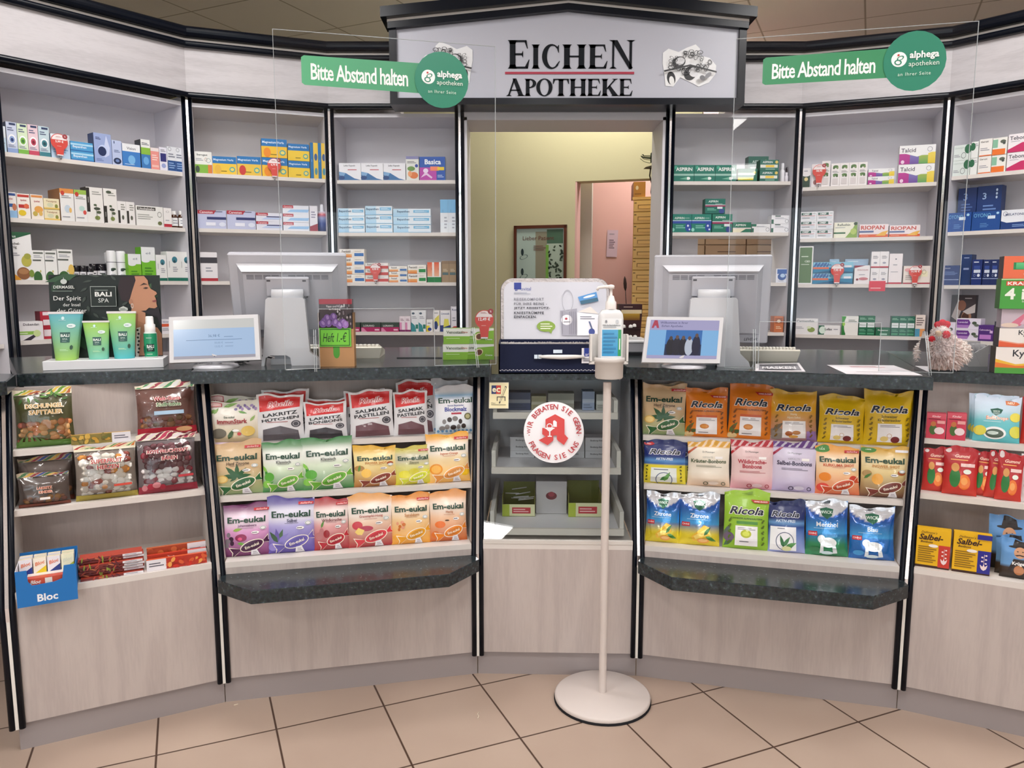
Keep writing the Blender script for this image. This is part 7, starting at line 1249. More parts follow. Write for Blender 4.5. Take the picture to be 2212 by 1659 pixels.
bx('F', 0, 2176, 2238, 287, 'white box with crimson swoosh', 'ece6ea', [T('Tebonin', .4, .78, .7, .24, '54545c'), ('p', [(0, 0), (0, .16), (.5, .5), (1, .56), (1, 0)], 'c42c64'), N(.1, .56, .5, .62, 1)], rows=2)
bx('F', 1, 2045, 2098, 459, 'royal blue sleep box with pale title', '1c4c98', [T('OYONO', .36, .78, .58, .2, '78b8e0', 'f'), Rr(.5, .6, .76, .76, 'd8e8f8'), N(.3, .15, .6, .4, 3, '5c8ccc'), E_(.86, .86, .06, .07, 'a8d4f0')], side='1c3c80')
bx('F', 1, 2099, 2161, 456, 'second royal blue sleep box with pale title', '1c4c94', [T('OYONO', .36, .80, .6, .2, '78b8e0', 'f'), Rr(.56, .6, .82, .76, 'd8e8f8'), N(.3, .15, .6, .4, 3, '5c8ccc'), E_(.9, .88, .05, .06, 'a8d4f0')])
bx('F', 1, 2162, 2226, 452, 'white melatonin box with navy foot', 'e8eaf2', [T('MELATONIN', .5, .76, .7, .14, '4c587c'), ('o', .14, .8, .08, .12, '50587c'), ('p', [(0, 0), (0, .44), (.2, .34), (1, .38), (1, 0)], '1c3c7c'), N(.4, .1, .9, .26, 2, '88a8dc')])
bx('F', 1, 2068, 2108, 405, 'dark navy box half hidden behind another navy box', '1c3468', [T('3', .4, .8, .3, .16, '6c8cc0'), N(.2, .4, .8, .66, 4, '48649c')], n=.075)
bx('F', 1, 2109, 2162, 400, 'large dark navy box with white numeral', '1c3870', [T('3', .3, .78, .16, .2, 'a8c4e8'), N(.26, .3, .8, .6, 4, '6c8cc4'), E_(.8, .9, .04, .03, 'c8dcf4'), E_(.8, .82, .04, .03, 'c8dcf4'), E_(.8, .74, .04, .03, 'c8dcf4')], n=.08)
bx('F', 2, 2034, 2072, 573, 'dark navy box with white script', '283c74', [T('orthomol', .28, .86, .4, .08, 'd8e0f0', 'i'), N(.14, .5, .9, .7, 3, '6c84b8'), Rr(0, .26, 1, .29, 'a8b8dc')], side='1c2c60')
bx('F', 2, 2074, 2098, 549, 'tall dark navy box behind the low one', '243c6c', [N(.3, .86, .9, .92, 1, '98a8cc'), Rr(.3, .5, .8, .56, '90a0c8')], n=.03)
nv = [N(.16, .86, .8, .94, 1, 'e0e4f0'), Rr(.2, .62, .8, .76, '344c94'), Rr(.2, .48, .86, .60, 'd0d8e8'), ('o', .3, .38, .1, .05, 'b8c8e4'), E_(.7, .38, .14, .06, 'dce4f4'), Rr(0, .24, 1, .27, '98a8d0')]
bx('F', 2, 2099, 2121, 560, 'navy slim box with white mark', '1c3070', nv)
bx('F', 2, 2123, 2157, 560, 'navy slim box with round marks', '1c2c60', nv, cols=2)
bx('F', 3, 2052, 2106, 636, 'picture box showing a person sleeping in bed', '4c4448', [Rr(0, .0, 1, .24, '3c343c'), ('p', [(.05, .5), (.3, .9), (.5, .75), (.3, .4)], 'c8bcb8'), E_(.44, .76, .18, .12, '9c6c58'), E_(.66, .5, .2, .14, 'b8886c'), E_(.62, .5, .14, .1, '5c3c30'), ('p', [(.3, .2), (.4, .44), (.86, .38), (.8, .1)], '4c6c98'), ('p', [(.5, .62), (1, .8), (1, .6), (.7, .56)], 'dcd4d0'), N(.56, .9, .92, .95, 1, 'c8c0c0')], n=.12, depth=.03, side='2c2428', cat='box', name='picture_box')
bx('F', 3, 2027, 2063, 696, 'lilac and white box behind the plush hen', 'e8dcec', [Rr(0, .3, .5, .86, '5c2c7c'), E_(.76, .6, .12, .1, '4c5048'), N(.1, .4, .46, .7, 2, 'c8a0dc')])
la = [('p', [(0, .12), (0, .9), (.5, .9), (.58, .6), (.48, .12)], '6c3890'), ('p', [(0, .12), (0, .4), (.52, .4), (.48, .12)], 'b080c8'), T('Lavendel', .26, .66, .4, .2, 'e8d8f4'), E_(.74, .6, .1, .14, '4c5848'), E_(.84, .4, .1, .12, '6c7468')]
bx('F', 3, 2066, 2118, 688, 'lilac and white box with purple label', 'e8e0f0', la, rows=2)
bx('F', 3, 2113, 2146, 702, 'purple box with white title', '54307c', [T('Calmvalera', .44, .7, .76, .2, 'e4c8e8'), Rr(.1, .12, .86, .4, 'c080cc'), Rr(.76, .5, .96, .66, 'd8b8e0')], n=.002)
bx('F', 3, 2147, 2151, 694, 'thin black upright divider at the right', '3c3c48', [], name='shelf_divider', cat='divider')
bx('F', 3, 2155, 2215, 690, 'pale box mostly hidden behind the counter boxes', 'd8ccd4', [N(.2, .3, .8, .7, 3)])
# --- red price bulbs clipped to the shelf edges
def bulb(o, a, w, h, price, label, clip=True):
    root = empty('price_bulb', tuple(o), a); P = []
    for i in range(25): t = R(-58 + 296 * i / 24); P.append((.5 * w * math.cos(t), h * .66 + .5 * w * math.sin(t)))
    P += [(-w * .22, h * .2), (-w * .2, 0), (w * .2, 0), (w * .22, h * .2)]
    mb = MB(); mb.prism_y(P, 0, .0012, 'd2453c')
    fn = lambda x, y, k: ((x - .5) * w, -.0004 - .0003 * k, y * h)
    top = [(.5 + .46 * math.cos(R(t)), .66 + .46 * w / h * math.sin(R(t)) * 1) for t in range(15, 170, 10)]
    paint(mb, [('p', top, 'f0e4e4'), ('e', .84, .93, .15, .15 * w / h, '9c3038'), ('t', '%', .84, .93, .16, .07, 'f0dce0', 'b'), ('t', price, .5, .66, .78, .13, 'f8ecec', 'B'), N(.34, .42, .66, .47, 1, 'e8a8a0'), Rr(.32, .0, .68, .05, 'e8e4e8'), N(.3, .86, .64, .92, 2, 'c88c8c')], fn, w, h); mb.build('bulb_card', [PLAST], root)
    if clip:
        mb = MB(); mb.tube([(0, -.001, -.002), (0, -.004, -.010), (0, -.002, -.016)], .003, 8, 'b8b8bc'); mb.build('clip', [METAL], root)
    tag(root, label, 'price tag', 'red bulb-shaped price tags'); return root
for u, s, x0, x1, yt, yb, pr, lb in (('A', 0, 110, 147, 291, 336, '5,99 €', 'on the top shelf of the far-left wall unit'), ('B', 0, 578, 607, 343, 382, '6,79 €', 'on the top shelf of the second wall unit'), ('C', 2, 799, 823, 569, 606, '8,98 €', 'on the third shelf left of the doorway'), ('E', 0, 1755, 1784, 355, 397, '18,95', 'before white boxes on the top shelf, second unit from right'), ('E', 2, 1794, 1823, 569, 612, '7,95 €', 'before wide blue boxes, second unit from right'), ('E', 2, 1963, 1991, 573, 613, '14,98 €', 'before the cream box, second unit from right')):
    fr = BK[u][0]; u0, z1 = fr.hit(x0, (yt + yb) / 2, .012); u1, _ = fr.hit(x1, (yt + yb) / 2, .012); zt = fr.hit((x0 + x1) / 2, yt, .012)[1]; z0 = fr.hit((x0 + x1) / 2, yb, .012)[1]
    bulb(fr.pt((u0 + u1) / 2, .012, z0), fr.a, u1 - u0, zt - z0, pr, 'red bulb-shaped price tag ' + lb)
fr = BK['E'][0]; u0, z1 = fr.hit(1878, 607, .01); u1, z0 = fr.hit(1912, 629, .01)
me = boxmesh('red_shelf_tag', u1 - u0, .001, z1 - z0, 'd83c50', [N(.1, .2, .9, .4, 1, 'f0b8bc')]); o = link('red_shelf_tag', me, None, tuple(fr.pt((u0 + u1) / 2, .015, z0)), (0, 0, fr.a)); tag(o, 'small red tag hanging from the third shelf edge, second unit from right', 'shelf tag')
# ------------------------------------------------------------------ things on the counter
ZT = 1.0702
def terminal(bx_, by_, yaw, tl_deg, side, lab):
    o = onz(bx_, by_, ZT); root = empty('cash_terminal', (o.x, o.y + .06, ZT), R(yaw)); wc, wd_ = 'cccdd2', 'b6b6be'
    mb = MB(); P = [(-.126, 0), (-.05, 0), (-.046, .026), (-.030, .034), (.0, .034), (.012, .024), (.016, 0), (.125, 0), (.118, .018), (.090, .046), (.076, .225), (.070, .232), (-.070, .232), (-.078, .225), (-.090, .046), (-.122, .018)]
    if side == 'left': P = [(-.10, 0), (-.09, 0), (-.085, .028), (-.07, .036), (-.016, .036), (-.004, .028), (0, 0), (.100, 0), (.092, .022), (.062, .046), (.050, .225), (.044, .232), (-.070, .232), (-.078, .225), (-.092, .046), (-.098, .018)]
    mb.prism_y(P, 0, .045, wc); mb.box(-.075, .06, .045, .14, .0, .02, wc); mb.box(-.06, .045, .045, .075, .02, .21, wd_); mb.build('stand', [PLAST], root)
    cx = -.008 if side == 'left' else 0
    mb = MB(); mb.tube([(cx - .052, .03, .240), (cx + .052, .03, .240)], .0205, 20, wc); mb.build('hinge_drum', [PLAST], root)
    tilt_ = empty('display_head', (cx, .05, .245)); tilt_.parent = root; tilt_.rotation_euler = (R(tl_deg), 0, 0)
    mb = MB(); mb.box(-.072, .072, -.004, .012, -.01, .058, wd_, bev=.003)
    mb.box(-.068, -.056, -.0045, -.0038, .044, .050, '4a4a50'); mb.box(.050, .062, -.0045, -.0038, .044, .050, '4a4a50'); mb.build('mount_plate', [PLAST], tilt_)
    w, h = .395, .30; z0, z1 = -.178, .127
    mb = MB(); mb.box(-w/2, w/2, .045, .075, z0, z1, 'bcbcc4', bev=.004); mb.build('monitor_bezel', [PLAST], tilt_)
    mb = MB(); a = [(-.168, z0 + .03), (.168, z0 + .03), (.168, z1 - .037), (-.168, z1 - .037)]; b = [(-.148, z0 + .04), (.148, z0 + .04), (.148, z1 - .060), (-.148, z1 - .060)]
    V = [(x, .045, z) for x, z in a] + [(x, .018, z) for x, z in b]; mb.mesh(V, [(4, 5, 6, 7), (0, 1, 5, 4), (1, 2, 6, 5), (2, 3, 7, 6), (3, 0, 4, 7)], wd_)
    mb.mesh([(-.171, .0435, z1 - .033), (.171, .0435, z1 - .033), (.150, .010, z1 - .052), (-.150, .010, z1 - .052), (.150, .017, z1 - .058), (-.150, .017, z1 - .058), (.17, .046, z1 - .04), (-.17, .046, z1 - .04)], [(3, 2, 1, 0), (5, 4, 2, 3)], 'd4d4da'); mb.build('rear_housing', [PLAST], tilt_)
    mb = MB()
    for i in range(10):
        for j in range(4):
            if i == 4: continue
            x = -.136 + i * .0276; z = z1 - .068 - j * .0042; mb.box(x, x + .024, .0172, .0178, z, z + .002, '6c6c74')
    mb.build('air_vents', [MATTE], tilt_)
    mb = MB(); mb.box(-w/2 + .012, w/2 - .012, .075, .0765, z0 + .012, z1 - .012, '101014'); mb.build('screen', [GLOSS], tilt_)
    if side == 'right':
        mb = MB(); paint(mb, [('t', 'LEVEHR', .5, .5, .9, .8, '2c2c34', 'bi')], lambda x, y, k: (.11 + .06 * x, .0445, z0 + .008 + .012 * y), .06, .012); mb.build('maker_badge', [PLAST], tilt_)
    mb = MB(); mb.box(.058, .064, .0172, .0178, -.02, -.012, '2a2a30'); mb.build('lock_slot', [MATTE], tilt_)
    tag(root, lab, 'cash terminal', 'cash terminals seen from behind'); return root
terminal(619, 794, 10, 17, 'left', 'white cash terminal seen from behind beside the flower brochure box')
terminal(1549, 796, -8, 6, 'right', 'white cash terminal seen from behind on the right worktop')
def cust_display(px4, Yc, discx, discy, decs, lab, dscr, tiltb):
    o = onz(discx, discy, ZT); root = empty('customer_display', (o.x, o.y, ZT))
    pts = [ony(px4[i][0], px4[i][1], o.y + Yc[i]) - Vector((o.x, o.y, ZT)) for i in range(4)]   # tl tr br bl
    pts[1] = pts[0] + (pts[2] - pts[3]) * .985
    nrm = (pts[2] - pts[3]).cross(pts[0] - pts[3]).normalized()
    w = (pts[2] - pts[3]).length; h = (pts[0] - pts[3]).length
    fn = lambda x, y, k: (pts[3] * (1-x) * (1-y) + pts[2] * x * (1-y) + pts[0] * (1-x) * y + pts[1] * x * y) + nrm * (.0006 + .0003 * k)
    F4 = [fn(0, 0, -2), fn(1, 0, -2), fn(1, 1, -2), fn(0, 1, -2)]; Bk = [p - nrm * .022 for p in F4]
    mb = MB(); mb.mesh([tuple(p) for p in F4 + Bk], [(0, 1, 2, 3), (7, 6, 5, 4), (0, 4, 5, 1), (1, 5, 6, 2), (2, 6, 7, 3), (3, 7, 4, 0)], 'd6d6da'); mb.build('display_frame', [PLAST], root)
    mb = MB(); paint(mb, decs, fn, w, h, k0=1); mb.build('lit_screen', [SCREEN], root)
    c = (pts[2] + pts[3]) / 2 - nrm * .012
    mb = MB(); mb.tube([(0, 0, .006), (c.x * .3, c.y * .3, .012), (c.x, c.y, c.z + .03)], [.022, .018, .014], 12, 'dcdade'); mb.build('display_neck', [PLAST], root)
    mb = MB(); mb.lathe([(.074, 0), (.075, .004), (.066, .010), (.03, .014), (0, .015)], seg=36, col='c9c9d0'); mb.build('display_foot', [GLOSS], root)
    tag(root, lab, 'display', 'small customer displays'); return root
sc_l = [('r', .05, .07, .95, .92, 'dcdcd8'), ('r', .05, .12, .95, .72, 'b6d2f4'), ('r', .05, .07, .95, .13, 'b0acb8'), ('t', '36,98 €', .5, .555, .22, .07, '6a88b0'), ('r', .61, .525, .71, .535, '6a88b0'), ('r', .19, .465, .81, .475, '6a88b0'), ('t', '50,00 €', .55, .40, .14, .05, '86a0c4'), ('t', '13,02 €', .55, .32, .14, .05, '86a0c4'), ('r', .62, .39, .71, .40, '86a0c4'), ('r', .62, .315, .71, .325, '86a0c4'), ('e', .5, .105, .008, .012, '606878')]
cust_display([(364.7, 685), (557, 683.5), (562.5, 777), (366, 784)], [-.03, -.01, -.045, -.065], 467, 793, sc_l, 'white customer display showing a price on blue, beside the green cosmetics', 0, 0)
sc_r = [('r', .05, .09, .95, .93, 'b4b0d8'), ('r', .05, .16, .95, .71, '8cc4f4'), ('r', .27, .16, .74, .71, '3a78c0'), ('g', .27, .16, .74, .40, '1c2440', '28406c'), ('p', [(.07, .75), (.10, .92), (.14, .92), (.17, .75), (.14, .75), (.13, .80), (.11, .80), (.10, .75)], 'c0485c'), ('t', 'Willkommen in Ihrer', .36, .87, .36, .06, '3c3c68'), ('t', 'Eichen Apotheke', .34, .79, .30, .06, '3c3c68')]
for x, hh, c in ((.34, .36, '1c2028'), (.42, .38, '202430'), (.5, .37, '1a1e2a'), (.58, .36, 'c8d0e0'), (.67, .42, '18203c')): sc_r += [('e', x, .17 + hh * .48, .055, hh * .52, c), ('e', x, .17 + hh, .022, .045, '6c5448' if c != '1c2028' else '54443c')]
cust_display([(1398.6, 684), (1565, 682), (1555, 785), (1386.5, 782.5)], [-.01, -.03, -.065, -.05], 1477, 793, sc_r, 'white customer display with a group photo on blue, at the right terminal', 0, 0)
# cables below the left display
mb = MB()
for i in range(3):
    a = onz(520 + 8 * i, 786 - i, ZT); b = onz(560 + 6 * i, 780, ZT); c = onz(606, 783 - 2 * i, ZT); mb.tube([(a.x - .03, a.y + .03, ZT + .004), (a.x, a.y, ZT + .006), ((a.x + b.x) / 2, (a.y + b.y) / 2 + .01, ZT + .016 + .003 * i), (b.x, b.y + .01, ZT + .020), (c.x, c.y, ZT + .010), (c.x + .01, c.y + .05, ZT + .006)], .0032, 8, ('2a2a30', 'd8d4d6', '2c2c34')[i])
o = mb.build('cable_bundle', [PLAST], None, (0, 0, 0)); tag(o, 'black and white cables curling between the left display and terminal', 'cables', kind='stuff')
def keyboard(px0, px1, py, yaw, lab):
    a, b = onz(px0, py, ZT), onz(px1, py, ZT); c = (a + b) / 2; w = (b - a).length; root = empty('keyboard', tuple(c), R(yaw))
    mb = MB(); P = [(-.0, .0), (-.012, .040), (.0, .044), (.19, .018), (.19, .0)]
    V = [(-w/2 * (.93 if y <= 0 and i == 0 else 1), y, z) for i, (y, z) in enumerate(P)] + [(w/2 * (.93 if i == 0 else 1), y, z) for i, (y, z) in enumerate(P)]
    mb.mesh(V, [(0, 1, 2, 3, 4), (9, 8, 7, 6, 5), (0, 5, 6, 1), (1, 6, 7, 2), (2, 7, 8, 3), (3, 8, 9, 4)], 'e2ded0'); mb.build('keyboard_case', [PLAST], root)
    mb = MB()
    for j in range(5):
        for i in range(18):
            x = -w/2 + .01 + i * (w - .02) / 18; y = .008 + j * .028; z = .043 - .137 * y
            mb.box(x + .001, x + (w - .02) / 18 - .002, y, y + .022, z, z + .010, 'e8e4da', bev=.0015)
    mb.build('keys', [PLAST], root); tag(root, lab, 'keyboard', 'beige keyboards'); return root
keyboard(655, 824, 774.5, 6, 'beige keyboard behind the left acrylic screen and brochure box')
keyboard(1586, 1724, 781, -6, 'beige keyboard at the right edge of the right cash terminal')
# brochure box with flower cover
a, b = onz(690, 792.5, ZT), onz(766, 792, ZT); fr = seg_frame((a.x, a.y), (b.x, b.y)); bw = (b - a).length; zt = fr.hit(728, 646, 0)[1] - ZT
root = empty('brochure_box', tuple((a + b) / 2), fr.a)
mb = MB(); mb.box(-bw/2, bw/2, 0, .045, 0, zt * .56, 'b98a5c'); fnb = lambda x, y, k: ((x - .5) * bw, -.0005 - .0004 * k, y * zt); mb.box(-bw/2, -bw/2 + .002, .0, .045, zt * .56, zt * .8, 'a87c50'); mb.box(bw/2 - .002, bw/2, .0, .045, zt * .56, zt * .8, 'a87c50')
paint(mb, [('e', .5, .2, .09, .075, '4c9a30'), ('r', .41, .2, .59, .32, '4c9a30')], fnb, bw, zt); mb.build('kraft_box', [CARD], root)
mb = MB(); mb.box(-bw/2 + .004, bw/2 - .004, .006, .036, zt * .4, zt, '3c3038')
fl2 = [('r', .02, .56, .98, .99, '54484c'), ('r', .0, .925, 1, 1, 'b8283c')]
r2 = random.Random(4)
for i in range(40): fl2.append(('e', r2.uniform(.5, .96), r2.uniform(.6, .92), .025, .02, r2.choice(['d8d4d4', 'b8b0b4', '8c8088', '2c2428'])))
for x, y, rt in ((.18, .68, 70), (.26, .72, 100), (.12, .64, 120), (.3, .65, 80), (.45, .74, 95), (.72, .66, 60), (.8, .63, 100), (.62, .62, 120), (.5, .66, 80)): fl2 += [('e', x, y, .12, .05, '7c58a0' if x != .8 else '9c70b8', rt), ('e', x + .01, y + .01, .07, .02, 'a888c8', rt)]
fl2 += [('t', 'Tipps und 11 gute', .52, .89, .6, .035, 'f0ecf0', 'b'), ('t', 'im Frühling', .5, .85, .5, .035, 'f0ecf0', 'b')]
fnc = lambda x, y, k: ((x - .5) * (bw - .008), .0055 - .0003 * k, y * zt)
paint(mb, fl2, fnc, bw - .008, zt); mb.build('flower_brochures', [CARD], root)
mb = MB(); paint(mb, [('r', .02, .30, .93, .575, '6cc040'), ('r', .05, .315, .89, .56, '2c5c28'), ('r', .07, .325, .87, .55, '74c83c'), ('t', 'Heft 1.-€', .47, .44, .68, .14, '1c3418', 'if')], lambda x, y, k: ((x - .5) * bw, -.004 - .0004 * k, y * zt), bw, zt); mb.build('handwritten_price_card', [CARD], root)
tag(root, 'kraft brochure box with purple flowers cover and handwritten green price card', 'brochure box')
# two ointment boxes with a price bulb
a, b = onz(957, 777.5, ZT), onz(1067, 777, ZT); fr = seg_frame((a.x, a.y), (b.x, b.y)); w = (b - a).length; hb_ = (fr.hit(1010, 709, 0)[1] - ZT) / 2
vd = [('r', 0, 0, 1, .5, '84b834'), ('p', [(.52, .5), (.68, .78), (1, .86), (1, .3), (.52, .3)], '84b834'), ('t', 'Venostasin', .24, .76, .36, .2, '4c5c40', 'b'), ('t', 'Creme', .42, .76, .12, .16, 'c86c50', 'b'), ('n', .06, .32, .4, .4, 1, 'c8e0a0'), ('e', .70, .48, .09, .22, 'e8d8a8', 30), ('e', .71, .48, .06, .17, '6c3c24', 30), ('t', 'Creme', .90, .3, .14, .16, 'e8f0d8', 'b')]
for i in range(2):
    o = link('ointment_box', boxmesh('ointment_box', w * (1 if i == 0 else .985), .05, hb_ * .985, 'eceee4', vd, side='78a838'), None, tuple(fr.pt(w/2 + (.001 if i else 0), 0, ZT + .0003 + i * hb_)), (0, 0, fr.a)); tag(o, ('lower', 'upper')[i] + ' of two white and green boxes with a chestnut, beside the suitcase', 'box', 'green and white boxes on the worktop')
fb_ = Fr((a.x, a.y), 8); u0 = fr.hit(1026, 690, .02)[0]; u1 = fr.hit(1066, 690, .02)[0]; zt = fr.hit(1046, 668, .02)[1]; zb_ = ZT + hb_ * 1.35
bulb(fr.pt((u0 + u1) / 2, -.004, zb_), fr.a, u1 - u0, zt - zb_, '12,49 €', 'larger red bulb-shaped price tag standing above the green and white boxes', False)
# grey receipt printer behind the sanitiser bottle
a, b = ony(1338, 772, 2.98), ony(1402, 772, 2.98)
root = empty('receipt_printer', ((a.x + b.x) / 2, 2.98, ZT)); w = b.x - a.x; hp = ony(1370, 735, 2.98).z - ZT
mb = MB(); mb.box(-w/2, w/2, 0, .2, 0.012, hp * .82, '9a9aa0', bev=.004); mb.build('printer_body', [PLAST], root); mb = MB(); mb.box(-w/2 - .002, w/2 + .002, -.003, .2, hp * .82, hp, 'e4e4e6', bev=.003); mb.build('printer_lid', [PLAST], root)
mb = MB(); mb.box(-w/2 + .004, w/2 - .004, .004, .19, 0, .012, '15151a'); mb.build('printer_foot', [PLAST], root); tag(root, 'grey receipt printer with white lid behind the sanitiser bottle', 'printer')
# brown display with small white jars, behind the bottle, and a feather on a rod
a = ony(1336, 728, 3.2); b = ony(1386, 728, 3.2); zt = ony(1360, 657, 3.2).z
root = empty('praline_display', ((a.x + b.x) / 2, 3.2, ZT)); w = b.x - a.x; h = zt - ZT
mb = MB(); mb.prism_y([(-w/2, 0), (w/2 * .8, 0), (w/2, h * .8), (w/2, h), (-w/2, h)], 0, .06, '3a1c20'); paint(mb, [('r', .1, .80, .98, .88, 'd8c49c'), ('g', .1, .66, .9, .80, '6c4418', 'b89030'), ('n', .2, .92, .7, .96, 1, 'b89c8c')], lambda x, y, k: ((x - .5) * w, -.0005 - .0003 * k, y * h), w, h); mb.build('display_card', [CARD], root)
for i, (x, z) in enumerate(((.2, .50), (.5, .50), (.66, .52), (.3, .28), (.5, .28), (.7, .28))):
    mb = MB(); mb.lathe([(.008, 0), (.009, .003), (.007, .011), (0, .014)], seg=12, col='e8e4e0'); mb.build('white_jar', [PLAST], root, ((x - .5) * w, -.010, z * h))
mb = MB(); mb.box(-w/2, w/2 * .8, -.02, 0, h * .26, h * .275, '2c1418'); mb.box(-w/2, w/2 * .85, -.02, 0, h * .48, h * .495, '2c1418'); mb.build('jar_ledge', [CARD], root)
tag(root, 'dark brown counter display holding small white jars, behind the sanitiser bottle', 'counter display')
p0 = ony(1354, 656, 3.24); p1 = ony(1351, 628, 3.24); p2 = ony(1349.5, 597, 3.24)
root = empty('feather_stick', tuple(p0)); mb = MB(); mb.tube([(0, 0, -.03), tuple(p1 - p0)], .0014, 6, '1c1210'); mb.build('rod', [MATTE], root)
q = p2 - p1; mb = MB(); mb.tube([tuple(p1 - p0), tuple(p1 - p0 + q * .2), tuple(p1 - p0 + q * .5), tuple(p1 - p0 + q * .8), tuple(p2 - p0)], [.002, .006, .007, .005, .001], 10, '2c1810'); mb.build('feather', [MATTE], root); tag(root, 'dark feather on a thin rod standing in the brown display', 'feather')

# ------------------------------------------------------------------ green cosmetics display at far left
a, b = onz(92.7, 801, ZT), onz(353.7, 793.5, ZT); GF = seg_frame((a.x, a.y), (b.x, b.y)); gl = (b - a).length; o = GF.pt(0, 0, ZT)
zp = GF.hit(92.7, 781, 0)[1] - ZT
root = empty('cosmetics_display', tuple(o), GF.a)
mb = MB(); mb.box(0, gl, 0, .13, 0, zp, 'e6e6ea', bev=.001); mb.build('display_tray', [CARD], root)
zc_ = ZT + zp; nb_ = .105
ul, zl = GF.hit(104, 592, nb_); ur, zr = GF.hit(345, 596, nb_); ub, _ = GF.hit(113, 770, nb_); ue, _ = GF.hit(352, 768, nb_)
bwid, bht = ue - ub, (zl + zr) / 2 - zc_
fnp = lambda x, y, k: (ub + (ul - ub) * y + (bwid + ((ur - ul) - bwid) * y) * x, nb_ - .0006 - .0003 * k, zp + y * bht)
mb = MB(); V = [fnp(0, 0, 0), fnp(1, 0, 0), fnp(1, 1, 0), fnp(0, 1, 0)]; V += [(x, nb_ + .003, z) for x, y, z in V]; mb.mesh(V, [(0, 1, 2, 3), (7, 6, 5, 4), (0, 4, 5, 1), (1, 5, 6, 2), (2, 6, 7, 3), (3, 7, 4, 0)], '141f1c')
P = lambda *q: [((x - 455) / 1085 - .0, 1 - (y - 590) / 790) for x, y in q]
dd = [leaf(.0, .95, .3, 10, '2c4a30'), leaf(.25, 1.0, .3, 200, '34583a'), leaf(.02, .8, .24, 60, '22402a'), leaf(.92, .9, .3, 240, '3c5c3c'), leaf(.98, .75, .24, 200, '2c4c30'), leaf(.05, .2, .3, 70, '24402c'), leaf(.3, .1, .3, 110, '2c4c34')]
for i in range(14):
    t = 2 * math.pi * i / 14; dd.append(leaf(.49 + .17 * math.cos(t), .74 + .25 * math.sin(t), .09, math.degrees(t) + 70, '3c4640'))
dd += [('p', P((1290, 600), (1180, 640), (1130, 720), (1160, 800), (1235, 860), (1290, 760), (1310, 660)), '2a1a20'), ('p', P((1280, 600), (1385, 598), (1420, 640), (1425, 680), (1445, 720), (1500, 752), (1508, 770), (1482, 790), (1492, 812), (1500, 840), (1498, 862), (1505, 895), (1480, 912), (1420, 905), (1385, 935), (1380, 1080), (1230, 1010), (1250, 900), (1225, 830), (1262, 740)), 'c08a6c'),
    ('p', P((1290, 598), (1150, 610), (1120, 720), (1150, 830), (1225, 850), (1262, 740), (1300, 640)), '2a1a20'), ('p', P((1340, 935), (1500, 1000), (1540, 1120), (1540, 1000), (1520, 900), (1400, 930)), '201820'),
    ('p', P((1230, 1000), (1380, 1060), (1500, 1100), (1540, 1160), (1540, 1370), (1270, 1370), (1250, 1200)), 'b07c5e'), ('p', P((1240, 950), (1310, 960), (1300, 1100), (1270, 1200), (1230, 1100)), '9c6c50'),
    ('p', P((1340, 690), (1380, 665), (1420, 680), (1380, 680)), '2c1c1c'), ('p', P((1370, 715), (1400, 705), (1425, 712), (1400, 722)), '2c1c1c'), ('p', P((1455, 838), (1500, 826), (1502, 845), (1470, 850)), '8c4848'), ('e', *P((1245, 845))[0], .018, .035, 'b07c60'), ('o', *P((1256, 885))[0], .012, .03, 'e0d8d0', 0, .3),
    ('p', P((1290, 1100), (1330, 1090), (1300, 1380), (1270, 1380)), 'd8d0c8')] + [('e', *P((1300 + 8 * (i % 2), 1120 + 36 * i))[0], .010, .014, '1c1c1c') for i in range(7)] + [
    ('t', 'DERMASEL', .14, .855, .19, .035, 'e4e8e4', 'b'), ('n', .04, .80, .26, .815, 1, '8c9c94'), ('e', .14, .92, .028, .03, 'c8d0cc'), ('p', [(.135, .94), (.145, .94), (.14, .975)], 'c8d0cc'), ('t', 'Der Spirit', .165, .715, .24, .07, 'f0f0ee'), ('t', 'der Insel', .20, .645, .15, .04, 'e8e8e6'), ('t', 'der Götter', .20, .575, .26, .06, 'f0f0ee'),
    ('r', .37, .62, .60, .865, 'a8b0ac'), ('r', .374, .627, .596, .858, '16221e'), ('n', .41, .81, .56, .825, 1, '9ca8a4'), ('t', 'BALI', .485, .77, .15, .055, 'f0f2f0', 'Bf'), ('t', 'SPA', .485, .695, .10, .05, 'e0e4e2'), ('p', [(.62, .60), (.66, .625), (.70, .6), (.70, .575), (.66, .55), (.62, .575)], 'c8ccc8'), ('n', .63, .57, .69, .6, 2, '6c7470')]
paint(mb, dd, fnp, bwid, bht); mb.build('picture_board', [CARD], root)
tag(root, 'dark green display board with a portrait on a white tray, far left', 'display stand')
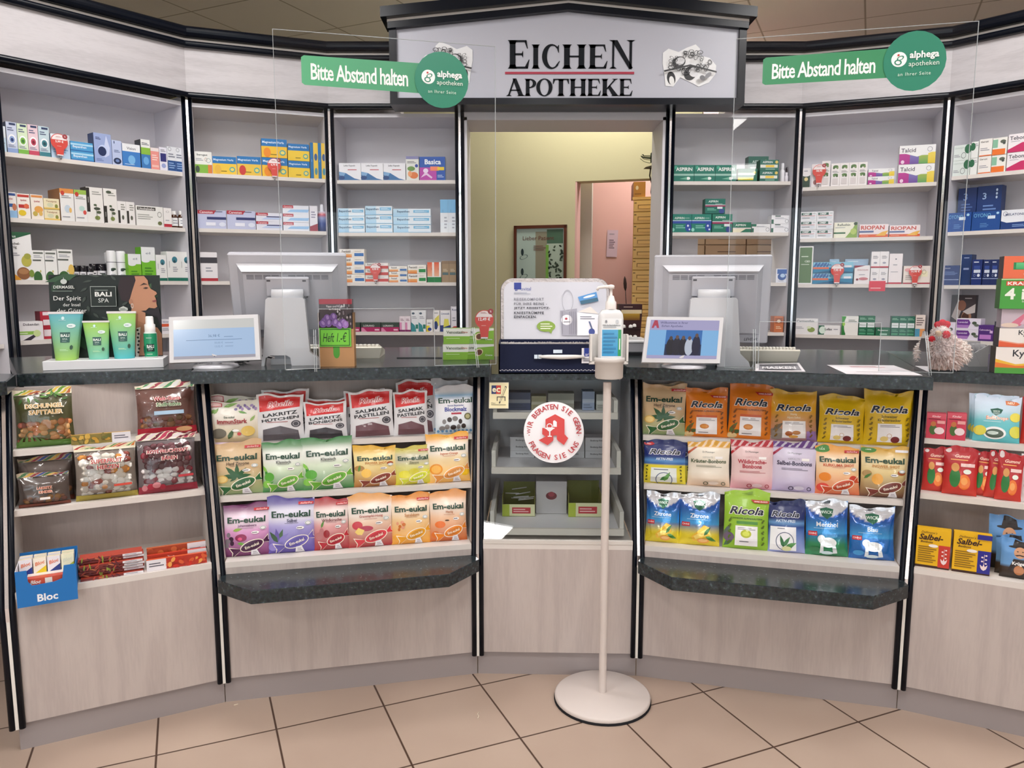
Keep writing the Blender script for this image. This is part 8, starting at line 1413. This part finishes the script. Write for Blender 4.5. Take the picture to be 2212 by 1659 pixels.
def tube_(x0, x1, xb0, xb1, yt, yb, n, c_top, c_bot, lab, k=0):
    fr = GF; u0 = fr.hit(x0, yt, n)[0]; u1 = fr.hit(x1, yt, n)[0]; v0 = fr.hit(xb0, yb, n)[0]; v1 = fr.hit(xb1, yb, n)[0]; h = fr.hit((x0 + x1) / 2, yt, n)[1] - zc_; c = (v0 + v1) / 2; rb = (v1 - v0) / 2; rt_ = (u1 - u0) / 2; ct_ = (u0 + u1) / 2 - c
    root = empty('cream_tube', tuple(fr.pt(c, n + .012, zc_ + .0006)), fr.a); seg = 28; N_ = 14
    prof = lambda t, a: (ct_ * t + (rb + (rt_ - rb) * t) * (abs(math.cos(a)) ** .85) * (1 if math.cos(a) > 0 else -1), .022 * math.sin(a) * (1 - .93 * t ** 1.3))
    mb = MB(); V = []; C = []
    for j in range(N_ + 1):
        t = j / N_
        for i in range(seg):
            x, y = prof(t, 2 * math.pi * i / seg); V.append((x, y, t * h * .965)); C.append(mix(c_bot, c_top, t))
    mb.mesh(V, [(j*seg+i, j*seg+(i+1) % seg, (j+1)*seg+(i+1) % seg, (j+1)*seg+i) for j in range(N_) for i in range(seg)], C, 0, True)
    mb.mesh(V[:seg], [tuple(range(seg-1, -1, -1))], C[:seg])
    def fn(x, y, kk):
        a = -math.pi * (1 - x) ; X, Y = prof(y, -math.acos(max(-1, min(1, (x - .5) * 2)))); return (ct_ * y + (rb + (rt_ - rb) * y) * (x - .5) * 2 * .98, -.022 * math.sqrt(max(0, 1 - ((x - .5) * 2) ** 2)) * (1 - .93 * y ** 1.3) - .0012 - .0003 * kk, y * h * .965)
    D = [('r', .33, .38, .70, .60, '2c5c54'), ('t', 'BALI', .515, .53, .32, .06, 'eaf2ee', 'Bf'), ('t', 'SPA', .515, .455, .2, .05, 'c8e0d8'), ('n', .4, .40, .63, .415, 1, 'a8c8c0'), ('e', .44, .9, .05, .035, 'd0ecf0'), ('n', .3, .85, .6, .865, 1, 'd0ecf0'), ('e', .72, .735, .15, .045, 'e8f4f4'), ('n', .62, .72, .8, .75, 1, '7090a0'), ('p', [(.72, .30), (.78, .33), (.84, .30), (.84, .25), (.78, .22), (.72, .25)], '3c5c4c'), ('n', .3, .2, .66, .24, 2, 'c8ecc0')] if k == 0 else []
    paint(mb, D, fn, rb * 2, h, grid=(16, 14)); mb.build('tube_body', [PLAST], root)
    mb = MB(); mb.box(ct_ - rt_ * 1.02, ct_ + rt_ * 1.02, -.003, .003, h * .955, h, 'ece8ea'); mb.build('crimped_end', [PLAST], root)
    mb = MB(); mb.lathe([(rb * .9, 0), (rb * .95, .001)], seg=20, col=c_bot); tag(root, lab, 'tube', 'cosmetic tubes on the white tray')
tube_(108, 178, 122, 168, 674, 775, .060, '5cb4c4', 'a0cc60', 'second blue to green cream tube hidden behind the first one', 1)
tube_(102, 174, 118, 164, 674, 777, .025, '5cb4c4', 'a4d060', 'large cream tube turning from blue to green downward, leftmost on the tray')
tube_(176, 234, 191, 234, 693.5, 774, .030, 'a0d050', '78c8b4', 'small lime cream tube between the two taller tubes')
tube_(229, 292, 246, 290, 673, 773.5, .035, 'a4d45c', '48b4bc', 'large cream tube turning from lime to turquoise downward')
u0 = GF.hit(311, 772, .03)[0]; u1 = GF.hit(340, 772, .03)[0]; h = GF.hit(325, 684, .03)[1] - zc_; r = (u1 - u0) / 2
root = empty('spray_bottle', tuple(GF.pt((u0 + u1) / 2, .03 + r, zc_ + .0006)), GF.a)
mb = MB(); mb.lathe([(r * .96, 0), (r, .002), (r, h * .58), (r * .9, h * .62)], seg=24, col='dfe8e4')
fnq = lambda x, y, k: ((r + .0006 + .0003 * k) * math.cos(-math.pi/2 + (x - .5) * 2.6), (r + .0006 + .0003 * k) * math.sin(-math.pi/2 + (x - .5) * 2.6), .004 + y * h * .56)
paint(mb, [('r', 0, 0, 1, 1, '2c9c70'), ('r', .3, .22, .74, .55, '1c3c34'), ('t', 'BALI', .52, .44, .4, .14, 'e8f0ec', 'Bf'), ('t', 'SPA', .52, .32, .28, .1, 'b8d4c8'), ('n', .3, .78, .7, .84, 1, 'b8e4d0'), ('n', .3, .08, .7, .14, 1, 'b8e4d0'), ('e', .14, .3, .12, .18, '1c6c50')], fnq, r * 2.6, h * .56, grid=(14, 1)); mb.build('bottle_body', [GLOSS], root)
mb = MB(); mb.lathe([(r * .82, h * .62), (r * .82, h * .80), (r * .62, h * .82), (r * .6, h * .97), (r * .5, h), (0, h)], seg=24, col='f0eeee'); mb.build('spray_cap', [PLAST], root)
tag(root, 'small green spray bottle with a white cap at the right end of the tray', 'bottle')
# ------------------------------------------------------------------ right worktops: papers, hen, stacks
def paper(pts, z, decs, lab, name='paper_sheet', base='efeaee', cat='paper'):
    q = [onz(x, y, z) for x, y in pts]; c = sum(q, Vector()) / 4; mb = MB()
    fn = lambda x, y, k: tuple(q[3] * (1-x) * (1-y) + q[2] * x * (1-y) + q[0] * (1-x) * y + q[1] * x * y - c + Vector((0, 0, .0003 * (k + 1))))
    V = [tuple(p - c) for p in q[::-1]]; V2 = [(x, y, z_ + .0006) for x, y, z_ in V]; mb.mesh(V + V2, [(3, 2, 1, 0), (4, 5, 6, 7), (0, 1, 5, 4), (1, 2, 6, 5), (2, 3, 7, 6), (3, 0, 4, 7)], base)
    if mb.v: pass
    paint(mb, decs, lambda x, y, k: (lambda p: (p[0], p[1], p[2] + .0006))(fn(x, y, k)), .3, .2); o = mb.build(name, [CARD], None, tuple(c)); tag(o, lab, cat); return o
paper([(1786, 788.5), (1931, 789.5), (1993, 811), (1828, 808)], ZT + .0003, [('n', .28, .72, .78, .86, 2, 'c86878'), ('n', .2, .2, .8, .26, 1, 'c8c0c8')], 'white paper sheet with a red line lying on the right worktop')
paper([(1632, 786), (1726, 784), (1740, 803), (1630, 801.5)], ZT + .0006, [('r', .08, .1, .94, .9, '8a8890'), ('t', 'MASKEN', .5, .4, .7, .3, 'f0eef0', 'Bf'), ('r', .1, .62, .9, .8, '55535c'), ('r', .2, .12, .8, .2, '3c3a42')], 'grey black and white leaflet lying right of the right cash terminal', 'leaflet')
# plush hen
hc = onz(2046, 803, ZT); hs = 43 / 1648 * (hc.y * .99 + .035)
root = empty('plush_hen', (hc.x, hc.y + .045, ZT), R(-10)); r_ = random.Random(11)
def fur(mb, c, rx, ry, rz, col, n, l, seed):
    rr = random.Random(seed); V = []; nu, nv = 22, 14
    for j in range(nv + 1):
        for i in range(nu):
            th = math.pi * j / nv; ph_ = 2 * math.pi * i / nu; k = 1 + rr.uniform(-.05, .05)
            V.append((c[0] + rx * k * math.sin(th) * math.cos(ph_), c[1] + ry * k * math.sin(th) * math.sin(ph_), max(c[2] + rz * k * math.cos(th), .001)))
    mb.mesh(V, [(j*nu+i, (j+1)*nu+i, (j+1)*nu+(i+1) % nu, j*nu+(i+1) % nu) for j in range(nv) for i in range(nu)], col, 0, True)
    for q in range(n):
        th = math.acos(rr.uniform(-.75, 1)); ph_ = rr.uniform(0, 6.283); d = Vector((math.sin(th) * math.cos(ph_), math.sin(th) * math.sin(ph_), math.cos(th))); p = Vector((c[0] + rx * d.x, c[1] + ry * d.y, c[2] + rz * d.z))
        if p.z < .006: continue
        t = d.cross(Vector((rr.uniform(-1, 1), rr.uniform(-1, 1), rr.uniform(-1, 1)))).normalized(); b2 = d.cross(t); L_ = l * rr.uniform(.6, 1.3); w_ = l * .42; tip = p + d * L_ * .8 + Vector((0, 0, -L_ * .35)) + t * L_ * rr.uniform(-.4, .4)
        if tip.z < .001: tip.z = .001
        cc = mix(col, 'ffffff' if rr.random() < .5 else 'c8a8a0', .22); mb.mesh([tuple(p + t * w_ - d * .002), tuple(p - t * w_ * .5 + b2 * w_ * .8 - d * .002), tuple(p - t * w_ * .5 - b2 * w_ * .8 - d * .002), tuple(tip)], [(0, 1, 3), (1, 2, 3), (2, 0, 3)], cc)
mb = MB(); fur(mb, (0, 0, hs * .92), hs, hs * .8, hs * .95, 'e6d4d0', 1300, .017, 1); mb.build('fluffy_body', [FABRIC], root)
mb = MB(); fur(mb, (-hs * .12, -hs * .25, hs * 1.88), hs * .42, hs * .4, hs * .42, 'ecdeda', 260, .009, 2); mb.build('head', [FABRIC], root)
for s, nm in ((-1, 'wing'), (1, 'wing')):
    mb = MB(); fur(mb, (s * hs * .82, -hs * .25, hs * .95), hs * .42, hs * .45, hs * .58, 'e8dcd6', 220, .012, 3 + s); mb.build(nm, [FABRIC], root)
mb = MB()
for x, z, q in ((-.34, 2.34, .16), (-.12, 2.42, .19), (.1, 2.36, .17), (.02, 2.2, .18), (-.2, 2.22, .16)): fur(mb, (x * hs, -hs * .3, z * hs), q * hs, q * hs * .6, q * hs, 'd83440', 0, .01, 5)
mb.build('red_comb', [FABRIC], root)
mb = MB(); fur(mb, (-.02 * hs, -hs * .62, 1.86 * hs), .2 * hs, .12 * hs, .2 * hs, 'd83440', 0, .01, 6); mb.build('wattle', [FABRIC], root)
mb = MB(); fur(mb, (-.62 * hs, -hs * .5, 1.62 * hs), .16 * hs, .1 * hs, .15 * hs, 'd83440', 0, .01, 6); mb.build('wattle', [FABRIC], root)
mb = MB(); mb.lathe([(hs * .15, 0), (hs * .1, hs * .2), (0, hs * .34)], seg=12, col='e8c8a8'); bk = mb.build('beak', [FABRIC], root, (-hs * .34, -hs * .56, hs * 1.9), (R(70), 0, R(-40)))
tag(root, 'fluffy white plush hen with a red comb on the far right worktop', 'soft toy')
# stack of boxes at right edge
def stk(x0, yt, yb, x1, d, base, decs, lab, side, zb, n=0.0, name='counter_box', dy=0.0):
    a = onz(x0, 806, ZT); f = Fr((a.x, a.y), -20); o = f.hit(x0, (yt + yb) / 2, n)[0]; u1 = f.hit(x1, (yt + yb) / 2, n)[0]; zt = f.hit((x0 + 2212) / 2, yt, n)[1]
    o_ = link(name, boxmesh(name, u1 - o, d, zt - zb - .0006, base, decs, side), None, tuple(f.pt((o + u1) / 2, n, zb + .0004)), (0, 0, f.a)); tag(o_, lab, 'box', 'boxes stacked on the worktop at the right picture edge'); return zt
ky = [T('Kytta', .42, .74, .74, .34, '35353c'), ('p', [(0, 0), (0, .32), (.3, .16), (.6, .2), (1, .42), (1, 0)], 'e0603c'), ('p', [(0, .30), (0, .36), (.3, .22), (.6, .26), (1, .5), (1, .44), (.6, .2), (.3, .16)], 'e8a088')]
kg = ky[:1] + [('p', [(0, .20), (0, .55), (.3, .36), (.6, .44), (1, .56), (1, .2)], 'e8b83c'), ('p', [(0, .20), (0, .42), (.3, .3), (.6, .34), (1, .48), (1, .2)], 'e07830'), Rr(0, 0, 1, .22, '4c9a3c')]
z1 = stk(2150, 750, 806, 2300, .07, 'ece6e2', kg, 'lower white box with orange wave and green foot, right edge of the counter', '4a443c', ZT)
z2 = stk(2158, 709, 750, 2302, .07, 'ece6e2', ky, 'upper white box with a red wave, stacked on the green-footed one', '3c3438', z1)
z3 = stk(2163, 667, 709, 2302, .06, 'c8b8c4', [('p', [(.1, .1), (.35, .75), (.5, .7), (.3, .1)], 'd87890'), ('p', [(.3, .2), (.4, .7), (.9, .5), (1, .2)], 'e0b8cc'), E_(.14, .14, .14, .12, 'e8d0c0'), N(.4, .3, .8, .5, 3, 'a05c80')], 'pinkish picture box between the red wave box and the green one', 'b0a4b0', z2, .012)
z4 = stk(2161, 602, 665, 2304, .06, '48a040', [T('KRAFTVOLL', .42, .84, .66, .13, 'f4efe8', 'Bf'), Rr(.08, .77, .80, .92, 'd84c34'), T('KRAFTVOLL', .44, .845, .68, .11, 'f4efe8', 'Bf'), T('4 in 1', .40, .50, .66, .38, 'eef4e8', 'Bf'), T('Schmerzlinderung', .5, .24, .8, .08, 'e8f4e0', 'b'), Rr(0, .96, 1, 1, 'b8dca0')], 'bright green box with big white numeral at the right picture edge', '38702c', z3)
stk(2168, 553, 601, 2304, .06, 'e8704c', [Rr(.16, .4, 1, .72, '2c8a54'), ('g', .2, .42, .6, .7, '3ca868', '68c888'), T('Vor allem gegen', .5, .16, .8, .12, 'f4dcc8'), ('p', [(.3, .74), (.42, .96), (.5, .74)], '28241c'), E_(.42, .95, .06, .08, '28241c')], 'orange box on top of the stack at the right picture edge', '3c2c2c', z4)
# dark curved leaflet and white holder beside the hen
a = onz(2084, 792, ZT); mb = MB(); q = [(0, .075), (.012, .072), (.026, .055), (.040, .03), (.055, 0)]
V = [(x, 0, z) for x, z in q] + [(x - .01, .09, z * .9) for x, z in q]; mb.mesh(V, [(i, i+1, 6+i, 5+i) for i in range(4)], '4a484c', 0, True); mb.mesh([(x, 0, z - .001) for x, z in q] + [(x - .01, .09, z * .9 - .001) for x, z in q], [(5+i, 6+i, i+1, i) for i in range(4)], 'd8d8dc', 0, True)
o = mb.build('curved_leaflet', [CARD], None, (a.x, a.y, ZT + .001)); tag(o, 'dark leaflet bent in an arc right beside the plush hen', 'leaflet')
a, b = onz(2104, 794, ZT), onz(2152, 797, ZT); w = (b - a).length; zt = ony(2128, 741, a.y).z - ZT; root = empty('leaflet_holder', (a.x, a.y + .03, ZT))
mb = MB(); mb.box(0, w, .05, .053, 0, zt, 'd0d0d4'); mb.build('back_plate', [PLAST], root); mb = MB(); mb.prism_y([(0, 0), (w, 0), (w, zt * .9), (0, zt * .45)], 0, .003, 'c4c6ca'); mb.build('front_pocket', [PLAST], root)
for x in (.22, .5, .78): mb = MB(); mb.box(w * x, w * x + .003, .003, .05, 0, zt * .92, 'dcdce0'); mb.build('divider', [PLAST], root)
tag(root, 'pale grey leaflet holder between the dark leaflet and the box stack', 'leaflet holder')
# black bar for a dark line read as a tray or mat edge
a, b = onz(857, 774, ZT), onz(955, 774, ZT); mb = MB(); mb.box(0, b.x - a.x, 0, .012, 0, .003, '101214'); o = mb.build('black_edging', [PLAST], None, (a.x, a.y, ZT)); tag(o, 'thin black bar lying on the worktop left of the green and white boxes', 'edging')

# ------------------------------------------------------------------ back room
def wframe(fr, n, x0, y0, x1, y1): u0, z1 = fr.hit(x0, (y0 + y1) / 2, n)[0], fr.hit((x0 + x1) / 2, y0, n)[1]; u1, z0 = fr.hit(x1, (y0 + y1) / 2, n)[0], fr.hit((x0 + x1) / 2, y1, n)[1]; return u0, u1, z0, z1
u0, u1, z0, z1 = wframe(WF, 0, 1112, 487, 1225, 650); w, h = u1 - u0, z1 - z0
root = empty('framed_poster', tuple(WF.pt((u0 + u1) / 2, -.004, z0)), WF.a)
mb = MB()
for a in ((-w/2, w/2, 0, .022), (-w/2, w/2, h - .022, h), (-w/2, -w/2 + .02, 0, h), (w/2 - .02, w/2, 0, h)): mb.box(a[0], a[1], -.022, 0, a[2], a[3], '5c2c1c')
mb.build('wooden_frame', [GLOSS], root)
mb = MB(); mb.box(-w/2 + .02, w/2 - .02, -.01, -.002, .02, h - .02, 'b4c8c0')
fnw = lambda x, y, k: (-w/2 + .02 + x * (w - .04), -.0104 - .0004 * k, .02 + y * (h - .04))
dd = [('r', .40, 0, .64, .95, '94907c'), ('r', .64, .0, .98, .78, 'b4c4b4'), ('r', .64, .78, .98, .98, '4c6c58'), ('r', .62, 0, .68, .76, '7cb050'), ('t', 'Lieber Patient', .46, .86, .66, .085, '6c3c34')] + [('n', .36, .68, .62, .76, 3, '7c5c50')]
for i in range(60): dd.append(('e', r_.uniform(.68, .97), r_.uniform(.04, .76), .018, .022, r_.choice(['2c3c30', '3c4c3c', '1c2820']), r_.uniform(0, 180)))
for y in (.66, .38, .14): dd += [('e', .14, y, .03, .05, '2c3c40'), ('o', .17, y - .07, .09, .03, '3c4c50', 20, .15)]
paint(mb, dd, fnw, w - .04, h - .04); mb.build('glazed_print', [GLOSS], root); tag(root, 'red-brown framed poster hanging on the olive back room wall', 'picture')
HF = Fr(tuple(WF.pt(0, 1.0, 0).xy), -17); u0, u1, z0, z1 = wframe(HF, -.006, 1310, 497, 1333, 555)
me = boxmesh('wall_notice', u1 - u0, .002, z1 - z0, 'd8c0d0', [N(.2, .3, .75, .66, 5, '6c5c6c'), N(.2, .8, .8, .9, 1, 'b0a0b0')]); o = link('wall_notice', me, None, tuple(HF.pt((u0 + u1) / 2, -.006, z0)), (0, R(2), HF.a)); tag(o, 'pink-white printed notice taped to the pink hallway wall', 'notice')
# yellow drawer cabinet
n_ = .42; u0 = WF.hit(1366, 520, n_)[0]; z1 = WF.hit(1390, 425, n_)[1]; w = .56
root = empty('drawer_cabinet', tuple(WF.pt(u0, n_, 0)), WF.a)
mb = MB(); mb.box(0, w, .02, .45, 0, z1, 'e4bc70'); mb.build('cabinet_body', [CARD], root); mb = MB(); mb.box(-.005, w + .005, .0, .45, z1 - .02, z1, 'ecc47c'); mb.build('cabinet_top', [CARD], root)
hz = (WF.hit(1390, 430, n_)[1] - WF.hit(1390, 455.5, n_)[1]); zz = z1 - .024; k = 0
while zz - hz > .1 and k < 16:
    d = empty('drawer', (0, 0, zz - hz)); d.parent = root
    mb = MB(); mb.box(.004, w - .004, 0, .02, .003, hz - .002, 'f0cc84', bev=.003); mb.build('drawer_front', [CARD], d)
    mb = MB(); mb.box(.04, w - .04, -.006, 0, hz * .28, hz * .33, 'e4bc74'); mb.box(.04, w - .04, -.001, .0, hz * .56, hz * .61, '8c6430'); mb.box(.036, .041, -.002, 0, hz * .28, hz * .61, '9c7038'); mb.build('recessed_grip', [CARD], d)
    mb = MB(); mb.box(.010, .026, -.001, 0, hz * .72, hz * .82, '8c7040'); mb.build('label_slot', [CARD], d)
    zz -= hz; k += 1
tag(root, 'yellow wooden chest of many drawers seen through the doorway', 'drawer cabinet')
ub = WF.hit(1394, 408, n_)[0]; zt = WF.hit(1380, 392, n_)[1]
me = boxmesh('brown_carton', ub - u0, .25, zt - z1 - .001, 'b8843c', [E_(.3, .6, .12, .14, 'e8d8b8'), N(.1, .15, .8, .25, 1, '7c5420')], side='84501f'); o = link('brown_carton', me, None, tuple(WF.pt((u0 + ub) / 2, n_ + .01, z1 + .0005)), (0, 0, WF.a + R(12))); tag(o, 'brown carton standing on top of the yellow drawer cabinet', 'carton')
# dark lamp bracket with twigs and hanging cords at the right side of the opening
a = ony(1417, 346, 4.9); root = empty('twig_bundle', tuple(a)); r3 = random.Random(2)
mb = MB(); mb.box(-.03, .06, -.02, .03, -.01, .045, '1c2c20'); mb.build('dark_pot', [MATTE], root)
for i in range(9):
    mb = MB(); z = r3.uniform(-.02, .03); mb.tube([(0, 0, z * .4), (-.04, 0, z), (-.075, 0, z * .8 + .005), (-.10 + .02 * r3.random(), 0, z * .6 + .02)], .0018, 5, '5c6450' if i % 2 else '3c4434'); mb.build('twig', [MATTE], root)
tag(root, 'dark dried twigs on a bracket at the right of the passage', 'twigs')
a = ony(1418, 362, 4.9); root = empty('wall_bracket', tuple(a)); mb = MB(); mb.prism_y([(-.075, -.003), (-.02, .012), (.05, .02), (.05, -.004)], -.04, .04, '6c6a58'); mb.build('bracket_plate', [MATTE], root)
for i in range(2):
    mb = MB(); x = -.035 + .025 * i; mb.tube([(x, 0, .005), (x - .006, 0, -.05), (x + .008, 0, -.10), (x + .004 + .01 * i, 0, -.15), (x + .014, 0, -.19)], .004, 6, '2a2018'); mb.build('hanging_cord', [MATTE], root)
tag(root, 'small bracket with two dark hanging cords below the twigs', 'bracket')
# wooden drawers visible through the gap in the right unit
x0, x1 = ony(1498, 535, 4.62).x, ony(1690, 535, 4.62).x; zt = ony(1590, 505, 4.62).z; root = empty('wooden_drawer_unit', (x0, 4.62, 0)); w = x1 - x0
mb = MB(); mb.box(0, w, .02, .4, 0, zt, 'b89c7c'); mb.build('unit_body', [CARD], root)
cuts = [0, ony(1523, 535, 4.62).x - x0, ony(1612, 535, 4.62).x - x0, w]; zs_ = [zt, ony(1590, 529, 4.62).z, ony(1590, 560, 4.62).z, ony(1590, 590, 4.62).z, ony(1590, 625, 4.62).z]
for i in range(3):
    for j in range(4):
        d = empty('drawer', (cuts[i] + .003, 0, zs_[j + 1] + .002)); d.parent = root; wd2 = cuts[i + 1] - cuts[i] - .006; hd = zs_[j] - zs_[j + 1] - .004
        mb = MB(); mb.box(0, wd2, 0, .02, 0, hd, mix('d0b494', 'b89070', .2 * ((i + j) % 3)), bev=.002); mb.build('drawer_front', [CARD], d)
        if wd2 > .1: mb = MB(); mb.box(wd2 * .3, wd2 * .75, -.002, 0, hd * .5, hd * .55, '6c4c34'); mb.build('grip_slot', [CARD], d)
tag(root, 'pale wooden drawer unit visible through the gap above the right terminal', 'drawer unit')
# crumbs on the floor
for i, (x, y) in enumerate(((1032, 1552), (505, 1523))):
    p = onz(x, y, .001); mb = MB(); mb.tube([(0, 0, .0015), (.003, .012, .0015), (-.002, .024, .0015), (.002, .034, .0015)] if i == 0 else [(0, 0, .001), (.012, .006, .001)], .0014, 6, 'e8dcc8'); o = mb.build('floor_scrap', [MATTE], None, (p.x, p.y, 0)); tag(o, ('tiny white scrap lying on a middle floor tile', 'tiny white scrap lying at the foot of the left plinth')[i], 'scrap')
